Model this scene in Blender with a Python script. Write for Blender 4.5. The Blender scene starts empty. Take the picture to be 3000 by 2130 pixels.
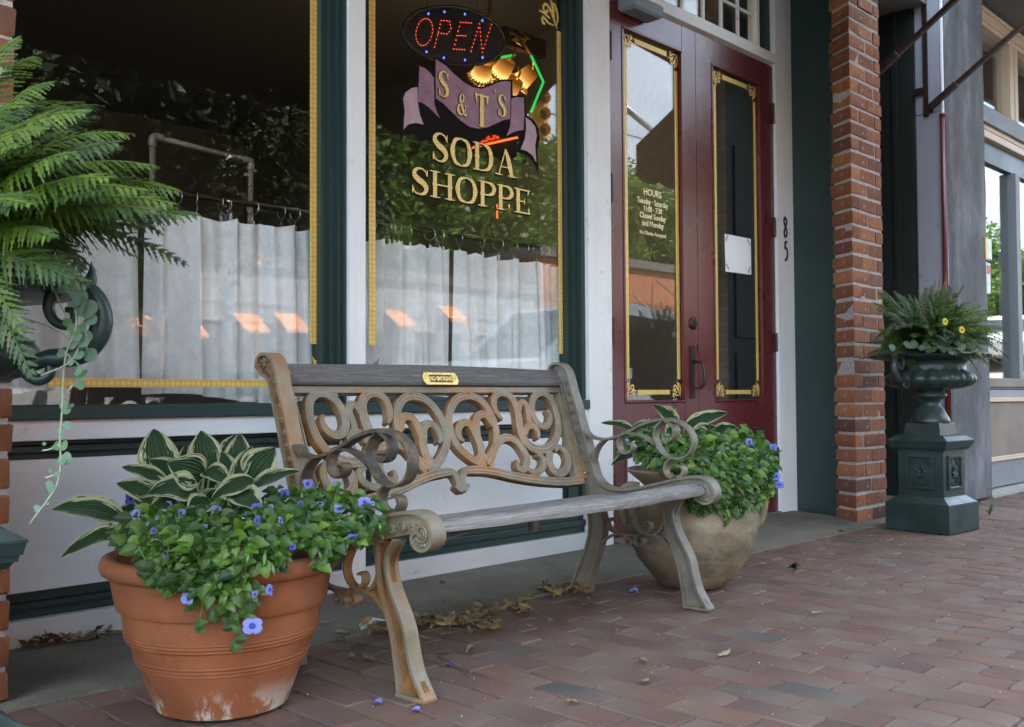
import bpy, bmesh, math, random
from math import sin, cos, pi, radians, sqrt, atan2
from mathutils import Vector as V, Matrix, noise
random.seed(7)
S = bpy.context.scene
COL = S.collection
# ---------------------------------------------------------------- camera
FP = 2926.3
cam = bpy.data.cameras.new('camera')
cam.sensor_width = 36.0
cam.lens = FP / 3000 * 36.0
cam.clip_start = 0.05
cam.clip_end = 400
camo = bpy.data.objects.new('camera', cam)
COL.objects.link(camo)
YAW, TILT, ROLL = radians(44.327), radians(1.839), radians(-0.2895)
F3 = V((cos(YAW) * cos(TILT), sin(YAW) * cos(TILT), sin(TILT)))
_r = V((sin(YAW), -cos(YAW), 0))
_u = _r.cross(F3)
R3 = _r * cos(ROLL) + _u * sin(ROLL)
U3 = -_r * sin(ROLL) + _u * cos(ROLL)
CAM = V((0, 0, 0.72))
camo.matrix_world = Matrix(((R3.x, U3.x, -F3.x, CAM.x), (R3.y, U3.y, -F3.y, CAM.y), (R3.z, U3.z, -F3.z, CAM.z), (0, 0, 0, 1)))
cam.dof.use_dof = True
cam.dof.focus_distance = 3.0
cam.dof.aperture_fstop = 10.0
S.camera = camo
# ---------------------------------------------------------------- light
world = bpy.data.worlds.new("World")
S.world = world
world.use_nodes = True
wn, wl = world.node_tree.nodes, world.node_tree.links
wn.clear()
SUN_EL, SUN_AZ = radians(57), radians(20)      # the sun stands behind the building row
sky = wn.new('ShaderNodeTexSky')
sky.sky_type = 'NISHITA'
sky.sun_disc = False
sky.sun_elevation = SUN_EL
sky.sun_rotation = SUN_AZ
tc = wn.new('ShaderNodeTexCoord')
mp = wn.new('ShaderNodeMapping')
mp.inputs['Scale'].default_value = (1, 1, 2.2)
wl.new(tc.outputs['Generated'], mp.inputs['Vector'])
cn = wn.new('ShaderNodeTexNoise')
cn.inputs['Scale'].default_value = 2.6
cn.inputs['Detail'].default_value = 8
cn.inputs['Roughness'].default_value = 0.55
wl.new(mp.outputs[0], cn.inputs['Vector'])
cr = wn.new('ShaderNodeValToRGB')
cr.color_ramp.elements[0].position = 0.42
cr.color_ramp.elements[1].position = 0.56
wl.new(cn.outputs[0], cr.inputs[0])
cc = wn.new('ShaderNodeMixRGB')
cc.inputs[2].default_value = (6.5, 7.5, 8.8, 1)
wl.new(cr.outputs[0], cc.inputs[0])
wl.new(sky.outputs[0], cc.inputs[1])
bg = wn.new('ShaderNodeBackground')
bg.inputs[1].default_value = 0.12
wl.new(cc.outputs[0], bg.inputs[0])
wo = wn.new('ShaderNodeOutputWorld')
wl.new(bg.outputs[0], wo.inputs[0])
sl = bpy.data.lights.new('sun', 'SUN')
sl.energy = 5.0
sl.angle = radians(0.5)
sl.color = (1, 0.94, 0.84)
so = bpy.data.objects.new('sun', sl)
COL.objects.link(so)
sd = V((sin(SUN_AZ) * cos(SUN_EL), cos(SUN_AZ) * cos(SUN_EL), sin(SUN_EL)))
so.rotation_euler = sd.to_track_quat('Z', 'Y').to_euler()
so.location = (0, 0, 30)
S.view_settings.view_transform = 'Standard'
S.view_settings.look = 'None'
S.view_settings.gamma = 1
S.view_settings.exposure = 2.95
S.view_settings.use_curve_mapping = False
S.cycles.max_bounces = 10
S.cycles.diffuse_bounces = 5
S.cycles.glossy_bounces = 5
S.cycles.transmission_bounces = 6
S.cycles.transparent_max_bounces = 24
S.cycles.caustics_reflective = False
S.cycles.caustics_refractive = False
# ---------------------------------------------------------------- helpers
def at(x, y, Y):
    """point on the vertical plane y = Y seen at photo position x, y"""
    d = F3 * FP + R3 * (x - 1500) - U3 * (y - 1065)
    return CAM + d * ((Y - CAM.y) / d.y)
def atd(x, y, dep):
    """point at distance dep along the view axis"""
    d = F3 + R3 * ((x - 1500) / FP) - U3 * ((y - 1065) / FP)
    return CAM + d * dep
class MB:
    """collects geometry for one mesh"""
    def __init__(s): s.v = []; s.f = []; s.uv = None
    def add(s, vs, fs, M=None):
        n = len(s.v)
        s.v += [tuple(M @ V(p)) if M is not None else tuple(p) for p in vs]
        s.f += [tuple(i + n for i in f) for f in fs]
        return s
    def box(s, a, b, bev=0.0, M=None):
        (x0, y0, z0), (x1, y1, z1) = a, b
        if bev:
            e = bev; vs = []
            for z, q in ((z0, e), (z0 + e, 0), (z1 - e, 0), (z1, e)):
                vs += [(x0 + q, y0 + q, z), (x1 - q, y0 + q, z), (x1 - q, y1 - q, z), (x0 + q, y1 - q, z)]
            fs = [(3, 2, 1, 0), (12, 13, 14, 15)]
            for k in range(3):
                fs += [(4 * k + i, 4 * k + (i + 1) % 4, 4 * k + 4 + (i + 1) % 4, 4 * k + 4 + i) for i in range(4)]
            return s.add(vs, fs, M)
        vs = [(x0, y0, z0), (x1, y0, z0), (x1, y1, z0), (x0, y1, z0), (x0, y0, z1), (x1, y0, z1), (x1, y1, z1), (x0, y1, z1)]
        return s.add(vs, [(3, 2, 1, 0), (4, 5, 6, 7), (0, 1, 5, 4), (1, 2, 6, 5), (2, 3, 7, 6), (3, 0, 4, 7)], M)
    def prism(s, poly, a, b, axis='y', M=None):
        """2D outline (u,v) pushed from a to b along axis; axis y -> (u, t, v)"""
        n = len(poly)
        def P(u, v, t): return {'y': (u, t, v), 'x': (t, u, v), 'z': (u, v, t)}[axis]
        vs = [P(u, v, a) for u, v in poly] + [P(u, v, b) for u, v in poly]
        fs = [tuple(range(n)), tuple(range(2 * n - 1, n - 1, -1))]
        fs += [(i, i + n, (i + 1) % n + n, (i + 1) % n) for i in range(n)]
        return s.add(vs, fs, M)
    def lathe(s, prof, seg=32, c=(0, 0, 0), fn=None, M=None):
        vs = []
        for r, z in prof:
            for k in range(seg):
                t = 2 * pi * k / seg
                rr = r + (fn(r, z, t) if fn else 0)
                vs.append((c[0] + rr * cos(t), c[1] + rr * sin(t), c[2] + z))
        fs = []
        for j in range(len(prof) - 1):
            for k in range(seg):
                k2 = (k + 1) % seg
                fs.append((j * seg + k, j * seg + k2, (j + 1) * seg + k2, (j + 1) * seg + k))
        return s.add(vs, fs, M)
    def tube(s, pts, r, seg=8, M=None, cap=True):
        pts = [V(p) for p in pts]
        n = len(pts)
        rs = r if isinstance(r, (list, tuple)) else [r] * n
        vs = []
        prev = None
        for i, p in enumerate(pts):
            d = (pts[min(i + 1, n - 1)] - pts[max(i - 1, 0)])
            d = d.normalized() if d.length > 1e-9 else V((0, 0, 1))
            if prev is None:
                a = d.cross(V((0, 0, 1)))
                if a.length < 0.1: a = d.cross(V((1, 0, 0)))
            else:
                a = prev - d * prev.dot(d)
            a.normalize(); prev = a
            b = d.cross(a)
            for k in range(seg):
                t = 2 * pi * k / seg
                vs.append(p + (a * cos(t) + b * sin(t)) * rs[i])
        fs = []
        for i in range(n - 1):
            for k in range(seg):
                k2 = (k + 1) % seg
                fs.append((i * seg + k, i * seg + k2, (i + 1) * seg + k2, (i + 1) * seg + k))
        if cap:
            fs.append(tuple(range(seg - 1, -1, -1))); fs.append(tuple((n - 1) * seg + k for k in range(seg)))
        return s.add(vs, fs, M)
    def ball(s, c, r, seg=10, rings=7, sc=(1, 1, 1)):
        prof = [(sin(pi * j / rings) * 1.0, -cos(pi * j / rings)) for j in range(rings + 1)]
        vs = []
        for a, z in prof:
            for k in range(seg):
                t = 2 * pi * k / seg
                vs.append((c[0] + r * sc[0] * a * cos(t), c[1] + r * sc[1] * a * sin(t), c[2] + r * sc[2] * z))
        fs = [(j * seg + k, j * seg + (k + 1) % seg, (j + 1) * seg + (k + 1) % seg, (j + 1) * seg + k) for j in range(rings) for k in range(seg)]
        return s.add(vs, fs)
    def mesh(s, name, smooth=None):
        me = bpy.data.meshes.new(name)
        me.from_pydata(s.v, [], s.f)
        me.validate(clean_customdata=False)
        me.update()
        if s.uv:
            l = me.uv_layers.new(name='uv')
            for lp in me.loops: l.data[lp.index].uv = s.uv[lp.vertex_index]
        if smooth:
            me.polygons.foreach_set('use_smooth', [True] * len(me.polygons))
            if smooth is not True:
                me.set_sharp_from_angle(angle=radians(smooth))
        return me
    def build(s, name, m, parent=None, smooth=None, loc=None):
        return obj(name, s.mesh(name, smooth), m, parent, loc)
def obj(name, me, m=None, parent=None, loc=None):
    if m is not None and not me.materials: me.materials.append(m)
    o = bpy.data.objects.new(name, me)
    COL.objects.link(o)
    if loc is not None: o.location = loc
    if parent is not None: o.parent = parent
    return o
def tag(o, label=None, cat=None, group=None, kind=None):
    if label: o['label'] = label
    if cat: o['category'] = cat
    if group: o['group'] = group
    if kind: o['kind'] = kind
    return o
def thing(name, loc, label, cat, group=None, rz=0):
    o = bpy.data.objects.new(name, None)
    o.empty_display_size = 0.1
    COL.objects.link(o)
    o.location = loc
    o.rotation_euler = (0, 0, rz)
    return tag(o, label, cat, group)
def sub(name, parent, loc=(0, 0, 0)):
    o = bpy.data.objects.new(name, None); COL.objects.link(o); o.parent = parent; o.location = loc
    return o
def copy_tree(o, parent=None):
    c = o.copy(); COL.objects.link(c)
    if parent is not None: c.parent = parent
    for ch in list(o.children): copy_tree(ch, c)
    return c
def smooth_path(p, k=5, closed=False):
    """Catmull-Rom"""
    p = [V(q) for q in p]
    out = []
    n = len(p)
    for i in range(n if closed else n - 1):
        a, b, c, d = (p[i - 1] if (i or closed) else p[0] * 2 - p[1]), p[i], p[(i + 1) % n], (p[(i + 2) % n] if (i + 2 < n or closed) else p[-1] * 2 - p[-2])
        for j in range(k):
            t = j / k
            out.append(((b * 2) + (c - a) * t + (a * 2 - b * 5 + c * 4 - d) * t * t + (b * 3 - a - c * 3 + d) * t ** 3) * 0.5)
    if not closed: out.append(p[-1])
    return out
def ribbon(mb, pts, w, t, prof='flat', M=None, k=5, zoff=0.0):
    """a band following a 2D path; w = in-plane width (number or per-key list), t = out-of-plane depth.
    profile 'cast' has a bevelled face with a sunk groove along it."""
    if len(pts[0]) == 2: pts = [(a, b, 0) for a, b in pts]
    n0 = len(pts)
    ws = w if isinstance(w, (list, tuple)) else [w] * n0
    P = smooth_path(pts, k)
    n = len(P)
    W = []
    for i in range(n):
        f = i / (n - 1) * (n0 - 1); a = int(min(f, n0 - 2)); q = f - a
        W.append(ws[a] * (1 - q) + ws[a + 1] * q)
    h = t / 2
    if prof == 'cast':
        e = 0.10
        sec = [(-.5, -h), (-.5, h - .0035), (-.5 + e * .8, h), (-.25, h), (-.20, h - .0018), (-.15, h), (.15, h), (.20, h - .0018), (.25, h), (.5 - e * .8, h), (.5, h - .0035), (.5, -h)]
    elif prof == 'soft':
        sec = [(-.5, -h * .6), (-.5, h * .6), (-.3, h), (.3, h), (.5, h * .6), (.5, -h * .6), (.3, -h), (-.3, -h)]
    else:
        sec = [(-.5, -h), (-.5, h), (.5, h), (.5, -h)]
    vs = []; m = len(sec)
    for i, p in enumerate(P):
        d = P[min(i + 1, n - 1)] - P[max(i - 1, 0)]
        d.z = 0; d = d.normalized() if d.length > 1e-9 else V((1, 0, 0))
        nn = V((-d.y, d.x, 0))
        for a, b in sec:
            q = p + nn * (a * W[i])
            vs.append((q.x, q.y, b + zoff + p.z))
    fs = []
    for i in range(n - 1):
        for j in range(m):
            j2 = (j + 1) % m
            fs.append((i * m + j, (i + 1) * m + j, (i + 1) * m + j2, i * m + j2))
    fs.append(tuple(range(m))); fs.append(tuple((n - 1) * m + j for j in range(m - 1, -1, -1)))
    mb.add(vs, fs, M)
def fr(o, x, y, z):
    """matrix from origin and three axes"""
    return Matrix(((x[0], y[0], z[0], o[0]), (x[1], y[1], z[1], o[1]), (x[2], y[2], z[2], o[2]), (0, 0, 0, 1)))
# ---------------------------------------------------------------- materials
class NT:
    def __init__(s, name):
        s.m = bpy.data.materials.new(name); s.m.use_nodes = True
        s.n = s.m.node_tree.nodes; s.l = s.m.node_tree.links
        s.n.clear()
        s.out = s.n.new('ShaderNodeOutputMaterial')
        s.co = s.n.new('ShaderNodeTexCoord')
    def new(s, t, **k):
        n = s.n.new(t)
        for a, b in k.items():
            if a.startswith('i_'):
                n.inputs[int(a[2:]) if a[2:].isdigit() else a[2:].replace('_', ' ')].default_value = b
            else: setattr(n, a, b)
        return n
    def link(s, a, b): s.l.new(a, b)
    def noise(s, scale, detail=4, rough=.5, stretch=(1, 1, 1), space='Object', dist=0):
        mp = s.new('ShaderNodeMapping'); mp.inputs['Scale'].default_value = stretch
        s.link(s.co.outputs[space], mp.inputs['Vector'])
        n = s.new('ShaderNodeTexNoise'); n.inputs['Scale'].default_value = scale; n.inputs['Detail'].default_value = detail
        n.inputs['Roughness'].default_value = rough; n.inputs['Distortion'].default_value = dist
        s.link(mp.outputs[0], n.inputs['Vector']); return n.outputs[0]
    def ramp(s, src, stops):
        r = s.new('ShaderNodeValToRGB'); e = r.color_ramp.elements
        while len(e) < len(stops): e.new(0.5)
        for i, (p, c) in enumerate(stops):
            e[i].position = p
            e[i].color = (c, c, c, 1) if isinstance(c, (int, float)) else (*c, 1)
        s.link(src, r.inputs[0]); return r.outputs[0]
    def mix(s, f, a, b, mode='MIX'):
        n = s.new('ShaderNodeMixRGB', blend_type=mode)
        for i, v in ((0, f), (1, a), (2, b)):
            if hasattr(v, 'is_output'): s.link(v, n.inputs[i])
            else: n.inputs[i].default_value = v if (i == 0) else (*v, 1) if len(v) == 3 else v
        return n.outputs[0]
    def math(s, op, a, b=0.0):
        n = s.new('ShaderNodeMath', operation=op)
        for i, v in ((0, a), (1, b)):
            if hasattr(v, 'is_output'): s.link(v, n.inputs[i])
            else: n.inputs[i].default_value = v
        return n.outputs[0]
    def rand(s):
        """a number per object and per loose piece"""
        oi = s.new('ShaderNodeObjectInfo'); ge = s.new('ShaderNodeNewGeometry')
        return s.math('FRACT', s.math('ADD', oi.outputs['Random'], s.math('MULTIPLY', ge.outputs['Random Per Island'], 7.31)))
    def bsdf(s, col, rough=.6, metal=0.0, bump=None, bstr=.3, bdist=.002, spec=.5, **k):
        b = s.new('ShaderNodeBsdfPrincipled')
        for nm, v in (('Base Color', col), ('Roughness', rough), ('Metallic', metal), ('Specular IOR Level', spec)):
            if hasattr(v, 'is_output'): s.link(v, b.inputs[nm])
            else: b.inputs[nm].default_value = (*v, 1) if isinstance(v, tuple) and len(v) == 3 else v
        for nm, v in k.items(): b.inputs[nm.replace('_', ' ')].default_value = v
        if bump is not None:
            bp = s.new('ShaderNodeBump'); bp.inputs['Strength'].default_value = bstr; bp.inputs['Distance'].default_value = bdist
            s.link(bump, bp.inputs['Height']); s.link(bp.outputs[0], b.inputs['Normal'])
        s.b = b
        return b.outputs[0]
    def done(s, sh): s.link(sh, s.out.inputs[0]); return s.m
def paint(name, col, rough=.45, grain=(1, 1, .06), var=.12, dirt=None, spec=.5, dscale=6):
    """brush-painted wood: faint grain relief, uneven tone, some dirt"""
    t = NT(name)
    g = t.noise(60, 4, .6, grain)
    big = t.noise(2.3, 5, .6)
    c = t.mix(t.ramp(big, [(.3, 0), (.7, var * 4)]), col, tuple(x * .78 for x in col))
    c = t.mix(t.ramp(g, [(.35, .18), (.6, 0)]), c, tuple(x * .7 for x in col))
    if dirt:
        d = t.ramp(t.noise(dscale, 10, .75, dist=.6), [(.60, 0), (.70, .55)])
        c = t.mix(d, c, dirt)
        d2 = t.ramp(t.noise(90, 3, .6), [(.69, 0), (.74, .7)])
        c = t.mix(d2, c, tuple(x * .35 for x in col))
    r = t.ramp(big, [(.2, rough * .85), (.8, min(1, rough * 1.25))])
    h = t.mix(.5, g, t.noise(14, 6, .6))
    return t.done(t.bsdf(c, r, bump=h, bstr=.35, bdist=.0025, spec=spec))
def plain(name, col, rough=.6, metal=0.0, var=.15, bump=.15, sc=20, spec=.5):
    t = NT(name)
    n = t.noise(sc, 5, .6)
    c = t.mix(t.ramp(n, [(.3, 0), (.7, 1)]), tuple(x * (1 - var) for x in col), tuple(min(1, x * (1 + var)) for x in col))
    return t.done(t.bsdf(c, rough, metal, bump=n, bstr=bump, spec=spec))
def emit(name, col, st):
    t = NT(name)
    e = t.new('ShaderNodeEmission'); e.inputs[0].default_value = (*col, 1); e.inputs[1].default_value = st
    return t.done(e.outputs[0])
M = {}
M['white'] = paint('white_paint', (.80, .815, .825), .5, (.06, 1, 1), dirt=(.22, .21, .19))
M['whitev'] = paint('white_paint_post', (.80, .81, .81), .5, (1, 1, .05), dirt=(.25, .24, .22))
M['grimy'] = paint('white_paint_grimy', (.6, .6, .6), .6, (.06, 1, 1), var=.2, dirt=(.10, .10, .10), dscale=9)
M['green'] = paint('dark_green_paint', (.015, .037, .034), .42, (1, 1, .05), dirt=(.05, .06, .05))
M['greenh'] = paint('dark_green_paint_sill', (.020, .048, .044), .5, (.05, 1, 1), var=.25, dirt=(.09, .11, .10))
M['maroon'] = paint('maroon_paint', (.105, .014, .017), .27, (1, 1, .10), var=.05, dirt=(.09, .02, .02), spec=.6)
M['lilac'] = paint('lilac_grey_paint', (.30, .31, .37), .6, (1, 1, .05), dirt=(.12, .11, .10))
M['brown'] = plain('brown_interior_wood', (.06, .03, .018), .5)
M['cream'] = paint('cream_moulding_paint', (.62, .46, .31), .45, (.06, 1, 1))
M['tan'] = paint('tan_painted_panel', (.24, .19, .15), .6, (1, 1, .05), var=.35, dirt=(.14, .11, .08))
M['greyblue'] = paint('blue_grey_paint', (.20, .22, .24), .55, (.06, 1, 1))
M['black'] = plain('black_metal', (.012, .012, .012), .4, 0, .2)
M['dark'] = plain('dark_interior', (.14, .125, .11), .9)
M['flatblack'] = plain('flat_black_paint', (.010, .009, .009), .95, 0, 0, 0, spec=.1)
M['steel'] = plain('steel', (.45, .45, .45), .28, 1)
M['brass'] = plain('brass_plate', (.62, .44, .14), .35, .9, .3, .3, 60)
M['bronze'] = plain('dark_bronze', (.055, .035, .025), .4, .7, .4, .3, 40)
M['pvc'] = plain('brown_pvc_pipe', (.20, .17, .13), .4, 0, .1)
M['soil'] = plain('potting_soil', (.018, .013, .01), .95, 0, .5, 1, 60)
M['paper'] = plain('paper', (.78, .79, .82), .7, 0, .03)
M['tape'] = plain('grey_tape', (.28, .31, .31), .4, 0, .1)
# gilded stripe: engine-turned gold leaf
def goldmat(name, sx, sz, rough=.42):
    t = NT(name)
    mp = t.new('ShaderNodeMapping'); mp.inputs['Scale'].default_value = (sx, sx, sz)
    t.link(t.co.outputs['Object'], mp.inputs['Vector'])
    ch = t.new('ShaderNodeTexVoronoi'); ch.feature = 'F1'; ch.inputs['Scale'].default_value = 1
    ch.inputs['Randomness'].default_value = .12
    t.link(mp.outputs[0], ch.inputs['Vector'])
    c = t.mix(t.ramp(ch.outputs['Distance'], [(.15, 0), (.6, 1)]), (.95, .72, .24), (.66, .44, .11))
    return t.done(t.bsdf(c, rough, .25, bump=ch.outputs['Distance'], bstr=.6, bdist=.003))
M['gold'] = goldmat('gold_leaf', 55, 55)
M['gold2'] = goldmat('gold_leaf_letters', 90, 90)
# brick
def brickmat(name, stops, rough=.85, bstr=.8, soot=.3, lime=.0):
    t = NT(name)
    c = t.ramp(t.rand(), stops)
    n1 = t.noise(26, 8, .7); n2 = t.noise(160, 3, .6); n3 = t.noise(3.1, 5, .6)
    c = t.mix(t.ramp(n1, [(.35, 0), (.75, .55)]), c, (.055, .028, .022))
    c = t.mix(t.ramp(n3, [(.45, 0), (.75, soot)]), c, (.045, .035, .032))
    c = t.mix(t.ramp(n2, [(.62, 0), (.72, .35)]), c, (.35, .30, .27))
    if lime: c = t.mix(t.ramp(t.noise(11, 9, .8), [(.60, 0), (.68, lime)]), c, (.42, .39, .38))
    return t.done(t.bsdf(c, rough, bump=t.mix(.4, n1, n2), bstr=bstr, bdist=.006, spec=.3))
M['brick'] = brickmat('old_red_brick', [(0, (.17, .056, .028)), (.3, (.27, .090, .036)), (.5, (.35, .125, .046)), (.72, (.11, .044, .030)), (.85, (.40, .165, .062)), (1, (.21, .08, .04))], lime=.6)
M['mortar'] = plain('lime_mortar', (.33, .30, .28), .95, 0, .35, 1, 70)
def pavermat():
    t = NT('clay_paver')
    rd = t.rand()
    c = t.ramp(rd, [(0, (.122, .060, .042)), (.15, (.155, .085, .062)), (.3, (.180, .086, .058)), (.45, (.132, .070, .052)), (.6, (.168, .096, .072)), (.75, (.110, .062, .048)), (.88, (.188, .098, .062)), (.955, (.140, .088, .052)), (.98, (.092, .086, .074)), (1, (.074, .072, .064))])
    n1 = t.noise(9, 9, .65); n2 = t.noise(230, 3, .7); n3 = t.noise(1.1, 6, .6)
    c = t.mix(t.ramp(n1, [(.35, 0), (.70, .7)]), c, (.085, .060, .046))
    c = t.mix(t.ramp(n3, [(.45, .0), (.62, .45)]), c, (.215, .158, .122))
    c = t.mix(t.ramp(t.noise(6, 10, .8), [(.60, 0), (.68, .5)]), c, (.045, .038, .034))
    sy = t.new('ShaderNodeSeparateXYZ'); t.link(t.co.outputs['Object'], sy.inputs[0])
    c = t.mix(t.ramp(n2, [(.58, 0), (.72, .45)]), c, (.05, .04, .038))
    c = t.mix(t.ramp(t.noise(70, 3, .6), [(.70, 0), (.74, .5)]), c, (.26, .22, .20))
    c = t.mix(t.ramp(t.noise(3.3, 4, .5), [(.66, 0), (.74, .45)]), c, (.055, .05, .045))
    h = t.mix(.55, n1, n2)
    return t.done(t.bsdf(c, t.ramp(n1, [(.2, .62), (.8, .85)]), bump=h, bstr=.55, bdist=.003, spec=.35))
M['paver'] = pavermat()
M['sand'] = plain('joint_sand', (.065, .056, .048), .98, 0, .5, 1, 150)
def concrete(name, c0, c1, sc=5):
    t = NT(name)
    n1 = t.noise(sc, 10, .7); n2 = t.noise(260, 3, .7); n3 = t.noise(1.6, 5, .6)
    c = t.mix(t.ramp(n1, [(.3, 0), (.7, 1)]), c0, c1)
    c = t.mix(t.ramp(n2, [(.5, 0), (.68, .7)]), c, tuple(x * .35 for x in c0))
    c = t.mix(t.ramp(n2, [(.30, .4), (.42, 0)]), c, tuple(min(1, x * 2.0) for x in c1))
    c = t.mix(t.ramp(n3, [(.45, 0), (.7, .45)]), c, tuple(x * .55 for x in c0))
    return t.done(t.bsdf(c, .9, bump=t.mix(.6, n1, n2), bstr=.6, bdist=.004, spec=.25))
M['slab'] = concrete('worn_concrete', (.125, .115, .088), (.215, .20, .155))
M['stucco'] = None
def stucco():
    t = NT('dark_grey_stucco')
    n1 = t.noise(3.0, 10, .68, (1, 1, .45)); n2 = t.noise(120, 4, .6)
    c = t.ramp(n1, [(.32, (.035, .036, .040)), (.5, (.075, .077, .084)), (.68, (.18, .19, .205))])
    return t.done(t.bsdf(c, .75, bump=t.mix(.5, n1, n2), bstr=.8, bdist=.006))
M['stucco'] = stucco()
def terracotta():
    t = NT('terracotta')
    n1 = t.noise(5, 8, .65); n2 = t.noise(180, 3, .6); n3 = t.noise(9, 8, .7, (1, 1, .35))
    c = t.ramp(n1, [(.3, (.19, .060, .025)), (.5, (.28, .095, .038)), (.7, (.36, .13, .053))])
    sx = t.new('ShaderNodeSeparateXYZ'); t.link(t.co.outputs['Object'], sx.inputs[0])
    low = t.ramp(sx.outputs[2], [(.01, 1), (.085, 0)])
    hi = t.ramp(sx.outputs[2], [(.20, 0), (.27, 1)])
    lime = t.math('MULTIPLY', low, t.ramp(n3, [(.46, 0), (.52, 1)]))
    c = t.mix(lime, c, (.55, .50, .42))
    lime2 = t.math('MULTIPLY', hi, t.ramp(t.noise(6, 9, .75, (1, 1, .5)), [(.5, 0), (.72, .75)]))
    c = t.mix(lime2, c, (.20, .105, .08))
    st = t.math('MULTIPLY', hi, t.ramp(t.noise(7, 7, .7, (1, 1, .2)), [(.58, 0), (.70, .6)]))
    c = t.mix(st, c, (.10, .045, .025))
    c = t.mix(t.ramp(n2, [(.66, 0), (.72, .4)]), c, (.5, .35, .26))
    return t.done(t.bsdf(c, .8, bump=t.mix(.5, n1, n2), bstr=.25, bdist=.002, spec=.3))
M['terracotta'] = terracotta()
def claypot():
    t = NT('aged_clay')
    n1 = t.noise(4, 9, .7, (1, 1, 1.8)); n2 = t.noise(150, 3, .6); n3 = t.noise(2.2, 6, .6, (1, 1, 2.4))
    c = t.ramp(n1, [(.32, (.085, .064, .040)), (.5, (.21, .165, .108)), (.68, (.36, .31, .225))])
    c = t.mix(t.ramp(n3, [(.45, 0), (.7, .7)]), c, (.30, .155, .095))
    c = t.mix(t.ramp(t.noise(9, 8, .7), [(.55, 0), (.72, .5)]), c, (.26, .27, .20))
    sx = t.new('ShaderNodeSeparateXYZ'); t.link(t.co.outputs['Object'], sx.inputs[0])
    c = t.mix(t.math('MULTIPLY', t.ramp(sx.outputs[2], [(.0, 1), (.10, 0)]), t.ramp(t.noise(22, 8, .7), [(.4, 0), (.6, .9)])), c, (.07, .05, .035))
    return t.done(t.bsdf(c, .8, bump=t.mix(.4, n1, n2), bstr=.5, bdist=.003, spec=.25))
M['clay'] = claypot()
def castiron(name, rust=.5, base=((.20, .185, .15), (.34, .32, .265))):
    t = NT(name)
    n1 = t.noise(11, 8, .7); n2 = t.noise(220, 2, .5); n3 = t.noise(4.5, 7, .7, (1, 1, .4)); n4 = t.noise(30, 6, .7)
    c = t.mix(t.ramp(n1, [(.3, 0), (.7, 1)]), base[0], base[1])
    r = t.ramp(n3, [(.62 - rust * .25, 0), (.80 - rust * .2, .85)])
    c = t.mix(r, c, (.40, .155, .035))
    c = t.mix(t.ramp(n4, [(.50, 0), (.66, .75)]), c, (.24, .14, .05))
    return t.done(t.bsdf(c, .55, .15, bump=t.mix(.5, n1, n2), bstr=.35, bdist=.0015))
M['iron'] = castiron('rusty_cast_iron', .6, ((.135, .112, .068), (.27, .245, .18)))
M['iron2'] = castiron('weathered_cast_iron', .12, ((.095, .088, .070), (.20, .19, .155)))
M['irondark'] = castiron('dark_worn_cast_iron', .15, ((.035, .030, .026), (.11, .095, .075)))
def rustmat():
    t = NT('rust_and_recess_shade')
    n1 = t.noise(18, 8, .7); n2 = t.noise(5, 6, .6)
    c = t.ramp(n1, [(.3, (.075, .040, .020)), (.5, (.17, .080, .028)), (.7, (.30, .135, .040))])
    c = t.mix(t.ramp(n2, [(.45, 0), (.7, .6)]), c, (.18, .155, .115))
    return t.done(t.bsdf(c, .8, bump=n1, bstr=.5, bdist=.002, spec=.2))
M['rust'] = rustmat()  # rust on the scroll sides, and painted recess shade on the left webs
def irongreen():
    t = NT('green_cast_iron')
    n1 = t.noise(28, 8, .7); n2 = t.noise(5, 7, .7); n3 = t.noise(9, 10, .8)
    c = t.ramp(n2, [(.35, (.008, .018, .016)), (.65, (.017, .038, .035))])
    c = t.mix(t.ramp(n3, [(.60, 0), (.66, .6)]), c, (.035, .055, .046))
    c = t.mix(t.ramp(n1, [(.66, 0), (.70, .7)]), c, (.06, .035, .02))
    ge = t.new('ShaderNodeNewGeometry'); sx = t.new('ShaderNodeSeparateXYZ'); t.link(ge.outputs['Normal'], sx.inputs[0])
    c = t.mix(t.math('MULTIPLY', t.ramp(sx.outputs[2], [(.35, 0), (.9, .5)]), t.ramp(n2, [(.4, .3), (.6, 1)])), c, (.10, .115, .10))
    return t.done(t.bsdf(c, t.ramp(n2, [(.3, .28), (.7, .5)]), .05, bump=n1, bstr=.45, bdist=.002))
M['irong'] = irongreen()
def oldwood():
    t = NT('weathered_grey_oak')
    mp = t.new('ShaderNodeMapping'); mp.inputs['Scale'].default_value = (2.2, 26, 26)
    t.link(t.co.outputs['Object'], mp.inputs['Vector'])
    w = t.new('ShaderNodeTexNoise'); w.inputs['Scale'].default_value = 1.6; w.inputs['Detail'].default_value = 7; w.inputs['Distortion'].default_value = 2.2; w.inputs['Roughness'].default_value = .65
    t.link(mp.outputs[0], w.inputs['Vector'])
    fine = t.noise(8, 5, .6, (1.2, 60, 60), dist=.5)
    g = t.math('FRACT', t.math('MULTIPLY', w.outputs[0], 9.0))
    gr = t.ramp(g, [(.0, 0), (.08, 1), (.9, 1), (1, 0)])
    c = t.ramp(fine, [(.3, (.070, .065, .062)), (.5, (.125, .118, .112)), (.7, (.20, .19, .18))])
    c = t.mix(t.math('MULTIPLY', t.math('SUBTRACT', 1.0, gr), .75), c, (.05, .043, .038))
    return t.done(t.bsdf(c, .85, bump=t.mix(.5, gr, fine), bstr=.6, bdist=.002, spec=.25))
M['oak'] = oldwood()
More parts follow.
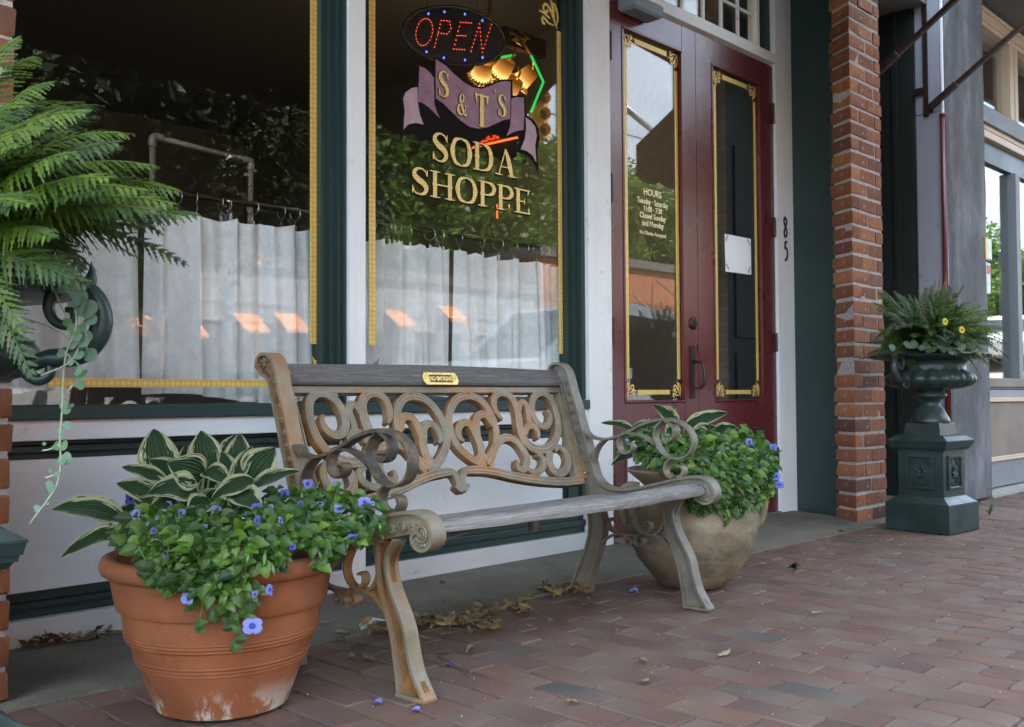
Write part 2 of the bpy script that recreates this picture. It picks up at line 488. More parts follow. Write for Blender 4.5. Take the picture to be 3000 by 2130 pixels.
def seatwood():
    t = NT('bleached_seat_wood')
    fine = t.noise(8, 6, .65, (1.0, 40, 40), dist=.8)
    big = t.noise(7, 7, .7, (1, 3, 3))
    c = t.ramp(fine, [(.3, (.15, .138, .122)), (.5, (.26, .245, .225)), (.72, (.44, .42, .39))])
    c = t.mix(t.ramp(big, [(.45, 0), (.68, .75)]), c, (.13, .12, .11))
    return t.done(t.bsdf(c, .9, bump=fine, bstr=.7, bdist=.002, spec=.2))
M['seat'] = seatwood()
# glass: clear, with the mirror strength of real glass at each angle (same from both sides)
def glassmat(name, tint=(.96, .97, .96), extra=1.0):
    t = NT(name)
    ge = t.new('ShaderNodeNewGeometry')
    dp = t.new('ShaderNodeVectorMath', operation='DOT_PRODUCT')
    t.link(ge.outputs['Incoming'], dp.inputs[0]); t.link(ge.outputs['Normal'], dp.inputs[1])
    f = t.math('POWER', t.math('SUBTRACT', 1.0, t.math('ABSOLUTE', dp.outputs['Value'])), 5.0)
    f = t.math('MINIMUM', t.math('MULTIPLY', t.math('ADD', t.math('MULTIPLY', f, .955), .045), extra), 1.0)
    tr = t.new('ShaderNodeBsdfTransparent'); tr.inputs[0].default_value = (*tint, 1)
    gl = t.new('ShaderNodeBsdfGlossy'); gl.inputs['Roughness'].default_value = 0.0
    mx = t.new('ShaderNodeMixShader')
    t.link(f, mx.inputs[0]); t.link(tr.outputs[0], mx.inputs[1]); t.link(gl.outputs[0], mx.inputs[2])
    return t.done(mx.outputs[0])
M['glass'] = glassmat('window_glass')
M['glassc'] = glassmat('car_glass', (.25, .28, .28))
def lace():
    t = NT('white_lace')
    mp = t.new('ShaderNodeMapping'); mp.inputs['Scale'].default_value = (1, .3, 1)
    t.link(t.co.outputs['Object'], mp.inputs['Vector'])
    v = t.new('ShaderNodeTexVoronoi'); v.feature = 'DISTANCE_TO_EDGE'; v.inputs['Scale'].default_value = 210
    t.link(mp.outputs[0], v.inputs['Vector'])
    n = t.noise(16, 7, .75)
    den = t.math('ADD', t.ramp(v.outputs['Distance'], [(.02, .12), (.07, 0)]), t.ramp(n, [(.35, .68), (.65, .86)]))
    d = t.new('ShaderNodeBsdfDiffuse'); d.inputs[0].default_value = (.93, .945, .97, 1)
    tl = t.new('ShaderNodeBsdfTranslucent'); tl.inputs[0].default_value = (.80, .82, .86, 1)
    a = t.new('ShaderNodeMixShader'); a.inputs[0].default_value = .06
    t.link(d.outputs[0], a.inputs[1]); t.link(tl.outputs[0], a.inputs[2])
    tr = t.new('ShaderNodeBsdfTransparent')
    mx = t.new('ShaderNodeMixShader')
    t.link(den, mx.inputs[0]); t.link(tr.outputs[0], mx.inputs[1]); t.link(a.outputs[0], mx.inputs[2])
    return t.done(mx.outputs[0])
M['lace'] = lace()
def leafmat(name, stops, rough=.4, trans=.35, vein=0, spec=.5):
    t = NT(name)
    c = t.ramp(t.rand(), stops)
    n = t.noise(40, 4, .6)
    c = t.mix(t.ramp(n, [(.3, .25), (.7, 0)]), c, (.01, .03, .006))
    if vein:
        uv = t.new('ShaderNodeSeparateXYZ'); t.link(t.co.outputs['UV'], uv.inputs[0])
        k = t.math('ABSOLUTE', t.math('SUBTRACT', t.math('MULTIPLY', uv.outputs[0], 2.0), 1.0))
        c = t.mix(t.ramp(k, [(.0, .5), (.10, 0)]), c, (.16, .30, .07))
    s1 = t.bsdf(c, rough, bump=n, bstr=.3, bdist=.002, spec=spec)
    tl = t.new('ShaderNodeBsdfTranslucent'); t.link(t.mix(1.0, c, (1.3, 1.6, .7), 'MULTIPLY'), tl.inputs[0])
    mx = t.new('ShaderNodeMixShader'); mx.inputs[0].default_value = trans
    t.link(s1, mx.inputs[1]); t.link(tl.outputs[0], mx.inputs[2])
    return t.done(mx.outputs[0])
M['torenia'] = leafmat('torenia_leaf', [(0, (.018, .048, .008)), (.35, (.042, .105, .014)), (.7, (.082, .170, .020)), (.92, (.13, .24, .03)), (1, (.22, .33, .05))], vein=1)
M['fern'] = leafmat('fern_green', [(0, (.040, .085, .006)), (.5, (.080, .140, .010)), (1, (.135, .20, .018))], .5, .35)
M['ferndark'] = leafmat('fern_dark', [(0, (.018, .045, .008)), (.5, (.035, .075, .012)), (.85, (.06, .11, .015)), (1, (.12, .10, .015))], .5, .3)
M['fernbrown'] = leafmat('fern_brown', [(0, (.16, .09, .02)), (1, (.22, .13, .03))], .6, .2)
M['silver'] = leafmat('silver_leaf', [(0, (.13, .22, .15)), (.6, (.18, .28, .20)), (1, (.10, .22, .06))], .55, .25)
M['stem'] = plain('green_stem', (.10, .20, .05), .5)
M['palestem'] = plain('pale_stem', (.30, .33, .22), .6)
M['tree'] = leafmat('tree_leaf', [(0, (.07, .15, .02)), (.5, (.12, .22, .03)), (1, (.18, .28, .05))], .5, .3)
M['treeshade'] = leafmat('shaded_tree_leaf', [(0, (.015, .028, .008)), (1, (.03, .05, .012))], .6, .05)  # tree leaf darkened in its colour so the near crowns look shaded
M['bark'] = plain('bark', (.07, .055, .04), .9, 0, .4, 1, 12)
def drymat():
    t = NT('dry_leaf')
    c = t.ramp(t.rand(), [(0, (.12, .075, .035)), (.25, (.30, .20, .08)), (.5, (.22, .17, .10)), (.7, (.36, .24, .07)), (.88, (.33, .29, .20)), (1, (.18, .08, .03))])
    n = t.noise(60, 6, .7)
    c = t.mix(t.ramp(n, [(.4, .5), (.65, 0)]), c, (.10, .065, .03))
    return t.done(t.bsdf(c, .7, bump=n, bstr=.4, spec=.3))
M['dry'] = drymat()
def hostamat():
    t = NT('variegated_hosta')
    uv = t.new('ShaderNodeSeparateXYZ'); t.link(t.co.outputs['UV'], uv.inputs[0])
    k = t.math('ABSOLUTE', t.math('SUBTRACT', t.math('MULTIPLY', uv.outputs[0], 2.0), 1.0))
    nz = t.new('ShaderNodeTexNoise'); nz.inputs['Scale'].default_value = 1.0; nz.inputs['Detail'].default_value = 3
    mp = t.new('ShaderNodeMapping'); mp.inputs['Scale'].default_value = (16, 3.2, 1)
    oi = t.new('ShaderNodeObjectInfo'); cb = t.new('ShaderNodeCombineXYZ')
    t.link(t.math('MULTIPLY', oi.outputs['Random'], 40), cb.inputs[0]); t.link(t.math('MULTIPLY', oi.outputs['Random'], 90), cb.inputs[1])
    t.link(cb.outputs[0], mp.inputs['Location']); t.link(t.co.outputs['UV'], mp.inputs['Vector']); t.link(mp.outputs[0], nz.inputs['Vector'])
    e = t.math('ADD', k, t.math('MULTIPLY', t.math('SUBTRACT', nz.outputs[0], .5), 1.35))
    m = t.ramp(e, [(.69, 0), (.72, 1)])
    vn = t.new('ShaderNodeMath', operation='SINE'); t.link(t.math('MULTIPLY', k, 34), vn.inputs[0])
    g = t.mix(t.ramp(t.math('ADD', t.math('MULTIPLY', vn.outputs[0], .5), .5), [(.0, 0), (1, 1)]), (.014, .045, .016), (.036, .088, .028))
    g = t.mix(t.ramp(t.noise(9, 3), [(.4, 0), (.7, .5)]), g, (.015, .04, .018))
    c = t.mix(m, g, (.52, .53, .30))
    s1 = t.bsdf(c, .42, bump=vn.outputs[0], bstr=.7, bdist=.004)
    tl = t.new('ShaderNodeBsdfTranslucent'); t.link(c, tl.inputs[0])
    mx = t.new('ShaderNodeMixShader'); mx.inputs[0].default_value = .25
    t.link(s1, mx.inputs[1]); t.link(tl.outputs[0], mx.inputs[2])
    return t.done(mx.outputs[0])
M['hosta'] = hostamat()
def petalmat(name, a, b):
    t = NT(name)
    c = t.mix(t.ramp(t.rand(), [(0, 0), (1, 1)]), a, b)
    s1 = t.bsdf(c, .6, spec=.3)
    tl = t.new('ShaderNodeBsdfTranslucent'); t.link(c, tl.inputs[0])
    mx = t.new('ShaderNodeMixShader'); mx.inputs[0].default_value = .3
    t.link(s1, mx.inputs[1]); t.link(tl.outputs[0], mx.inputs[2])
    return t.done(mx.outputs[0])
M['petal'] = petalmat('blue_petal', (.12, .15, .55), (.32, .33, .74))
M['throat'] = plain('flower_throat', (.03, .03, .22), .6)
M['yellow'] = petalmat('yellow_petal', (.75, .55, .03), (.7, .5, .05))
# ================================================================ ground
def struct(name, mb, m, smooth=None):
    return tag(mb.build(name, m, smooth=smooth), kind='structure')
walk = struct('sidewalk', MB().box((-3, -1.6, -.3), (30, 2.452, -.0085)), M['sand'])
struct('sidewalk_ledge', MB().prism([(2.452, -.3), (3.06, -.3), (3.06, .02), (2.90, .02), (2.456, .004), (2.452, -.002)], -3, 5.67, 'x'), M['slab'])
struct('alcove_floor', MB().box((5.67, 2.56, -.3), (6.62, 3.9, .035)), M['slab'])
M['light'] = concrete('light_concrete', (.30, .28, .25), (.42, .40, .36))
struct('kerb', MB().box((-3, -1.78, -.3), (60, -1.6, -.004), .01), M['light'])
struct('shop_ledge', MB().prism([(2.456, -.3), (3.0, -.3), (3.0, .06), (2.72, .035), (2.50, .004)], 7.37, 30, 'x'), M['light'])
M['asphalt'] = concrete('asphalt', (.045, .045, .047), (.07, .07, .07), 8)
struct('street', MB().box((-60, -9.3, -.5), (90, -1.785, -.14)), M['asphalt'])
struct('far_sidewalk', MB().box((-60, -12.6, -.4), (90, -9.3, 0), .02), M['light'])
M['earth'] = plain('ground_earth', (.06, .07, .03), .95, 0, .3)
struct('ground', MB().box((-220, -220, -1.2), (220, 220, -.55)), M['earth'])
struct('far_ground', MB().box((-60, -90, -.5), (120, -12.62, -.06)), M['earth'])
M['linepaint'] = plain('road_paint', (.65, .65, .6), .8)
for k in range(8):
    tag(MB().box((-2 + k * 3.2, -4.1, -.142), (-1.88 + k * 3.2, -1.9, -.136)).build('parking_line', M['linepaint'], walk), kind='structure')
# pavers: running bond, courses run square to the shop front
def jit(mb, amt, seed):
    r = random.Random(seed)
    out = []
    for p in mb.v:
        out.append((p[0] + r.uniform(-amt, amt), p[1] + r.uniform(-amt, amt), p[2] + r.uniform(-amt, amt) * .4))
    mb.v = out
    return mb
def paver_mb(ln, seed, w=.097):
    m = MB()
    # subdivided top so worn edges and corners differ from brick to brick
    e = .0022
    r = random.Random(seed)
    nx, ny = 3, 5
    xs = [-w / 2 + e, -w / 6, w / 6, w / 2 - e]
    ys = [-ln / 2 + e + (ln - 2 * e) * i / ny for i in range(ny + 1)]
    vs = []
    for y in ys:
        for x in xs:
            edge = (x in (xs[0], xs[-1])) or (y in (ys[0], ys[-1]))
            cor = (x in (xs[0], xs[-1])) and (y in (ys[0], ys[-1])); k_ = r.uniform(0, .006) if cor and r.random() < .5 else 0
            vs.append((x + (r.uniform(-.0012, .0014) if edge else 0) - math.copysign(k_, x), y + (r.uniform(-.0012, .0012) if edge else 0) - math.copysign(k_, y), r.uniform(-.0010, .0004) - k_ * .4))
    W = len(xs)
    fs = [(j * W + i, j * W + i + 1, (j + 1) * W + i + 1, (j + 1) * W + i) for j in range(ny) for i in range(W - 1)]
    ring = [i for i in range(W)] + [j * W + W - 1 for j in range(1, ny + 1)] + [ny * W + i for i in range(W - 2, -1, -1)] + [j * W for j in range(ny - 1, 0, -1)]
    n = len(vs)
    for i in ring:
        x, y, z = vs[i]
        vs.append((x * 1.0 + math.copysign(e, x) * .9, y + math.copysign(e, y) * .9, z - .0035))
    k = len(ring)
    for i in ring:
        x, y, z = vs[i]
        vs.append((x * 1.0 + math.copysign(e, x), y + math.copysign(e, y), -.03))
    for q in range(2):
        a0 = [n + i for i in range(k)] if q else ring
        b0 = [n + k + i for i in range(k)] if q else [n + i for i in range(k)]
        for i in range(k):
            j = (i + 1) % k
            fs.append((a0[j], a0[i], b0[i], b0[j]))
    m.add(vs, fs)
    return m
PV = [paver_mb(.2070, s, .0955) for s in range(8)]
PVm = [p.mesh('paver', 35) for p in PV]
for me in PVm: me.materials.append(M['paver'])
place = []
XF = R3.x, R3.y
ntile = 0
for i in range(118):
    x = .35 + i * .1002
    off = (i % 2) * .106 + .012 * sin(i * 1.7)
    y = 2.452 - .1055 + off - (.0 if i % 2 == 0 else .106)
    j = 0
    yy_ = 2.3445 - (.106 if i % 2 else 0) + .004 * sin(i * 2.3)
    if i % 2:      # half brick against the ledge
        place.append((x, 2.3995, .1, i, -1))
    while yy_ > -1.5:
        place.append((x, yy_, .2085, i, j)); yy_ -= .2125; j += 1
cand = []
for (x, y, ln, i, j) in place:
    d = V((x, y, 0)) - CAM
    z = d.dot(F3)
    if z < .25: continue
    px = 1500 + FP * d.dot(R3) / z; py = 1065 - FP * d.dot(U3) / z
    if -130 < px < 3160 and 1300 < py < 2330:
        cand.append((z, x, y, ln, i, j))
cand.sort()
rest = MB()
rp = random.Random(3)
HALF = paver_mb(.1, 77)
HALFm = HALF.mesh('paver', 35); HALFm.materials.append(M['paver'])
for n, (z, x, y, ln, i, j) in enumerate(cand):
    hz = rp.uniform(-.0032, .0014) + .003 * noise.noise(V((x * 1.3, y * 1.3, 5))); tx = rp.gauss(0, .005); ty = rp.gauss(0, .012); rz = rp.gauss(0, .006)
    k = rp.randrange(8)
    if n < 300:
        o = obj('brick', PVm[k] if ln > .15 else HALFm, None, walk, (x + rp.gauss(0, .0006), y, hz))
        o.rotation_euler = (tx, ty, rz + (pi if rp.random() < .5 else 0))
    else:
        mt = Matrix.Translation((x, y, hz)) @ Matrix.Rotation(rz, 4, 'Z') @ Matrix.Rotation(ty, 4, 'Y') @ Matrix.Rotation(tx, 4, 'X')
        src = PV[k] if ln > .15 else HALF
        rest.add(src.v, src.f, mt)
far = rest.build('paving_bricks', M['paver'], walk, 35)
tag(far, kind='stuff')
# ================================================================ brick piers
def brick_mb(a, b, seed, e=.004):
    """a worn brick between two corners with uneven arrises"""
    r = random.Random(seed)
    m = MB()
    (x0, y0, z0), (x1, y1, z1) = a, b
    nx = max(2, int((x1 - x0) / .03)); nz = 3
    # front face grid (y0 side) plus the rest as a bevelled box
    m.box(a, b, e)
    vs = []
    for v in m.v:
        n3 = noise.noise_vector(V(v) * 9 + V((seed * 3.1, 0, 0))) * .0032
        vs.append((v[0] + n3.x + r.uniform(-.0028, .0028), v[1] + n3.y * .7 + r.uniform(-.002, .002), v[2] + n3.z + r.uniform(-.0022, .0022)))
    m.v = vs
    return m
def pier(name, x0, x1, yf, yb, zt, label, lot, side, pitch=.0834, h=.069):
    root = thing(name, (x0, yf, 0), label, 'brick pier')
    core = MB().box((.006, .006, 0), (x1 - x0 - .006, yb - yf, zt)).build('mortar', M['mortar'], root)
    n = int(zt / pitch)
    W = x1 - x0
    for c in range(n):
        z = .006 + c * pitch
        if c % 2: cuts = [0, .103, .298, W] if W > .3 else [0, .103, W]
        else: cuts = [0, .2, W]
        if side == 'r': cuts = [W - q for q in cuts[::-1]]
        for q in range(len(cuts) - 1):
            a, b = cuts[q], cuts[q + 1]
            a += .006 if q else 0; b -= .007 if q < len(cuts) - 2 else 0
            if b - a < .02: continue
            corner = (q == 0 and side != 'r') or (q == len(cuts) - 2 and side == 'r') or True
            dp = (yb - yf) + .001 if ((q == 0) or (q == len(cuts) - 2)) else .09
            m = brick_mb((a, 0, 0), (b, dp, h), c * 7 + q + (0 if side == 'r' else 500))
            m.build('brick', M['brick'], root, 40, (rp.uniform(-.0025, .0025), rp.uniform(-.002, .003), z + rp.uniform(-.002, .002)))
    return root
pier('brick_pier', .42, .868, 2.51, 2.955, 2.35, 'red brick pier at the left edge of the photo behind the fern', 0, 'r')
pr = thing('brick_pier', (5.288, 2.51, 0), 'red brick pier between the green door surround and the dark alcove', 'brick pier')
MB().prism([(.005, .004), (.381, .004), (.381, .50), (.30, .50), (.086, .162)], 0, 3.7, 'z').build('mortar', M['mortar'], pr)
for c in range(44):
    z = .006 + c * .0834
    L = .385
    cuts = [0, .104, .300, L] if c % 2 else [0, .205, L]
    sh = rp.uniform(-.01, .01)
    for q in range(len(cuts) - 1):
        a, b = cuts[q] + (.006 + sh if q else 0), cuts[q + 1] - (.007 - sh if q < len(cuts) - 2 else 0)
        m = brick_mb((a, 0, 0), (b, .16 if q == 0 else (.45 if q == len(cuts) - 2 else .09), .069), c * 5 + q + 50)
        if q == 0:  # the return leans back with the splayed door surround
            m.v = [(v[0] + max(0, v[1]) * .50 if v[0] < .05 else v[0], v[1], v[2]) for v in m.v]
        m.build('brick', M['brick'], pr, 40, (rp.uniform(-.003, .003), rp.uniform(-.002, .003), z + rp.uniform(-.002, .002)))
# ================================================================ soda shop front
WY = 2.967
shop = thing('shop_front', (0, WY, 0), 'white and green painted wooden shop front with two gilded windows and red double doors', 'shop front')
def P(name, m, *boxes, par=None, bev=.0025):
    mb = MB()
    for b in boxes:
        a, c = b[:3], b[3:6]
        mb.box((a[0], a[1] - WY, a[2]), (c[0], c[1] - WY, c[2]), min(bev, min(abs(c[i] - a[i]) for i in range(3)) * .3))
    return mb.build(name, m, par or shop)
# board below each window
P('base_board', M['grimy'], (.86, 2.962, .018, 2.178, 3.04, .091), (2.258, 2.962, .018, 3.533, 3.04, .091))
P('base_moulding', M['green'], (.86, 2.998, .0915, 2.178, 3.05, .118), (.86, 2.984, .118, 2.178, 3.05, .136), (.86, 3.004, .136, 2.178, 3.05, .165))
P('kick_panel', M['white'], (.86, 2.995, .1655, 2.178, 3.05, .5425))
P('panel_moulding', M['green'], (.86, 3.012, .543, 2.178, 3.06, .562), (.86, 2.996, .562, 2.178, 3.06, .582), (.86, 3.006, .582, 2.178, 3.06, .5965))
P('window_rail', M['white'], (.86, 2.966, .597, 2.178, 3.05, .6565), (2.258, 2.966, .597, 3.533, 3.05, .6565))
P('window_sill', M['greenh'], (.86, 2.950, .657, 2.178, 3.07, .6985), par=None)
P('window_sill', M['greenh'], (2.258, 2.950, .657, 3.533, 3.07, .6985), (2.258, 2.985, .6985, 3.46, 3.046, .715))
P('kick_panel', M['white'], (2.315, 2.998, .196, 3.39, 3.05, .53))
P('panel_moulding', M['green'], (2.258, 3.008, .53, 3.533, 3.06, .556), (2.258, 2.992, .556, 3.533, 3.06, .578), (2.258, 3.004, .578, 3.533, 3.06, .5965),
  (2.258, 2.99, .0915, 3.533, 3.05, .122), (2.258, 2.982, .122, 3.533, 3.05, .150), (2.258, 2.996, .150, 3.533, 3.05, .173), (2.258, 2.988, .173, 3.533, 3.05, .1955),
  (3.392, 3.0, .196, 3.42, 3.05, .5295), (3.42, 2.985, .196, 3.50, 3.05, .5295), (3.50, 2.972, .196, 3.533, 3.05, .5295), (2.258, 3.0, .196, 2.313, 3.05, .5295))
P('corner_post', M['whitev'], (2.181, 2.957, .018, 2.255, 3.08, 2.72))
P('corner_post', M['whitev'], (3.536, 2.957, .018, 3.705, 3.10, 3.5))
P('window_head', M['white'], (.86, 2.96, 2.722, 3.533, 3.08, 2.86))
# frames beside the panes
P('window_frame', M['green'], (2.101, 3.020, .70, 2.128, 3.075, 2.72), (2.128, 3.002, .70, 2.150, 3.075, 2.72), (2.150, 2.984, .70, 2.166, 3.075, 2.72), (2.167, 2.972, .70, 2.180, 3.075, 2.72))
P('window_frame', M['green'], (3.462, 3.024, .70, 3.486, 3.075, 2.72), (3.486, 3.002, .70, 3.510, 3.075, 2.72), (3.510, 2.978, .70, 3.535, 3.075, 2.72))
P('window_frame', M['green'], (2.256, 2.995, .70, 2.275, 3.075, 2.72))
def pane(x0, x1, z0, z1, y, par=None):
    return MB().box((x0, y - WY, z0), (x1, y + .005 - WY, z1)).build('window_pane', M['glass'], par or shop)
pane(.85, 2.11, .70, 2.72, 3.05)
pane(2.27, 3.47, .70, 2.72, 3.05)
# gilded borders on the panes
P('gold_border', M['gold'], (2.073, 3.0465, .911, 2.103, 3.0485, 2.71), bev=0)
P('gold_border', M['gold'], (1.154, 3.0465, .752, 1.975, 3.0485, .779), bev=0)
P('gold_border', M['gold'], (2.340, 3.0465, .915, 2.371, 3.0485, 2.71), bev=0)
P('gold_border', M['gold'], (3.429, 3.0465, .911, 3.456, 3.0485, 2.412), bev=0)
M['grey_leaf'] = plain('worn_silver_leaf', (.20, .20, .21), .5, .3)
def curl(x, z, s, y, m, par, flip=1, name='gold_scroll'):
    mb = MB()
    def q(pts, w): ribbon(mb, [(x + flip * s * a, z + s * b) for a, b in pts], [s * v for v in w], .0015, k=4, M=Matrix(((1, 0, 0, 0), (0, 0, 1, y - WY), (0, 1, 0, 0), (0, 0, 0, 1))), zoff=len(mb.v) * 1e-6)
    q([(.1, .0), (.3, .35), (.55, .75), (.9, .95), (1.05, .7), (.85, .55), (.75, .7)], [.05, .12, .16, .12, .12, .1, .14])
    q([(.15, .1), (.05, .5), (.15, .9), (.35, 1.1), (.42, .85), (.25, .8)], [.06, .12, .14, .12, .1, .12])
    q([(.3, .1), (.7, .12), (1.05, .3), (1.1, .05), (.95, .0)], [.05, .1, .14, .12, .12])
    q([(.3, .5), (.45, 1.05), (.55, 1.35)], [.1, .14, .03])
    q([(.6, .35), (1.0, .5), (1.35, .52)], [.1, .12, .03])
    return mb.build(name, m, par)
curl(2.125, .765, .075, 3.0465, M['gold'], shop, -1)
curl(2.345, .765, .075, 3.0465, M['grey_leaf'], shop, 1)
curl(3.44, 2.42, .10, 3.0465, M['gold'], shop, -1)
curl(3.44, 2.56, .07, 3.0465, M['gold'], shop, -1)
# wall above, the building behind
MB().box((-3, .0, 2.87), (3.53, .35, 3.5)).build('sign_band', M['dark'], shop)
bld = thing('brick_building', (0, 3.1, 0), 'two storey brick building above the shop fronts', 'building')
MB().box((-6, -.02, 3.72), (21, 10, 8.0)).build('upper_wall', M['brick'], bld)
MB().box((-6.2, -.25, 8.0), (21.2, 10.2, 8.3)).build('cornice', M['light'], bld)
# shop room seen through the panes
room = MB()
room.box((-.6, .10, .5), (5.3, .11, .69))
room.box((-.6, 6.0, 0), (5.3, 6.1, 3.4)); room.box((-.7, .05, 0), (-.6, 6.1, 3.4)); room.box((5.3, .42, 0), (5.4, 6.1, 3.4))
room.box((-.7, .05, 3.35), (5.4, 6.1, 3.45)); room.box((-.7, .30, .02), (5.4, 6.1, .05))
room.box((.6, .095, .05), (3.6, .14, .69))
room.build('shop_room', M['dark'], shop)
P('display_shelf', M['brown'], (.86, 3.075, .672, 3.535, 3.40, .694))
# ================================================================ doors
P('door_frame', M['whitev'], (5.262, 2.957, .018, 5.45, 3.10, 3.5), par=None)
P('transom_bar', M['white'], (3.707, 2.952, 2.667, 5.26, 3.08, 2.7245))
P('transom_frame', M['white'], (5.083, 2.972, 2.7255, 5.113, 3.03, 3.4), (3.707, 2.975, 2.7255, 5.082, 3.03, 2.746))
P('transom_frame', M['green'], (5.115, 2.99, 2.7255, 5.262, 3.06, 3.4))
for x in (3.84, 4.012, 4.185, 4.362, 4.555, 4.733, 4.906): P('muntin', M['white'], (x - .008, 2.984, 2.747, x + .008, 2.999, 3.4))
for z in (2.915, 3.08, 3.245): P('muntin', M['white'], (3.71, 2.986, z - .008, 5.082, 2.9985, z + .008))
pane(3.71, 5.10, 2.73, 3.4, 3.0)
P('threshold', M['slab'], (3.71, 2.955, .0195, 5.26, 3.10, .042))
struct('door_step', MB().prism([(2.40, -.3), (2.97, -.3), (2.97, .034), (2.40, .006)], 3.72, 5.40, 'x'), M['slab'])
def door(x0, x1, g0, g1, hinge_x, white_panel, gx):
    d = sub('door', shop)
    z0, z1 = .045, 2.655
    f, b = 2.975, 3.02
    P('door_stile', M['maroon'], (x0, f, z0, g0, b, z1), par=d)
    P('door_stile', M['maroon'], (g1, f, z0, x1, b, z1), par=d)
    P('door_rail', M['maroon'], (g0, f + .0015, 2.523, g1, b, z1), par=d)
    P('door_rail', M['maroon'], (g0, f + .0015, .535, g1, b, .680), par=d)
    P('door_rail', M['maroon'], (g0, f + .0015, z0, g1, b, .16), par=d)
    # glazing beads
    P('glazing_bead', M['maroon'], (g0, f - .005, .680, g1, f + .014, .694), (g0, f - .005, 2.509, g1, f + .014, 2.523),
      (g0 - .002, f - .004, .694, g0 + .011, f + .013, 2.509), (g1 - .011, f - .004, .694, g1 + .002, f + .013, 2.509), par=d, bev=.004)
    P('panel_bead', M['maroon'], (g0, f - .004, .16, g1, f + .014, .176), (g0, f - .004, .519, g1, f + .014, .535), (g0 - .002, f - .003, .176, g0 + .014, f + .013, .519), (g1 - .014, f - .003, .176, g1 + .002, f + .013, .519), par=d, bev=.004)
    P('door_panel', M['white'] if white_panel else M['maroon'], (g0, f + .016, .17, g1, b, .53), par=d)
    MB().box((g0, f + .022 - WY, .68), (g1, f + .027 - WY, 2.523)).build('window_pane', M['glass'], d)
    y0, y1 = f + .0185, f + .0205
    (a, b2, c, e, t0, t1) = gx
    P('gold_border', M['gold2'], (a, y0, .80, b2, y1, 2.42), par=d, bev=0)
    P('gold_border', M['gold2'], (c, y0, .80, e, y1, 2.41), par=d, bev=0)
    P('gold_border', M['gold2'], (t0, y0, 2.468, t1, y1, 2.494), par=d, bev=0)
    P('gold_border', M['gold2'], (t0, y0, .722, t1, y1, .745), par=d, bev=0)
    curl(a - .004, .71, .062, y0, M['gold2'], d, 1)
    curl(e + .004, .71, .062, y0, M['gold2'], d, -1)
    for (X, fl) in ((a - .004, 1), (e + .004, -1)):
        c2 = curl(X, -2.50, .062, y0, M['gold2'], d, fl)
        for v in c2.data.vertices: v.co.z = -v.co.z
        c2.data.flip_normals()
    return d
d1 = door(3.708, 4.453, 3.822, 4.330, 3.72, True, (3.857, 3.884, 4.288, 4.314, 3.949, 4.219))
d2 = door(4.457, 5.258, 4.606, 5.118, 5.25, False, (4.656, 4.677, 5.070, 5.092, 4.745, 5.004))
def hinge(d, x, z0, z1, w=.022):
    m = MB(); m.box((x - w / 2, 2.966 - WY, z0), (x + w / 2, 2.980 - WY, z1), .002)
    n = 5
    for k in range(n): m.tube([(x - w * .4, 2.9635 - WY, z0 + (z1 - z0) * (k + .06) / n), (x - w * .4, 2.9635 - WY, z0 + (z1 - z0) * (k + .94) / n)], .0065, 8)
    m.build('hinge', M['bronze'], d, 40)
for a, b in ((2.329, 2.465), (1.644, 1.78), (.966, 1.089), (.234, .346)): hinge(d1, 3.724, a, b)
for a, b in ((2.313, 2.432), (1.641, 1.757), (.969, 1.079), (.291, .413)): hinge(d2, 5.252, a, b)
lk = MB().lathe([(0, -.016), (.018, -.016), (.020, -.012), (.023, -.010), (.030, -.008), (.034, -.003), (.034, 0)], 24, M=fr((4.405, 2.975 - WY, 1.093), (1, 0, 0), (0, 0, 1), (0, 1, 0)))
lk.box((4.402, 2.955 - WY, 1.083), (4.408, 2.96 - WY, 1.103)).build('lock', M['bronze'], d1, 40)
hp = MB().box((4.371, 2.968 - WY, .70), (4.407, 2.975 - WY, .972), .002)
hp.build('handle_plate', M['bronze'], d1)
hh = MB().tube(smooth_path([(4.402, 2.968 - WY, .885), (4.412, 2.935 - WY, .892), (4.414, 2.918 - WY, .868), (4.414, 2.913 - WY, .82), (4.414, 2.920 - WY, .775), (4.410, 2.940 - WY, .755), (4.402, 2.968 - WY, .755)], 6), [.006] * 6 + [.0085] * 24 + [.006] * 7, 10)
hh.box((4.385, 2.94 - WY, .893), (4.412, 2.968 - WY, .899), .002)
hh.build('door_handle', M['bronze'], d1, 50)
MB().box((4.442, 2.971 - WY, .945), (4.452, 2.976 - WY, .985), .001).build('bolt_plate', M['bronze'], d1)
cb = MB().box((3.79, 2.868 - WY, 2.576), (4.02, 2.972 - WY, 2.645), .012)
cb.build('door_closer', M['greyblue'], d1)
# paper notice taped to the right pane
nt = thing('paper_notice', (4.88, 2.99, 1.5), 'blank white paper sheet taped inside gold border of the right door', 'notice')
MB().add([(-.135, 0, .106), (.136, -.001, .107), (.138, 0, -.098), (-.132, -.0012, -.102), (-.135, .0009, .106), (.136, 0, .107), (.138, .001, -.098), (-.132, 0, -.102)], [(0, 3, 2, 1), (4, 5, 6, 7), (0, 1, 5, 4), (1, 2, 6, 5), (2, 3, 7, 6), (3, 0, 4, 7)]).build('sheet', M['paper'], nt)
for (x, z, a) in ((-.115, .085, .6), (.115, .085, -.8), (-.11, -.075, -.8), (.115, -.072, .6)):
    MB().box((-.006, -.0016, -.021), (.006, -.0013, .021), M=Matrix.Translation((x, 0, z)) @ Matrix.Rotation(a, 4, 'Y')).build('tape', M['tape'], nt)
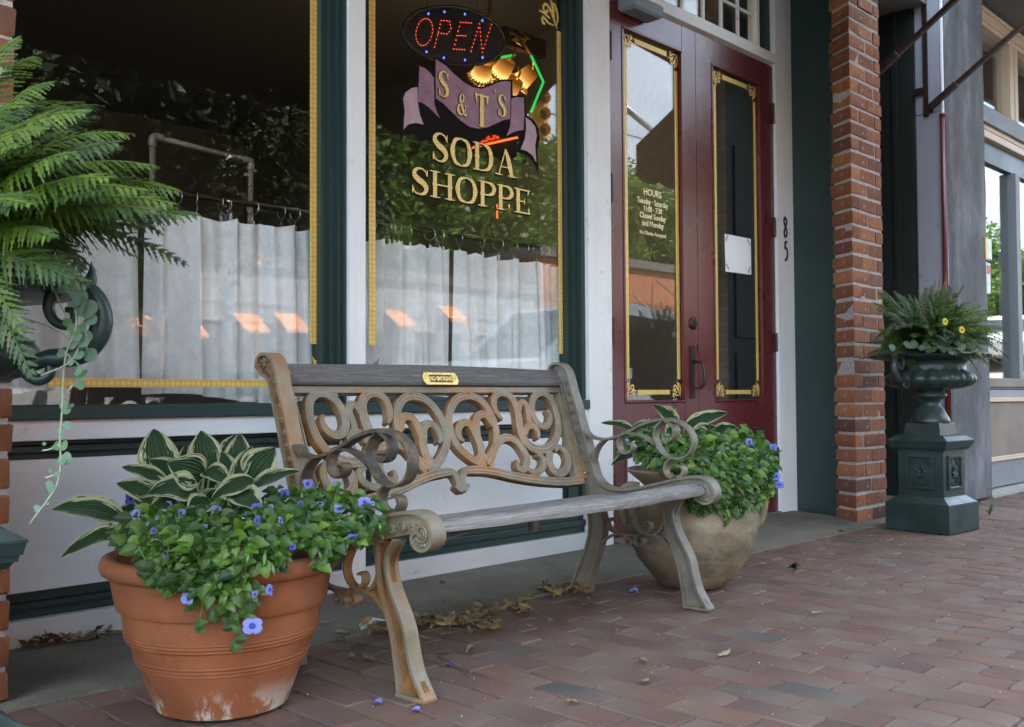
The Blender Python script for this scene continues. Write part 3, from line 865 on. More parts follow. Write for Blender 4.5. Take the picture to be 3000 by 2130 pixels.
# house number
def strokes(mb, paths, w, t, o, ax, ay, az, k=6):
    for i, p in enumerate(paths):
        ws = w
        pts = p
        if isinstance(p, tuple): pts, ws = p
        ribbon(mb, pts, ws, t, M=fr(o, ax, ay, az), k=k, zoff=i * .0003)
hn = MB()
strokes(hn, [[(.028, .107), (.018, .118), (.006, .110), (.004, .092), (.014, .074), (.030, .052), (.036, .028), (.026, .008), (.012, .006), (.004, .022), (.008, .044), (.022, .066), (.032, .088), (.036, .112)]], .0150, .003, (5.333, 2.9555 - WY, 1.648), (1, 0, 0), (0, 0, 1), (0, -1, 0))
strokes(hn, [[(.034, .112), (.010, .106)], [(.010, .110), (.008, .066)], [(.008, .070), (.020, .073), (.032, .060), (.034, .035), (.026, .012), (.010, .002), (.004, .004)]], .0150, .003, (5.336, 2.9555 - WY, 1.512), (1, 0, 0), (0, 0, 1), (0, -1, 0))
hn.build('house_number', M['black'], shop)
# splayed green surround between door frame and pier
sg = MB()
sg.prism([(5.372, 2.665), (5.452, 2.955), (5.60, 2.955), (5.60, 2.665)], .0, 3.7, 'z', M=Matrix.Translation((0, -WY, 0)))
sg.prism([(5.362, 2.650), (5.368, 2.672), (5.60, 2.672), (5.60, 2.650)], .0, 3.7, 'z', M=Matrix.Translation((0, -WY, 0)))
sg.build('door_surround', M['green'], shop)
# ================================================================ window lettering
LM = lambda x, z, y=3.0455: fr((x, y - WY, z), (1, 0, 0), (0, 0, 1), (0, -1, 0))
def crv(p, k=5): return [(q.x, q.y) for q in smooth_path([(a, b, 0) for a, b in p], k)]
# each glyph: list of (points, widths) on a 1-high body; stems swell at the middle like the sign's letters
def stem(x, z0=0, z1=1, w=.17): return ([(x, z0), (x, z0 + .02), (x, (z0 + z1) / 2 - .07), (x, (z0 + z1) / 2), (x, (z0 + z1) / 2 + .07), (x, z1 - .02), (x, z1)], [w * 1.1, w * .95, w * .95, w * 1.45, w * .95, w * .95, w * 1.1])
def serif(x, z, w=.36, up=1): return ([(x - w / 2, z + up * .018), (x, z + up * .022), (x + w / 2, z + up * .018)], [.02, .055, .02])
G = {}
G['H'] = (.86, [stem(.17), stem(.69), ([(.17, .5), (.69, .5)], [.045, .045]), serif(.17, 0), serif(.17, 1, up=-1), serif(.69, 0), serif(.69, 1, up=-1)])
G['P'] = (.70, [stem(.17), ([(.17, .97), (.38, .97), (.55, .9), (.61, .74), (.55, .57), (.38, .48), (.17, .48)], [.03, .05, .13, .17, .13, .05, .03]), serif(.17, 0), serif(.17, 1, .3, up=-1)])
G['E'] = (.70, [stem(.17), ([(.17, .97), (.60, .97)], [.05, .05]), ([(.17, .03), (.63, .03)], [.05, .05]), ([(.17, .5), (.44, .5)], [.04, .04]), ([(.60, 1.0), (.585, .86), (.575, .74)], [.10, .06, .01]), ([(.63, 0), (.61, .15), (.60, .28)], [.10, .06, .01]), ([(.44, .62), (.425, .5), (.44, .38)], [.02, .06, .02]), serif(.14, 1, .28, up=-1), serif(.14, 0, .28)])
G['D'] = (.84, [stem(.17), ([(.17, .97), (.42, .97), (.64, .84), (.72, .5), (.64, .16), (.42, .03), (.17, .03)], [.03, .05, .14, .19, .14, .05, .03]), serif(.14, 0, .26), serif(.14, 1, .26, up=-1)])
G['O'] = (.86, [([(.43, .985), (.22, .90), (.13, .68), (.11, .5), (.13, .32), (.22, .10), (.43, .015)], [.04, .12, .15, .20, .15, .12, .04]), ([(.43, .985), (.64, .90), (.73, .68), (.75, .5), (.73, .32), (.64, .10), (.43, .015)], [.04, .12, .15, .20, .15, .12, .04])])
G['A'] = (.86, [([(.45, 1.0), (.55, .7), (.62, .42), (.72, .0)], [.06, .17, .19, .16]), ([(.46, .98), (.32, .5), (.18, .0)], [.03, .05, .045]), ([(.28, .32), (.60, .32)], [.04, .04]), serif(.18, 0, .3), serif(.72, 0, .34)])
G['S'] = (.66, [([(.55, .74), (.50, .90), (.34, .985), (.17, .90), (.13, .72), (.26, .56), (.44, .44), (.53, .26), (.46, .08), (.30, .015), (.14, .08), (.09, .26)], [.02, .05, .045, .11, .17, .19, .19, .17, .11, .045, .05, .02]), ([(.57, .70), (.56, .84), (.57, .98)], [.01, .05, .02]), ([(.07, .02), (.08, .16), (.07, .32)], [.02, .06, .01])])
G['T'] = (.80, [([(.40, 0), (.40, .02), (.40, .43), (.40, .5), (.40, .57), (.40, .98), (.40, 1)], [.2, .17, .17, .24, .17, .17, .2]), ([(.06, .965), (.74, .965)], [.06, .06]), ([(.07, 1.0), (.085, .86), (.10, .70)], [.10, .07, .01]), ([(.73, 1.0), (.715, .86), (.70, .70)], [.10, .07, .01]), serif(.40, 0, .42)])
G["'"] = (.22, [([(.10, 1.0), (.13, .90), (.08, .74)], [.12, .11, .01])])
G['&'] = (.80, [([(.70, .06), (.52, .10), (.36, .44), (.24, .70), (.28, .90), (.40, .96), (.50, .86), (.46, .68), (.30, .54), (.12, .38), (.10, .18), (.24, .04), (.44, .08), (.58, .26), (.64, .46)], [.10, .12, .15, .12, .07, .05, .07, .07, .05, .10, .15, .10, .05, .04, .03]), ([(.52, .47), (.64, .47), (.76, .45)], [.02, .05, .02])])
def glyph(mb, ch, x, z, h, sx=1.0, grow=0.0, depth=0.0, slant=0.0, bend=None, y=3.0455, n=[0]):
    adv, st = G[ch]
    for pts, ws in st:
        n[0] = (n[0] + 1) % 40
        q = []
        for a, b in pts:
            X = a * h * sx + b * h * slant; Z = b * h
            if bend: Z += bend(x + X)
            q.append((X, Z))
        ribbon(mb, q, [w * h * (.5 + .5 * sx) + grow for w in ws], .0008, M=LM(x, z, y - depth), k=5, zoff=n[0] * .00002)
    return adv * h * sx
def word(txt, x0, x1, z, h, bend=None, name='lettering', y=3.0455):
    tot = sum(G[c][0] for c in txt)
    sx = (x1 - x0) / (tot * h)
    for m, grow, dep, dx, nm in ((M['flatblack'], .009, -.0012, .002, name + '_shadow'), (M['gold2'], 0, .0, 0, name)):
        mb = MB(); x = x0
        for c in txt:
            x += glyph(mb, c, x + dx, z - (dx and .002), h, sx, grow, dep, bend=bend, y=y)
        mb.build(nm, m, shop)
word('SODA', 2.655, 3.145, 1.679, .118, name='lettering')
word('SHOPPE', 2.545, 3.245, 1.528, .108, name='lettering')
# ribbon banner behind the name
def bp(p): return [(1000 + a / 2.287, b / 2.287) for a, b in p]
def flat(name, pts, m, y, k=0):
    q = [at(a, b, y) for a, b in bp(pts)]
    MB().prism([(v.x, v.z) for v in q], y - WY, y - WY + .0006).build(name, m, shop)
M['banner'] = plain('mauve_ribbon_paint', (.27, .135, .185), .5, 0, .2)
M['banner2'] = plain('pale_mauve_ribbon_paint', (.40, .26, .31), .5, 0, .15)
flat('banner_shadow', [(523, 430), (620, 470), (618, 385), (640, 385), (705, 425), (770, 490), (830, 540), (885, 575), (940, 583), (1000, 560), (1060, 535), (1100, 530), (1146, 537), (1150, 640), (1226, 638), (1240, 770), (1290, 805), (1322, 860), (1328, 930), (1316, 1000), (1320, 1170), (1290, 1090), (1240, 1040), (1185, 1012), (1192, 950), (1190, 890), (1120, 925), (1000, 900), (930, 950), (870, 992), (790, 985), (720, 955), (640, 940), (540, 938), (480, 895), (440, 860), (420, 880), (400, 960), (402, 780), (398, 660), (425, 605), (470, 575), (515, 570)], M['flatblack'], 3.0478)
flat('banner', [(632, 395), (700, 440), (760, 500), (820, 550), (880, 585), (940, 596), (1000, 574), (1060, 549), (1100, 543), (1134, 548), (1132, 798), (1090, 803), (1040, 826), (980, 853), (920, 862), (860, 850), (800, 808), (740, 750), (680, 690), (634, 660)], M['banner'], 3.047)
flat('banner_fold', [(524, 442), (560, 457), (600, 492), (620, 522), (624, 700), (640, 750), (662, 792), (630, 762), (590, 722), (545, 690), (514, 680)], M['banner'], 3.047)
flat('banner_tail', [(510, 583), (470, 590), (430, 620), (414, 660), (425, 740), (421, 800), (417, 868), (450, 832), (500, 823), (552, 835), (527, 770), (513, 690)], M['banner2'], 3.047)
flat('banner_fold', [(1140, 662), (1170, 650), (1222, 652), (1227, 750), (1221, 870), (1180, 876), (1140, 892), (1108, 912), (1130, 850), (1138, 780)], M['banner'], 3.047)
flat('banner_tail', [(1236, 787), (1270, 811), (1299, 850), (1310, 910), (1299, 970), (1304, 1040), (1307, 1090), (1280, 1040), (1240, 1010), (1202, 1000), (1230, 930), (1239, 860)], M['banner2'], 3.047)
nm = MB(); ns = MB()
for c, px, py, ph, sx in (('S', 648, 640, 175, 1.0), ('&', 775, 765, 150, .92), ('T', 895, 835, 215, .84), ("'", 1022, 690, 90, 1.0), ('S', 1048, 775, 150, .95)):
    a = at(1000 + px / 2.287, py / 2.287, 3.0455); b = at(1000 + px / 2.287, (py - ph) / 2.287, 3.0455)
    h = b.z - a.z
    glyph(nm, c, a.x, a.z, h, sx * .9, slant=.0)
    glyph(ns, c, a.x - .003, a.z - .002, h, sx * .9, .007, -.0008)
nm.build('lettering', M['gold2'], shop); ns.build('lettering_shadow', M['bronze'], shop)
# small text from outlines of the built-in font
def text(s, size, loc, m, par=None, bold=.0, ext=.0006, sx=1.0, align='CENTER', name='lettering', rot=(pi / 2, 0, 0)):
    cu = bpy.data.curves.new(name, 'FONT'); cu.body = s; cu.size = size; cu.extrude = ext; cu.offset = bold; cu.align_x = align
    cu.resolution_u = 3
    tmp = bpy.data.objects.new(name, cu); COL.objects.link(tmp)
    dg = bpy.context.evaluated_depsgraph_get()
    me = bpy.data.meshes.new_from_object(tmp.evaluated_get(dg))
    bpy.data.objects.remove(tmp); bpy.data.curves.remove(cu)
    me.materials.clear(); me.materials.append(m); me.name = name
    o = obj(name, me, None, par, loc); o.rotation_euler = rot; o.scale = (sx, 1, 1)
    return o
M['goldtext'] = plain('pale_gold_paint', (.85, .74, .45), .45, 0)
for s, sz, z, sx, b in (('HOURS', .046, 1.722, 1.0, .0010), ('Tuesday · Saturday', .040, 1.676, .86, .0006), ('11:00 · 7:30', .038, 1.640, .88, .0006), ('Closed Sunday', .040, 1.604, .92, .0006), ('and Monday', .040, 1.566, .92, .0006), ('No Checks Accepted', .026, 1.522, .98, .0003)):
    text(s, sz, (4.086, 2.9925 - WY, z), M['goldtext'], d1, b, sx=sx)
# ================================================================ things in the windows
# open sign with light points
sg = thing('open_sign', (3.018, 3.3, 2.345), 'black oval sign with red light dots spelling OPEN and blue dots around', 'sign', rz=radians(-28)); sg.scale = (.742, .742, 1)
th = [2 * pi * k / 64 for k in range(64)]
ov = [(.318 * cos(t), .132 * sin(t)) for t in th]
MB().prism(ov, 0, .03).build('sign_board', M['black'], sg)
M['rim'] = plain('black_plastic_rim', (.03, .03, .032), .25)
rm = MB().tube([(a * 1.0, -.004, b * 1.0) for a, b in ov] + [(ov[0][0], -.004, ov[0][1]), (ov[1][0], -.004, ov[1][1])], .009, 8, cap=False)
rm.build('sign_rim', M['rim'], sg, True)
M['ledr'] = emit('red_light', (1, .07, .03), .55)
M['ledb'] = emit('blue_light', (.06, .10, 1), .8)
def seg(p, n): 
    out = []
    L = [0]
    for i in range(len(p) - 1): L.append(L[-1] + math.dist(p[i], p[i + 1]))
    for k in range(n):
        t = L[-1] * k / (n - 1)
        i = max(j for j in range(len(L)) if L[j] <= t + 1e-9); i = min(i, len(p) - 2)
        q = (t - L[i]) / max(1e-9, L[i + 1] - L[i]); out.append((p[i][0] + (p[i + 1][0] - p[i][0]) * q, p[i][1] + (p[i + 1][1] - p[i][1]) * q))
    return out
dots = []
dots += [(-.190 + .050 * cos(t), .003 + .062 * sin(t)) for t in [2 * pi * k / 22 for k in range(22)]]
dots += seg([(-.112, -.060), (-.098, .064)], 8) + seg([(-.098, .064), (-.048, .066), (-.030, .036), (-.045, .006), (-.103, .004)], 11)[1:]
dots += seg([(.006, -.060), (.022, .066)], 7) + seg([(.022, .066), (.090, .068)], 5)[1:] + seg([(.014, .004), (.068, .006)], 5)[1:] + seg([(.006, -.060), (.074, -.058)], 5)[1:]
dots += seg([(.116, -.062), (.142, .068)], 8) + seg([(.142, .068), (.188, -.062)], 8)[1:] + seg([(.188, -.062), (.218, .072)], 8)[1:]
db = MB()
for a, b in dots: db.ball((a + .22 * b, -.003, b), .0026, 8, 5)
db.build('red_lights', M['ledr'], sg, True)
db = MB()
for t in (125, 103, 77, 52, -52, -77, -104, -128):
    db.ball((.285 * cos(radians(t)) * 1.0, -.003, .108 * sin(radians(t))), .0055, 8, 5)
db.build('blue_lights', M['ledb'], sg, True)
MB().tube([(-.17, .01, .115), (-.15, .02, .9)], .002, 5).tube([(.15, .01, .12), (.10, .02, .9)], .002, 5).build('hanging_chain', M['steel'], sg)
# curtains on rods with clip rings
def curtain(x0, x1, zt, zb, seed, label, y=3.16):
    r = random.Random(seed)
    nx = 150; nz = 26
    ph = [r.uniform(0, 6.28) for _ in range(5)]
    t = thing('lace_curtain', (x0, y, zb), label, 'curtain', 'white lace cafe curtains')
    vs = []
    ks = [(x1 - x0) * i / 6 for i in range(7)]
    for j in range(nz + 1):
        v = j / nz
        for i in range(nx + 1):
            u = i / nx; X = (x1 - x0) * u
            a = .5 + .5 * sin(X * 24 + ph[0] + 1.2 * sin(X * 5 + ph[2])) ** 3
            yy = .020 * sin(X * 46 + ph[0] + 2.2 * sin(X * 7 + ph[1])) + .026 * sin(X * 15 + ph[2] + v * .8) * (.55 + .45 * (1 - v)) + .012 * sin(X * 85 + ph[3] + v * 1.3)
            hem = .018 * sin(X * 7.5 + ph[3]) * (1 - v) ** 2
            sag = -.012 * abs(sin(pi * u * 6)) * v ** 6
            vs.append((X + .008 * sin(X * 46 + ph[1]), yy, (zt - zb) * v + hem + sag))
    W = nx + 1
    fs = [(j * W + i, j * W + i + 1, (j + 1) * W + i + 1, (j + 1) * W + i) for j in range(nz) for i in range(nx)]
    MB().add(vs, fs).build('cloth', M['lace'], t, True)
    return t
curtain(.86, 1.485, 1.345, .745, 3, 'white lace curtain at the left end of the left window behind the fern')
curtain(1.505, 2.16, 1.35, .715, 4, 'white lace curtain in the left window right of the dark gap')
curtain(2.30, 2.865, 1.35, .720, 5, 'white lace curtain below the word SHOPPE in left half of window')
curtain(2.885, 3.62, 1.345, .712, 6, 'white lace curtain in the right window beside the red door')
def rod(x0, x1, xs, label):
    t = thing('curtain_rod', (x0, 3.2, 1.42), label, 'curtain rod', 'curtain rods')
    MB().tube([(0, 0, 0), (x1 - x0, 0, 0)], .011, 10).build('rod', M['bronze'], t, True)
    rr = random.Random(5)
    for x in xs:
        g = sub('curtain_ring', t, (x - x0, 0, -.012))
        a = rr.uniform(-.5, .5)
        ring = MB().tube([(.0 + .026 * sin(a) * cos(q), .026 * cos(a) * cos(q), .026 * sin(q)) for q in [2 * pi * k / 20 for k in range(22)]], .0018, 6, cap=False)
        ring.build('ring', M['steel'], g, True)
        MB().tube([(0, 0, -.026), (.003, 0, -.033), (-.002, 0, -.040), (0, 0, -.048)], .0012, 5).box((-.006, -.004, -.070), (.006, .004, -.047)).build('clip', M['steel'], g)
rod(.8, 2.24, [.9, 1.05, 1.15, 1.3, 1.40, 1.47, 1.53, 1.64, 1.71, 1.80, 1.84, 1.93, 2.05, 2.11], 'dark curtain rod with steel clip rings in the left window')
rod(2.3, 3.75, [2.37, 2.48, 2.56, 2.585, 2.61, 2.67, 2.78, 2.835, 2.855, 2.95, 3.09, 3.19, 3.29, 3.36, 3.40, 3.45, 3.50], 'dark curtain rod with steel clip rings below the gold lettering')
# pipe frame
pf = thing('pipe_frame', (1.74, 3.6, .7), 'brown plastic pipe frame standing behind the left lace curtains', 'pipe frame')
MB().tube([(0, 0, 0), (0, 0, 1.0)], .011, 12).tube([(.01, 0, 1.01), (.41, -.0, .985)], .011, 12).tube([(.42, 0, .98), (.42, 0, 0)], .011, 12).build('pipe', M['pvc'], pf, True)
for x, z, s in ((0, 1.01, 1), (.42, .985, -1)):
    MB().tube(smooth_path([(x, 0, z - .04), (x, 0, z - .01), (x + s * .012, 0, z + .001), (x + s * .04, 0, z)], 4), .0145, 12).build('pipe_elbow', M['pvc'], pf, True)
# hanging lamp
def glow():
    t = NT('amber_shade_glow')
    sx = t.new('ShaderNodeSeparateXYZ'); t.link(t.co.outputs['Object'], sx.inputs[0])
    g = t.math('MULTIPLY', t.math('ADD', sx.outputs[2], .05), 9.0)
    e = t.new('ShaderNodeEmission')
    t.link(t.ramp(g, [(0, (1, .62, .22)), (.35, (1, .42, .08)), (1, (.55, .16, .02))]), e.inputs[0])
    t.link(t.ramp(g, [(0, .40), (.4, .13), (1, .03)]), e.inputs[1])
    return t.done(e.outputs[0])
M['lampglass'] = glow()
M['lamphot'] = emit('lamp_bulb_glow', (1, .80, .42), .7)
M['ornament'] = plain('gilt_lamp_metal', (.55, .34, .08), .3, .9, .4, .4, 50)
ch = thing('chandelier', (4.13, 4.2, 2.62), 'gilt ceiling lamp with glowing amber glass shades behind the OPEN sign', 'ceiling lamp')
MB().tube([(0, 0, .05), (0, 0, .75)], .012, 8).ball((0, 0, .08), .05, 12, 8, (1, 1, .8)).build('lamp_stem', M['ornament'], ch, True)
for k, (dx, dz, tx) in enumerate(((-.16, -.02, -.5), (-.03, .01, 0), (.20, .02, .5), (.03, -.09, .1))):
    shp = sub('lamp_shade', ch, (dx, -.10 - .04 * (k % 2), dz)); shp.rotation_euler = (.85, tx, 0)
    MB().lathe([(.045, .06), (.05, .02), (.056, -.03), (.060, -.05)], 20).build('glass_shade', M['lampglass'], shp, True)
    MB().lathe([(0, -.047), (.045, -.047)], 20).build('bulb', M['lamphot'], shp, True)
    fb = MB()
    for q in range(22):
        t = 2 * pi * q / 22
        fb.tube(smooth_path([(.058 * cos(t), .058 * sin(t), -.04), (.074 * cos(t + .1), .074 * sin(t + .1), -.052), (.080 * cos(t), .080 * sin(t), -.066), (.068 * cos(t - .1), .068 * sin(t - .1), -.060)], 2), .0042, 5)
    fb.build('shade_fringe', M['ornament'], shp, True)
    MB().tube(smooth_path([(0, 0, .06), (-dx * .3, 0, .10), (-dx * .8, .03, .12)], 3), .008, 6).build('lamp_arm', M['ornament'], shp, True)
cl_ = bpy.data.lights.new('chandelier_light', 'POINT'); cl_.energy = 3; cl_.color = (1, .72, .42); cl_.shadow_soft_size = .12
clo = bpy.data.objects.new('chandelier_light', cl_); COL.objects.link(clo); clo.parent = ch; clo.location = (.02, -.12, -.22)
# neon in the shop
M['neong'] = emit('green_neon', (.03, .8, .12), .13)
M['neonr'] = emit('red_neon', (1, .06, .01), .22)
M['neono'] = emit('orange_neon', (1, .13, .02), .35)
ng = thing('green_neon_tube', (4.2, 4.0, 2.6), 'green neon tube bent along a wall panel behind the lamp', 'neon tube')
def A(x, y, Y, o): q = at(x, y, Y); return (q.x - o[0], q.y - o[1], q.z - o[2])
og = (4.2, 4.0, 2.6)
MB().tube([A(1470, 168, 4.0, og), A(1508, 161, 4.0, og)], .0075, 8).build('tube', M['neong'], ng, True)
MB().tube([A(1556, 163, 4.0, og), A(1592, 240, 4.0, og), A(1556, 328, 4.0, og)], .0075, 8).build('tube', M['neong'], ng, True)
bmv = thing('wooden_beam', (4.2, 4.05, 2.7), 'short brown wooden beam with gilt ornament behind the window', 'beam')
a = A(1480, 128, 4.05, (4.2, 4.05, 2.7)); b = A(1600, 165, 4.05, (4.2, 4.05, 2.7))
MB().box((a[0], 0, b[2] - .01), (b[0], .05, b[2] + .1), .003).build('beam', M['brown'], bmv)
fb = MB()
for q in range(16):
    x, z = a[0] + .05 + rp.uniform(0, .13), b[2] + .04 + rp.uniform(-.025, .03)
    fb.tube(smooth_path([(x, -.005, z), (x + rp.uniform(-.04, .04), -.02, z + rp.uniform(-.02, .02)), (x + rp.uniform(-.05, .05), -.006, z + rp.uniform(-.03, .03))], 3), .004, 5)
fb.build('gilt_ornament', M['ornament'], bmv, True)
ps = thing('prescription_sign', (3.95, 4.0, 2.17), 'red neon wall sign reading PRESCRI partly hidden by the ribbon banner', 'neon sign')
op = (3.95, 4.0, 2.17)
MB().tube([A(1478, 368, 4.0, op), A(1382, 392, 4.0, op), A(1379, 433, 4.0, op), A(1514, 403, 4.0, op)], .006, 8).build('neon_border', M['neono'], ps, True)
q0 = at(1389, 424, 4.0); q1 = at(1476, 402, 4.0)
tx = text('PRESCRI', .084, (q0.x - op[0], -.004, q0.z - op[2]), M['neonr'], ps, .0008, .002, .68, 'LEFT', 'neon_letters', (pi / 2, -atan2(q1.z - q0.z, q1.x - q0.x), 0))
MB().box((-.22, .02, -.10), (.30, .04, .16)).build('sign_backing', M['black'], ps)
rr = at(1457, 640, 4.2); r2 = at(1492, 640, 4.2)
for i, q in enumerate((rr, r2)):
    o = thing('candle_lamp', (q.x, q.y, q.z), ('thin amber tube light left of its twin, below the second P of SHOPPE', 'thin amber tube light right of its twin, below the E of SHOPPE')[i], 'lamp')
    MB().tube([(0, 0, 0), (0, 0, .085)], .004, 8).build('amber_tube', M['neono'] if i == 0 else M['ornament'], o, True)
# ================================================================ neighbour: alcove, pillar, second shop
M['dgreen'] = paint('black_green_paint', (.012, .018, .016), .5, (1, 1, .05), dirt=(.03, .035, .03))
al = thing('alcove_doorway', (5.67, 3.6, 0), 'dark recessed green doorway between brick pier and grey pillar', 'doorway')
MB().box((0, 0, .035), (.95, .1, 3.7), .002).box((.15, -.02, .1), (.42, 0, 1.0), .006).box((.52, -.02, .1), (.80, 0, 1.0), .006).box((.15, -.02, 1.1), (.42, 0, 2.4), .006).box((.52, -.02, 1.1), (.80, 0, 2.4), .006).build('door_leaf', M['dgreen'], al)
MB().box((.93, -.90, .035), (.955, 0, 3.7), .002).box((.912, -.80, .035), (.93, -.77, 3.7)).box((.918, -.42, .035), (.93, -.36, 3.7)).build('side_panel', M['dgreen'], al)
MB().box((0, -1.0, 3.3), (.95, .1, 3.7)).build('alcove_ceiling', M['dark'], al)
gp = thing('grey_pillar', (6.62, 2.51, 0), 'rough dark grey stucco pillar between the alcove and the cream framed shop', 'pillar')
def wob(mb, s, a):
    mb.v = [(v[0] + noise.noise(V((v[2] * s, v[1] * 3, 1))) * a, v[1] + noise.noise(V((v[0] * 5, v[2] * s, 7))) * a, v[2]) for v in mb.v]; return mb
pm = MB()
nz = 60
vs = []; fs = []
for k in range(nz + 1):
    z = 3.8 * k / nz
    xr = .75 + (.012 if z < .5 else 0)
    vs += [(.02, .0, z), (.03, -.006, z), (.3, -.004, z), (.55, -.003, z), (xr - .01, -.006, z), (xr, .004, z), (xr, .6, z), (.02, .6, z)]
for k in range(nz):
    for i in range(8): fs.append((k * 8 + i, k * 8 + (i + 1) % 8, k * 8 + 8 + (i + 1) % 8, k * 8 + 8 + i))
wob(pm.add(vs, fs), 4, .007).build('stucco', M['stucco'], gp, 60)
MB().box((0, .012, .03), (.018, .175, 1.0), .002).box((0, .012, 1.003), (.018, .175, 2.57), .002).box((0, .012, 2.574), (.018, .175, 3.8), .002).build('lilac_board', M['lilac'], gp)
MB().box((-.006, -.006, 2.30), (.012, .006, 3.8), .002).build('corner_strip', M['whitev'], gp)
pp = thing('downpipe', (6.607, 2.505, 0), 'dark maroon vertical pipe in front of lilac board beside the grey pillar', 'pipe')
MB().tube([(0, 0, 0), (0, 0, 2.545)], .019, 14).tube([(0, 0, 2.53), (0, 0, 2.55)], .021, 14).build('pipe', M['maroon'], pp, True)
# retractable awning over the alcove
aw = thing('side_awning', (6.6, 2.59, 2.6), 'dark folding awning with square metal arms over the alcove', 'awning')
M['fabric'] = leafmat('brown_awning_fabric', [(0, (.09, .066, .048)), (1, (.095, .07, .05))], .8, .25)
dd = V((0, -.59, .405)).normalized()
for nm_, o0 in (('awning_arm', V((0, 0, 0))), ('awning_arm', V((-.83, .03, 0)))):
    m = MB()
    x = V((1, 0, 0)); y = dd.cross(x)
    m.box((-.014, -.014, 0), (.014, .014, 1.55), .003, M=fr(o0, x, y, dd))
    m.box((-.018, -.018, 0), (.018, .018, .22), .003, M=fr(o0, x, y, dd))
    m.build(nm_, M['bronze'], aw)
MB().box((.008, .01, -.05), (.022, .04, 1.1), .002).box((.006, -.02, -.03), (.024, .01, .02), .002).box((.0, .045, .1), (.02, .11, .15), .002).build('wall_bracket', M['bronze'], aw)
c0 = V((-.9, -1.16, .79))
# cream framed shop
SY = 2.6
s2 = thing('cream_shop_front', (7.37, SY, 0), 'shop front with cream mouldings, tan panel and large reflecting window beyond the pillar', 'shop front')
def Q(name, m, *bx, bev=.003):
    mb = MB()
    for b in bx: mb.box((b[0] - 7.37, b[1] - SY, b[2]), (b[3] - 7.37, b[4] - SY, b[5]), min(bev, min(abs(b[i + 3] - b[i]) for i in range(3)) * .3))
    return mb.build(name, m, s2)
X1 = 13
Q('base_board', M['greyblue'], (7.37, 2.60, .03, X1, 2.8, .218))
Q('cream_moulding', M['cream'], (7.37, 2.585, .219, X1, 2.8, .235), (7.37, 2.592, .235, X1, 2.8, .252))
Q('tan_panel', M['tan'], (7.37, 2.615, .2525, X1, 2.8, .655))
Q('cream_moulding', M['cream'], (7.37, 2.588, .6555, X1, 2.8, .668), (7.37, 2.596, .668, X1, 2.8, .690))
Q('grey_rail', M['lilac'], (7.37, 2.60, .6905, X1, 2.8, .745), (7.37, 2.606, .748, X1, 2.8, .765))
Q('window_sill', M['tan'], (7.37, 2.575, .7655, X1, 2.8, .80), (7.37, 2.60, .80, X1, 2.8, .832))
MB().box((0, .06, .83), (X1 - 7.37, .066, 2.45)).build('window_pane', M['glass'], s2)
MB().box((0, .06, 2.85), (X1 - 7.37, .066, 3.44)).build('window_pane', M['glass'], s2)
Q('window_post', M['greyblue'], (8.305, 2.60, .832, 8.40, 2.74, 2.44)); Q('window_post', M['greyblue'], (9.9, 2.60, .832, 10.0, 2.74, 2.44))
Q('window_head', M['green'], (7.37, 2.63, 2.44, X1, 2.8, 2.60))
Q('cream_moulding', M['cream'], (7.37, 2.590, 2.601, X1, 2.8, 2.625), (7.37, 2.602, 2.625, X1, 2.8, 2.665), (7.37, 2.596, 2.665, X1, 2.8, 2.70))
Q('grey_rail', M['greyblue'], (7.37, 2.57, 2.7005, X1, 2.8, 2.76), (7.37, 2.60, 2.761, X1, 2.8, 2.85))
Q('transom_mullion', M['cream'], (8.23, 2.60, 2.851, 8.301, 2.70, 3.44), (8.30, 2.606, 2.851, 8.341, 2.70, 3.44), (8.34, 2.60, 2.851, 8.41, 2.70, 3.44)); Q('transom_mullion', M['cream'], (10.1, 2.60, 2.851, 10.3, 2.70, 3.44))
Q('cream_moulding', M['cream'], (7.37, 2.60, 3.441, X1, 2.8, 3.475), (7.37, 2.586, 3.475, X1, 2.8, 3.51), (7.37, 2.596, 3.51, X1, 2.8, 3.545), (7.37, 2.58, 3.545, X1, 2.8, 3.57))
Q('soffit', M['dark'], (7.37, 1.9, 3.60, X1, 2.9, 3.66))
Q('gutter', M['light'], (7.37, 1.86, 3.58, X1, 1.93, 3.72))
rm2 = MB().box((-.0, 2.4, 0), (5.6, 2.5, 3.6)).box((5.55, .2, 0), (5.6, 2.5, 3.6)).box((0, .2, .7), (5.6, 2.5, .8))
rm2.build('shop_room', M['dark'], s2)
M['signy'] = plain('yellow_sign_face', (.75, .5, .02), .4)
ms = thing('meter_box', (7.40, 2.56, 1.75), 'small grey box with yellow front edge at the pillar corner', 'box')
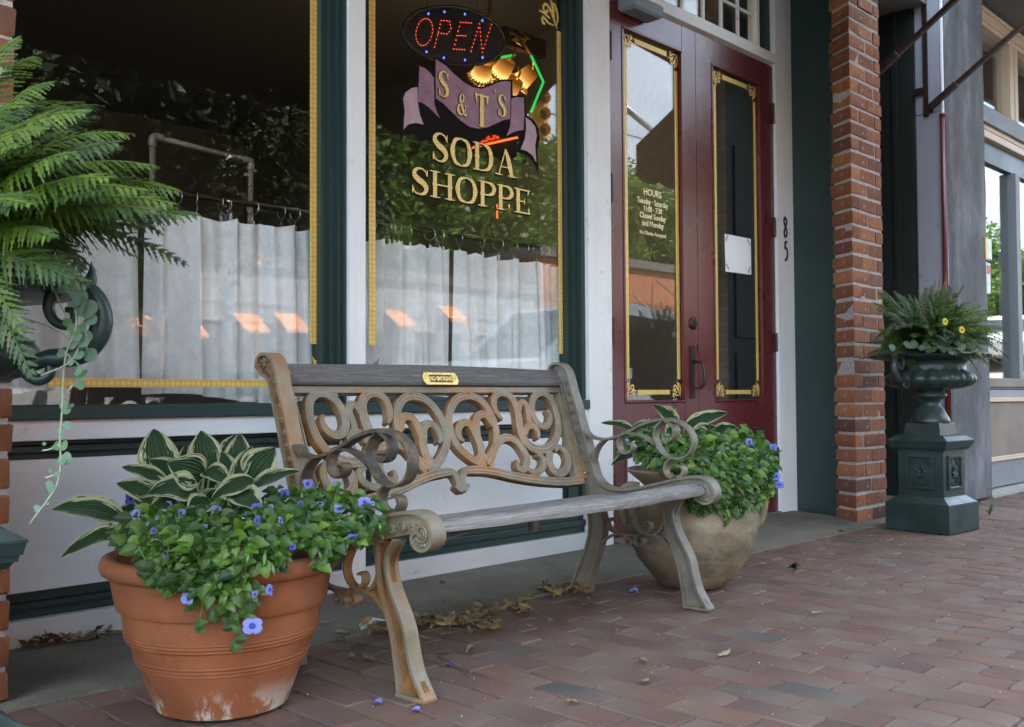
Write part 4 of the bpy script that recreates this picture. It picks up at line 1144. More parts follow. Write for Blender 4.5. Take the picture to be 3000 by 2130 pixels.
# ================================================================ the bench
BO = V((1.532, 1.826, 0)); BRZ = atan2(.0567, .9984)
bench = thing('park_bench', BO, 'weathered park bench with rusty cast iron scrollwork back and grey wooden rail', 'bench', rz=BRZ)
ph = radians(22.3)
PM = fr((.062, .592, .737), (1, 0, 0), (0, sin(ph), cos(ph)), (0, -cos(ph), sin(ph)))   # a, b on the panel, third axis to the front
RIB = {
 'ring1': [(0.748, -0.016), (0.693, -0.026), (0.654, -0.053), (0.622, -0.099), (0.613, -0.151), (0.627, -0.193), (0.656, -0.225), (0.689, -0.247), (.72, -.258)],
 'ring2': [(0.748, -0.016), (0.787, -0.027), (0.817, -0.054), (0.832, -0.099), (0.832, -0.142), (0.812, -0.19), (0.78, -0.221), (0.731, -0.25), (.70, -.27)],
 'inl': [(.690, -.262), (.718, -.236), (0.729, -0.217), (0.732, -0.182), (0.726, -0.15), (0.718, -0.128), (0.701, -0.114), (0.676, -0.115), (0.655, -0.131), (0.645, -0.151), (0.648, -0.168), (0.661, -0.178)],
 'inr': [(.731, -.165), (0.734, -0.15), (0.744, -0.119), (0.759, -0.095), (0.781, -0.086), (0.8, -0.088), (0.812, -0.101), (0.817, -0.121), (0.814, -0.134)],
 'cane': [(0.878, -0.108), (0.863, -0.088), (0.858, -0.055), (0.873, -0.024), (0.906, -0.008), (0.94, -0.011), (0.964, -0.028), (0.974, -0.056), (0.97, -0.096), (0.96, -0.135), (0.959, -0.174), (0.977, -0.205), (1.014, -0.222), (1.064, -0.222), (1.115, -0.203), (1.158, -0.164), (1.181, -0.118), (1.188, -0.071), (1.18, -0.032), (1.155, -0.011), (1.122, -0.008), (1.084, -0.026), (1.06, -0.057), (1.051, -0.097), (1.065, -0.129), (1.095, -0.139), (1.127, -0.125), (1.145, -0.096), (1.136, -0.075)],
 'nub': [(0.977, -0.075), (1.0, -0.048), (1.022, -0.046), (1.032, -0.066), (1.024, -0.09), (1.019, -0.118), (1.03, -.135)],
 'hook': [(.975, -.165), (0.985, -0.148), (1.0, -0.136), (1.026, -0.134), (1.044, -0.149), (1.043, -0.169), (1.031, -0.185)],
 'arc': [(0.736, -0.262), (0.772, -0.231), (0.804, -0.2), (0.844, -0.178), (0.884, -0.174), (0.916, -0.189), (0.935, -0.217), (0.944, -0.25), (0.927, -0.279), (0.902, -0.291), (0.882, -0.28), (0.888, -0.256)],
 'w': [(0.927, -0.288), (0.948, -0.303), (0.985, -0.302), (1.017, -0.285), (1.029, -0.261), (1.015, -0.246), (0.999, -0.245)],
 'loop': [(1.08, -0.232), (1.059, -0.268), (1.063, -0.302), (1.094, -0.317), (1.134, -0.306), (1.162, -0.279), (1.167, -0.248), (1.151, -0.227), (1.124, -0.221), (1.106, -0.236)],
 'bottom': [(0.622, -0.325), (0.598, -0.338), (0.600, -0.318), (0.609, -0.293), (0.628, -0.278), (0.67, -0.278), (0.718, -0.282), (0.779, -0.294), (0.854, -0.312), (0.948, -0.33), (1.039, -0.343), (1.12, -0.35), (1.215, -0.349)],
}
WD = {'ring1': .033, 'ring2': .033, 'inl': [.05, .038, .034, .036, .038, .036, .032, .032, .03, .028, .024, .012], 'inr': [.03, .034, .034, .032, .032, .032, .03, .024, .010],
      'cane': [.012, .024, .028, .030, .032, .034, .036, .036, .038, .040, .042, .042, .040, .038, .036, .034, .033, .032, .032, .032, .032, .032, .032, .032, .032, .030, .028, .024, .012],
      'nub': [.03, .026, .03, .030, .026, .026, .03], 'hook': [.026, .028, .03, .03, .028, .022, .010], 'arc': [.05, .040, .034, .034, .034, .034, .034, .033, .032, .030, .026, .012],
      'w': [.020, .026, .028, .030, .028, .024, .012], 'loop': [.036, .036, .036, .036, .035, .034, .032, .030, .026, .012], 'bottom': [.014, .026, .028, .028, .030, .034, .034, .034, .036, .036, .036, .036, .036]}
c_ = lambda b: .612 + .07 * b
def lft(p): return [(c_(b) - (a - c_(b)) / 1.08, b) for a, b in p]
def rusty(o, nrm, lim=.45, slot_also=None):
    o.data.materials.append(M['rust'])
    for p in o.data.polygons:
        if abs(p.normal.dot(nrm)) < lim: p.material_index = 1
pm_ = MB()
zo = 0
for nm_, p in RIB.items():
    w = WD[nm_]; w = [q * .90 for q in w] if isinstance(w, list) else w * .92
    for pts in (p, lft(p)):
        zo += .00035
        ribbon(pm_, pts, w, .026, 'cast', k=4, zoff=-.012 + zo * .35)
pm_.v = [tuple(PM @ V(v)) for v in pm_.v]
sw = pm_.build('back_scrollwork', M['iron'], bench, 35)
rusty(sw, V((0, -cos(ph), sin(ph))))
fm = MB()
def seg2(a, b, w, t=.028, zf=-.012): ribbon(fm, [a, ((a[0] + b[0]) / 2, (a[1] + b[1]) / 2), b], w, t, 'flat', k=2, zoff=zf)
seg2((-.02, .003), (1.285, .003), .020)
for q in (.165, .330, .505, .735, .905, 1.115): seg2((q - .024, -.010), (q + .024, -.010), .016, .022)
fm2 = MB()
for e in (0, 1):
    if e: pts = [(1.234, .004), (1.284, .004), (1.246, -.345), (1.176, -.345)]
    else: pts = [(-.022, .004), (.034, .004), (.036, -.345), (-.016, -.345)]
    fm.prism([p for p in pts], -.026, .0, 'z')
    for k in range(4):
        f0, f1 = (k + .65) / 4.3, (k + .95) / 4.3
        lerp = lambda p, q, f: (p[0] + (q[0] - p[0]) * f, p[1] + (q[1] - p[1]) * f)
        A0, A1 = lerp(pts[0], pts[1], f0), lerp(pts[0], pts[1], f1); B0, B1 = lerp(pts[3], pts[2], f0), lerp(pts[3], pts[2], f1)
        fm.prism([lerp(A0, B0, .04), lerp(A1, B1, .04), lerp(A1, B1, .93), lerp(A0, B0, .93)], -.002, .0035, 'z')
    x = 1.235 if e else .012
    fm.ball((x, -.325, .0), .009, 10, 6)
fm.v = [tuple(PM @ V(v)) for v in fm.v]
fm.build('back_frame', M['iron'], bench, 35)
# wooden top rail, bowed a little along its top edge
wr = MB()
n = 24; vs = []
for i in range(n + 1):
    a = -.03 + 1.315 * i / n
    top = .078 + .008 * sin(pi * i / n) ; bot = .015
    for b, c in ((bot, -.022), (bot, .012), (bot + .006, .018), (top - .008, .018), (top, .010), (top, -.022)):
        vs.append(tuple(PM @ V((a + noise.noise(V((a * 9, b * 30, 3))) * .001, b + noise.noise(V((a * 4, b * 9, 8))) * .002, c))))
fs = [(i * 6 + j, i * 6 + (j + 1) % 6, i * 6 + 6 + (j + 1) % 6, i * 6 + 6 + j) for i in range(n) for j in range(6)]
fs += [(5, 4, 3, 2, 1, 0), tuple(n * 6 + j for j in range(6))]
wr.add(vs, fs).build('top_rail', M['oak'], bench, 40)
bb = MB()
for a in (.018, 1.262):
    bb.lathe([(0, .004), (.006, .004), (.009, .001), (.009, 0)], 12, M=PM @ Matrix.Translation((a, .045, .019)))
bb.build('bolt', M['iron2'], bench, 40)
# plaque
pq = MB()
e = .02
oc = [(-.080, -.008), (-.080, .008), (-.070, .021), (.070, .021), (.080, .008), (.080, -.008), (.070, -.021), (-.070, -.021)]
PQ = PM @ Matrix.Translation((.613, .034, .019))
plq = sub('plaque', bench)
b1 = MB().prism(oc, 0, .003, 'z', M=PQ); b1.build('brass_plate', M['brass'], plq)
inn = [(-.052, -.013), (-.056, 0), (-.052, .013), (.052, .013), (.056, 0), (.052, -.013)]
MB().prism(inn, .0031, .0034, 'z', M=PQ).build('dark_field', M['bronze'], plq)
bd = MB()
for i in range(6): bd.tube([PQ @ V((*inn[i], .0036)), PQ @ V((*inn[(i + 1) % 6], .0036))], .0011, 5)
for s in (-.068, .068): bd.lathe([(0, .0022), (.003, .0022), (.0045, 0)], 10, M=PQ @ Matrix.Translation((s, 0, .003)))
bd.build('plaque_border', M['brass'], plq)
tt = text('NO SMOKING', .0205, (0, 0, 0), M['brass'], plq, .0008, .0009, .80, 'CENTER', 'plaque_letters')
tt.matrix_local = PQ @ Matrix.Translation((0, -.0075, .0040)) @ Matrix.Scale(.80, 4, (1, 0, 0))
# side frames
SIDE = {
 'post': [(.640, .800), (0.637, 0.82), (0.625, 0.835), (0.605, 0.839), (0.582, 0.834), (0.564, 0.818), (0.548, 0.787), (0.533, 0.737), (0.511, 0.677), (0.491, 0.611), (0.474, 0.568), (0.458, 0.514), (0.441, 0.466), (0.428, 0.428), (0.402, 0.400), (0.362, 0.385), (0.317, 0.383), (0.253, 0.392), (0.173, 0.410), (0.095, 0.430), (0.03, 0.442), (-0.016, 0.442), (-0.046, 0.425), (-0.061, 0.395), (-0.055, 0.372), (-0.029, 0.357), (0.0, 0.365), (.008, .385), (-.008, .398), (-.024, .388)],
}
def offs(p, d):
    p = [V((a, b, 0)) for a, b in p]; out = []
    for i in range(len(p)):
        t = (p[min(i + 1, len(p) - 1)] - p[max(i - 1, 0)]).normalized(); q = p[i] + V((-t.y, t.x, 0)) * d; out.append((q.x, q.y))
    return out
def side(x, mat, name):
    MX = fr((x, 0, 0), (0, 1, 0), (0, 0, 1), (1, 0, 0))
    root = sub(name, bench)
    m = MB()
    F = SIDE['post']
    ribbon(m, F, .0085, .046, M=MX, k=4)                                     # outer flange, post to seat scroll
    post = [(.625, .792), (.610, .806), (.590, .800), (.575, .78), (.560, .735), (.537, .668), (.517, .602), (.500, .556), (.484, .505), (.468, .455), (.452, .405), (.44, .36)]
    wb = MB()
    ribbon(wb, [(.603, .813), (.583, .806), (.566, .785), (.548, .733), (.526, .670), (.506, .604), (.489, .560), (.473, .508), (.457, .460), (.446, .42), (.438, .38), (.432, .34)], [.045, .048, .040, .038, .038, .038, .038, .038, .04, .046, .05, .05], .026, M=MX, k=4)   # web of the post
    wb.build('post_web', M['rust'] if x < 1 else mat, root, 40)  # left web in rust brown: colour darkens the recess in place of shade
    back = [(.640, .80), (.625, .785), (.606, .777), (.588, .764), (.572, .722), (.549, .658), (.529, .594), (.511, .545), (.494, .492), (.479, .445), (.468, .40), (.462, .34), (.460, .286)]
    ribbon(m, back, .007, .040, M=MX, k=4)
    m.build('back_post', mat, root, 40)
    m = MB()
    web = [(.43, .375), (.38, .355), (.317, .352), (.253, .362), (.173, .380), (.095, .400), (.03, .414), (-.012, .412), (-.030, .395)]
    ribbon(m, web, [.05, .056, .054, .052, .050, .050, .050, .050, .04], .024, M=MX, k=4)
    ribbon(m, [(.44, .33), (.38, .326), (.317, .324), (.253, .334), (.173, .352), (.12, .366)], .007, .040, M=MX, k=3)
    m.lathe([(0, -.014), (.034, -.014), (.038, -.010), (.038, .010), (.034, .014), (0, .014)], 24, M=MX @ Matrix.Translation((-.022, .398, 0)))
    # shell reliefs and spiral on both faces
    for s in (-1, 1):
        for k, (u, v) in enumerate(((.125, .392), (.085, .402), (.045, .412), (.012, .416))):
            for j in range(5):
                a = radians(200 + 35 * j)
                m.tube([MX @ V((u, v + .008, s * .0125)), MX @ V((u + .017 * cos(a), v + .006 + .019 * sin(a), s * .0135))], [.0016, .0034], 5)
            m.tube([MX @ V((u + .021 * cos(radians(q)), v + .006 + .022 * sin(radians(q)), s * .0135)) for q in range(180, 361, 20)], .0022, 5)
        sp = [MX @ V((-.022 + (.007 + .0145 * q / 22) * cos(q * .5 + 1), .396 + (.007 + .0145 * q / 22) * sin(q * .5 + 1), s * .0165)) for q in range(23)]
        m.tube(sp, [.0025 + .0015 * q / 22 for q in range(23)], 6)
        for q in range(9):
            a = radians(-110 + 24 * q)
            m.tube([MX @ V((-.022 + .016 * cos(a), .396 + .016 * sin(a), s * .0155)), MX @ V((-.022 + .031 * cos(a), .396 + .031 * sin(a), s * .0150))], [.0018, .0032], 5)
    m.build('seat_rail', mat, root, 40)
    # shells up the post face
    m = MB()
    for s in (-1, 1):
        for q in range(10):
            f = q / 9
            u = .560 - .098 * f; v = .765 - .325 * f
            for j in range(4):
                a = radians(215 + 38 * j)
                m.tube([MX @ V((u, v + .010, s * .013)), MX @ V((u + .011 * cos(a), v + .008 + .013 * sin(a), s * .0145))], [.0014, .0028], 4)
            m.tube([MX @ V((u + .012 * cos(radians(z)), v + .007 + .014 * sin(radians(z)), s * .014)) for z in range(190, 351, 32)], .0018, 4)
        for j in range(6):
            a = radians(150 - 40 * j)
            m.tube([MX @ V((.603, .812, s * .014)), MX @ V((.603 + .022 * cos(a), .812 + .020 * sin(a), s * .015))], [.0016, .0036], 5)
    m.build('shell_relief', mat, root, True)
    # legs
    def leg(L, R_):
        m = MB()
        mid = [((a[0] + b[0]) / 2, (a[1] + b[1]) / 2) for a, b in zip(L, R_)]
        wd = [math.dist(a, b) for a, b in zip(L, R_)]
        wb = MB(); ribbon(wb, mid, wd, .014, M=MX, k=3)
        ribbon(m, L, .008, .038, M=MX, k=3); ribbon(m, R_, .009, .042, M=MX, k=3)
        f = [L[-1], R_[-1]]; u0, u1 = sorted((L[-1][0], R_[-1][0]))
        m.box((x - .023, u0 - .004, 0), (x + .023, u1 + .004, .010), .002)
        lo_ = m.build('leg', mat, root, 40)
        wb.build('leg_web', M['rust'] if x < 1 else mat, lo_, 40)  # same brown painted as recess shade between the left leg flanges
    leg([(.137, .36), (.136, .30), (.127, .249), (.110, .205), (.090, .160), (.078, .12), (.072, .085), (.064, .044), (.060, .006)],
        [(.072, .372), (.101, .33), (.099, .287), (.083, .245), (.056, .2), (.036, .160), (.026, .118), (.008, .062), (-.030, .006)])
    leg([(.462, .33), (.460, .286), (.457, .237), (.464, .194), (.482, .145), (.508, .085), (.53, .04), (.551, .006)],
        [(.425, .33), (.403, .29), (.398, .242), (.410, .188), (.429, .137), (.449, .085), (.461, .045), (.468, .006)])
    # armrest
    m = MB()
    def rb(p, w=.008, t=.034, k=4): ribbon(m, p, w, t, 'soft', M=MX, k=k)
    rb([(0.478, 0.588), (0.460, 0.572), (0.434, 0.563), (0.393, 0.56), (0.334, 0.571), (0.276, 0.593), (0.22, 0.618), (0.164, 0.632), (0.116, 0.634), (0.074, 0.625), (0.042, 0.603), (0.025, 0.573), (0.026, 0.543), (0.043, 0.517), (0.076, 0.503), (0.111, 0.503), (0.144, 0.52), (0.168, 0.549), (0.177, 0.58), (0.167, 0.608), (0.146, 0.628)],
       [.012, .011, .010, .010, .011, .012, .013, .013, .013, .012, .011, .010, .009, .009, .009, .008, .008, .008, .008, .008, .009], .036)
    rb([(0.132, 0.630), (0.110, 0.620), (0.096, 0.595), (0.105, 0.569), (0.126, 0.559), (0.141, 0.568), (0.139, 0.58), (.130, .582)], [.012, .010, .009, .008, .008, .009, .010, .008])
    rb([(0.393, 0.558), (0.42, 0.534), (0.439, 0.498), (0.441, 0.455), (0.425, 0.418), (0.389, 0.395)], .009, .036)
    rb([(.300, .588), (0.289, 0.585), (0.251, 0.582), (0.214, 0.569), (0.177, 0.549)], .009)
    rb([(.306, .586), (0.318, 0.577), (0.33, 0.555), (0.327, 0.529), (0.306, 0.513), (0.28, 0.518), (0.269, 0.536), (0.28, 0.547), (0.293, 0.54)], [.010, .009, .008, .008, .008, .008, .008, .008, .006])
    rb([(0.111, 0.503), (0.131, 0.484), (0.136, 0.46), (0.127, 0.444), (0.106, 0.436)], [.010, .010, .010, .012, .014], .034)
    rb([(0.085, 0.436), (0.072, 0.443), (0.062, 0.459), (0.068, 0.474), (0.085, 0.478)], [.020, .016, .012, .010, .008], .032)
    m.build('armrest', M['irondark'] if x < 1 else mat, root, 50)
    # scrollwork between the legs
    m = MB()
    rb([(0.413, 0.30), (0.400, 0.26), (0.361, 0.232), (0.319, 0.224), (0.287, 0.212), (0.277, 0.2), (0.29, 0.19), (0.306, 0.196), (0.305, 0.209)], .009, .026)
    rb([(0.428, 0.15), (0.404, 0.191), (0.37, 0.214), (0.331, 0.224), (0.293, 0.225), (.26, .224)], .009, .026)
    rb([(0.248, 0.33), (0.264, 0.3), (0.267, 0.274), (0.252, 0.248), (0.224, 0.236), (0.187, 0.234), (0.151, 0.222), (0.112, 0.192)], .009, .026)
    rb([(0.158, 0.35), (0.143, 0.32), (0.142, 0.284), (0.159, 0.252), (0.187, 0.234)], .009, .026)
    rb([(0.249, 0.234), (0.266, 0.211), (0.26, 0.195), (0.24, 0.193), (0.224, 0.206), (0.229, 0.217), (0.239, 0.214)], .008, .026)
    rb([(0.214, 0.237), (0.198, 0.253), (0.196, 0.269), (0.206, 0.278), (0.217, 0.273)], .007, .026)
    rb([(.36, .232), (.378, .25), (.38, .268), (.368, .277), (.356, .270)], .007, .026)
    m.build('leg_scroll', mat, root, 50)
side(.0225, M['iron'], 'side_frame')
side(1.3225, M['iron2'], 'side_frame')
# seat: the front slat is rounded and crooked with age
def slat(y, z, w, t, tilt, seed, warp=0):
    m = MB(); n = 30; vs = []
    sec = [(-w / 2, -t * .45), (-w / 2 - .004, 0), (-w / 2, t * .35), (-w / 2 + .012, t * .5), (w / 2 - .008, t * .5), (w / 2, t * .3), (w / 2, -t * .4), (w / 2 - .006, -t * .5), (-w / 2 + .008, -t * .5)]
    for i in range(n + 1):
        x = .047 + 1.252 * i / n; f = i / n
        for a, b in sec:
            nn = noise.noise(V((x * 6, a * 40, seed)))
            aa, bb_ = a, b
            ca, sa = cos(tilt + warp * f), sin(tilt + warp * f)
            vs.append((x, y + aa * ca - bb_ * sa + nn * .0025, z + aa * sa + bb_ * ca + nn * .002 + (-.006 * sin(pi * f) if warp else 0)))
    k = len(sec)
    fs = [(i * k + j, i * k + (j + 1) % k, (i + 1) * k + (j + 1) % k, (i + 1) * k + j) for i in range(n) for j in range(k)]
    fs += [tuple(range(k - 1, -1, -1)), tuple(n * k + j for j in range(k))]
    m.add([(v[0], v[1], v[2]) for v in vs], fs).build('seat_slat', M['seat'], bench, 40)
slat(.006, .404, .062, .030, radians(-3), 1, radians(16))
for i, (y, z, tl) in enumerate(((.082, .394, -9), (.158, .380, -9), (.234, .367, -8), (.310, .357, -5), (.380, .352, 2))): slat(y, z, .066, .022, radians(tl), i + 2)
tr = MB().tube([(.10, .02, .365), (.62, .30, .330)], .004, 6).tube([(1.25, .02, .370), (.70, .30, .330)], .004, 6).tube([(.66, .05, .375), (.66, .34, .335)], .006, 6).box((.645, .16, .318), (.665, .19, .36), .002)
tr.build('brace_rod', M['iron2'], bench, True)
lf = MB().box((.20, .18, .352), (.28, .19, .356)).box((.21, .30, .33), (.33, .302, .336))
# ================================================================ pots
tp = thing('terracotta_pot', (1.222, 2.150, 0), 'large orange terracotta pot with grooves, whitened at its foot, left of the bench', 'flower pot')
def tf(r, z, t): return 0.0 if r < .1 else .0012 * noise.noise(V((cos(t) * 3, sin(t) * 3, z * 8)))
prof = [(0, 0.0011), (0.138, 0.0011), (0.15, 0.0065), (0.16, 0.0323), (0.172, 0.0645), (0.184, 0.0967), (0.1895, 0.1107), (0.1905, 0.1139), (0.1925, 0.1145), (0.193, 0.1193), (0.1945, 0.1199), (0.1955, 0.1247), (0.1975, 0.1252), (0.2, 0.1333), (0.209, 0.1612), (0.211, 0.1661), (0.2125, 0.1672), (0.2145, 0.1677), (0.215, 0.172), (0.2165, 0.1731), (0.2172, 0.1774), (0.219, 0.1784), (0.223, 0.1989), (0.2265, 0.2285), (0.2275, 0.238), (0.237, 0.2395), (0.2395, 0.2433), (0.2425, 0.2626), (0.2475, 0.288), (0.252, 0.3089), (0.2545, 0.3143), (0.262, 0.317), (0.27, 0.3225), (0.2745, 0.3332), (0.2745, 0.344), (0.269, 0.3548), (0.26, 0.359), (0.248, 0.358), (0.238, 0.3494), (0.233, 0.3332), (0.231, 0.3134), (0, 0.3116)]
pb_ = MB().lathe(prof, 96, fn=tf)
for z_ in (.112, .121, .130, .170, .178, .186):
    r_ = [prof[i][0] + (prof[i + 1][0] - prof[i][0]) * (z_ - prof[i][1]) / max(1e-6, prof[i + 1][1] - prof[i][1]) for i in range(5, 30) if prof[i][1] <= z_ <= prof[i + 1][1]][0]
    pb_.lathe([(r_ - .002, z_ - .004), (r_ + .0022, z_ - .0022), (r_ + .0028, z_), (r_ + .0022, z_ + .0016), (r_ - .002, z_ + .0026)], 96)
pb_.build('pot', M['terracotta'], tp, 38)
MB().lathe([(0, .322), (.12, .325), (.231, .318)], 32).build('soil', M['soil'], tp, True)
stn = MB()
for k in range(1):
    n = 46
    vs = [(0, 0, 0)] + [((.15 + .06 * noise.noise(V((cos(2 * pi * i / n) * 2, sin(2 * pi * i / n) * 2, 4))) + .05) * cos(2 * pi * i / n), (.15 + .06 * noise.noise(V((cos(2 * pi * i / n) * 2, sin(2 * pi * i / n) * 2, 4))) + .05) * sin(2 * pi * i / n), 0) for i in range(n)]
cp = thing('clay_jar', (3.185, 2.165, 0), 'round aged clay jar with handles and stained belly, right of the bench', 'flower pot')
prof = [(0, .001), (.100, .001), (.112, .004), (.122, .012), (.145, .032), (.172, .065), (.200, .105), (.222, .145), (.238, .185), (.247, .220), (.249, .245), (.245, .272), (.235, .298), (.220, .320), (.202, .337), (.186, .348), (.178, .356), (.176, .364), (.182, .378), (.198, .396), (.220, .415), (.238, .430), (.243, .437), (.238, .443), (.225, .438), (.205, .422), (.185, .405), (0, .40)]
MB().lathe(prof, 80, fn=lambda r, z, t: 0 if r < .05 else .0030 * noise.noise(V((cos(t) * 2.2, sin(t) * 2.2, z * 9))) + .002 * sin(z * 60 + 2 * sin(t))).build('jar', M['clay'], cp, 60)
MB().lathe([(0, .408), (.10, .412), (.195, .405)], 24).build('soil', M['soil'], cp, True)
RX, RY = R3.x, R3.y
for s, nm_ in ((1, 'handle'), (-1, 'handle')):
    pts = [(.198, .375), (.232, .378), (.262, .362), (.274, .330), (.272, .295), (.266, .262), (.256, .240), (.243, .232)]
    if s < 0: pts = pts
    MB().tube(smooth_path([(s * r * RX * 1.0, s * r * RY * 1.0, z) for r, z in pts], 5), .0155, 10).build(nm_, M['clay'], cp, True)
# ================================================================ cast iron urns on pedestals
def urn(loc, rz, label, plabel=None):
    t = thing('garden_urn', loc, label, 'urn', 'green cast iron urns on pedestals', rz)
    m = MB()
    def sq(z0, z1, a, b):      # frustum from half width a to b
        m.add([(-a, -a, z0), (a, -a, z0), (a, a, z0), (-a, a, z0), (-b, -b, z1), (b, -b, z1), (b, b, z1), (-b, b, z1)], [(3, 2, 1, 0), (4, 5, 6, 7), (0, 1, 5, 4), (1, 2, 6, 5), (2, 3, 7, 6), (3, 0, 4, 7)])
    for z0, z1, a, b in ((0, .004, .168, .172), (.004, .143, .172, .172), (.143, .148, .168, .168), (.148, .153, .170, .164), (.153, .160, .160, .152), (.160, .178, .150, .128), (.178, .182, .126, .124), (.182, .418, .1225, .1225), (.418, .424, .130, .130), (.424, .436, .138, .146), (.436, .448, .150, .152), (.448, .470, .156, .161), (.470, .475, .1625, .1625), (.475, .497, .161, .130), (.497, .503, .127, .127)):
        sq(z0, z1, a, b)
    m.build('pedestal', M['irong'], t)
    for k in range(4):
        mt = Matrix.Rotation(k * pi / 2, 4, 'Z')
        m = MB()
        for (x0, z0, x1, z1) in ((-.078, .218, -.062, .398), (.062, .218, .078, .398), (-.0615, .382, .0615, .398), (-.0615, .218, .0615, .234)):
            m.box((x0, -.133, z0), (x1, -.1225, z1), .004, M=mt)
        r = random.Random(4)
        # foliage relief: rosette with leaf scrolls in the corners
        for q in range(8):
            a = q * pi / 4
            m.tube([mt @ V((.006 * cos(a), -.1245, .308 + .006 * sin(a))), mt @ V((.020 * cos(a + .3), -.129, .308 + .024 * sin(a + .3))), mt @ V((.030 * cos(a), -.124, .308 + .036 * sin(a)))], [.003, .006, .002], 6)
        for sx in (-1, 1):
            for sz in (-1, 1):
                for q in range(3):
                    cx, cz = sx * (.018 + .013 * q), .308 + sz * (.045 + .012 * (2 - q))
                    m.tube([mt @ V((cx + .013 * (1 - w / 9) * cos(w * .8 + q), -.1255, cz + .013 * (1 - w / 9) * sin(w * .8 + q))) for w in range(8)], [.0045 - .0004 * w for w in range(8)], 5)
        m.ball(tuple(mt @ V((0, -.125, .308))), .008, 8, 6)
        m.build('relief_panel', M['irong'], t, 40)
    m = MB()
    # square socle then the turned foot
    sqv = .094
    sq(.503, .562, .098, .090); sq(.562, .566, .088, .086)
    def lob(r, z, tt):
        if .744 < z < .842 and r > .12: return (abs(sin(tt * 9)) - .5) * .016 * min(1, (r - .12) * 14)
        if .600 < z < .655: return .0018 * sin(tt * 36)
        if z > .895 and .25 < r < .30: return .002 * sin(tt * 44)
        return 0
    prof = [(0, .566), (.098, .566), (.100, .572), (.094, .590), (.080, .612), (.066, .640), (.052, .652), (.048, .664), (.050, .676), (.058, .688), (.076, .696), (.084, .704), (.086, .712), (.080, .722), (.068, .727), (.072, .735), (.10, .740), (.150, .746), (.190, .758), (.214, .774), (.222, .790), (.220, .806), (.210, .820), (.198, .828), (.190, .832), (.184, .838), (.180, .850), (.180, .868), (.184, .886), (.196, .896), (.24, .900), (.285, .906), (.303, .914), (.306, .922), (.298, .930), (.275, .940), (.255, .948), (.243, .950), (.236, .945), (.230, .92), (0, .90)]
    m.lathe(prof, 108, fn=lob)
    m.build('bowl', M['irong'], t, 45)
    MB().lathe([(0, .925), (.13, .93), (.231, .918)], 24).build('soil', M['soil'], t, True)
    return t
def urn_handle(t, ang, M_=None):
    h = MB()
    o = V((0, 0, 0)); rx = V((cos(ang), sin(ang), 0)); MX = fr((0, 0, 0), rx, (0, 0, 1), V((sin(ang), -cos(ang), 0)))
    def T(p, r, seg=12): h.tube(smooth_path([MX @ V((a, b, 0)) for a, b in p], 5), r, seg)
    def R_(p, n): 
        return p
    main = [(.200, .783), (.230, .779), (.262, .789), (.292, .790), (.325, .800), (.348, .826), (.356, .858), (.348, .890), (.330, .910), (.305, .918), (.283, .912)]
    k = 5 * (len(main) - 1) + 1
    T(main, [.010 + .009 * sin(pi * min(1, i / k * 1.1)) for i in range(k)])
    sp = [(.346, .828), (.330, .812), (.308, .822), (.298, .845), (.290, .866), (.272, .870), (.262, .856), (.268, .842), (.280, .842)]
    T([(.283, .912), (.268, .900), (.262, .878), (.272, .855), (.292, .846), (.306, .856), (.304, .872), (.292, .874)], [.012 - .0002 * i for i in range(36)])
    T([(.205, .800), (.222, .768), (.244, .752), (.264, .760), (.264, .778), (.250, .780)], [.014 - .0003 * i for i in range(26)])
    T([(.322, .906), (.336, .930), (.336, .958)], [.014, .0145, .0145, .014, .012, .010, .008, .006, .004, .002, .0008])
    T([(.340, .888), (.362, .886), (.352, .872)], [.006, .009, .009, .008, .007, .006, .005, .004, .003, .002, .001])
    h.build('handle', M['irong'], t, True)
dirR = atan2(R3.y, R3.x)
ur = urn((5.372, 2.132, 0), radians(-4), 'green cast iron urn on pedestal standing before the brick pier right of the door')
urn_handle(ur, radians(177.6)); urn_handle(ur, radians(-2.4))
ul = urn((.497, 1.983, 0), radians(0), 'green cast iron urn with curling handle cut by the left edge of the photo')
urn_handle(ul, dirR); urn_handle(ul, dirR + pi)
# ================================================================ foliage
def blade(mb, B, T, N, w, n=10, m=4, bulge=.0, cup=.25, wave=.0, seed=0, shape='ovate', curl_=0.0):
    """one leaf from B to T; N points out of its upper face"""
    B, T, N = V(B), V(T), V(N)
    L = (T - B).length; D = (T - B).normalized(); Sx = D.cross(N).normalized(); N = Sx.cross(D).normalized()
    rr = random.Random(seed); p1 = rr.uniform(0, 6)
    n0 = len(mb.v)
    if mb.uv is None: mb.uv = []
    for i in range(n + 1):
        f = i / n
        c = B + (T - B) * f + N * (bulge * 4 * f * (1 - f) * L - curl_ * L * f ** 3)
        if shape == 'ovate': ww = w * .5 * (sin(pi * f ** .72) ** .85) * (1 - .15 * f) + .0004
        elif shape == 'hosta': ww = w * .5 * (sin(pi * min(1, f ** .80)) ** .72) * (1 - .25 * f ** 2) + .0005
        else: ww = w * .5 * (sin(pi * f ** .5) ** 1.0) + .0003
        for j in range(m + 1):
            u = j / m * 2 - 1
            e = abs(u)
            p = c + Sx * (u * ww) + N * (cup * ww * e * e + wave * w * e * sin(f * 13 + p1 + u * 1.5))
            mb.v.append(tuple(p)); mb.uv.append((u * .5 + .5, f))
    W = m + 1
    mb.f += [(n0 + i * W + j, n0 + i * W + j + 1, n0 + (i + 1) * W + j + 1, n0 + (i + 1) * W + j) for i in range(n) for j in range(m)]
DN = -F3
def frame_at(px, py, dep):
    """origin seen at a photo position at depth dep; x right, y up, z to the viewer"""
    return atd(px, py, dep)
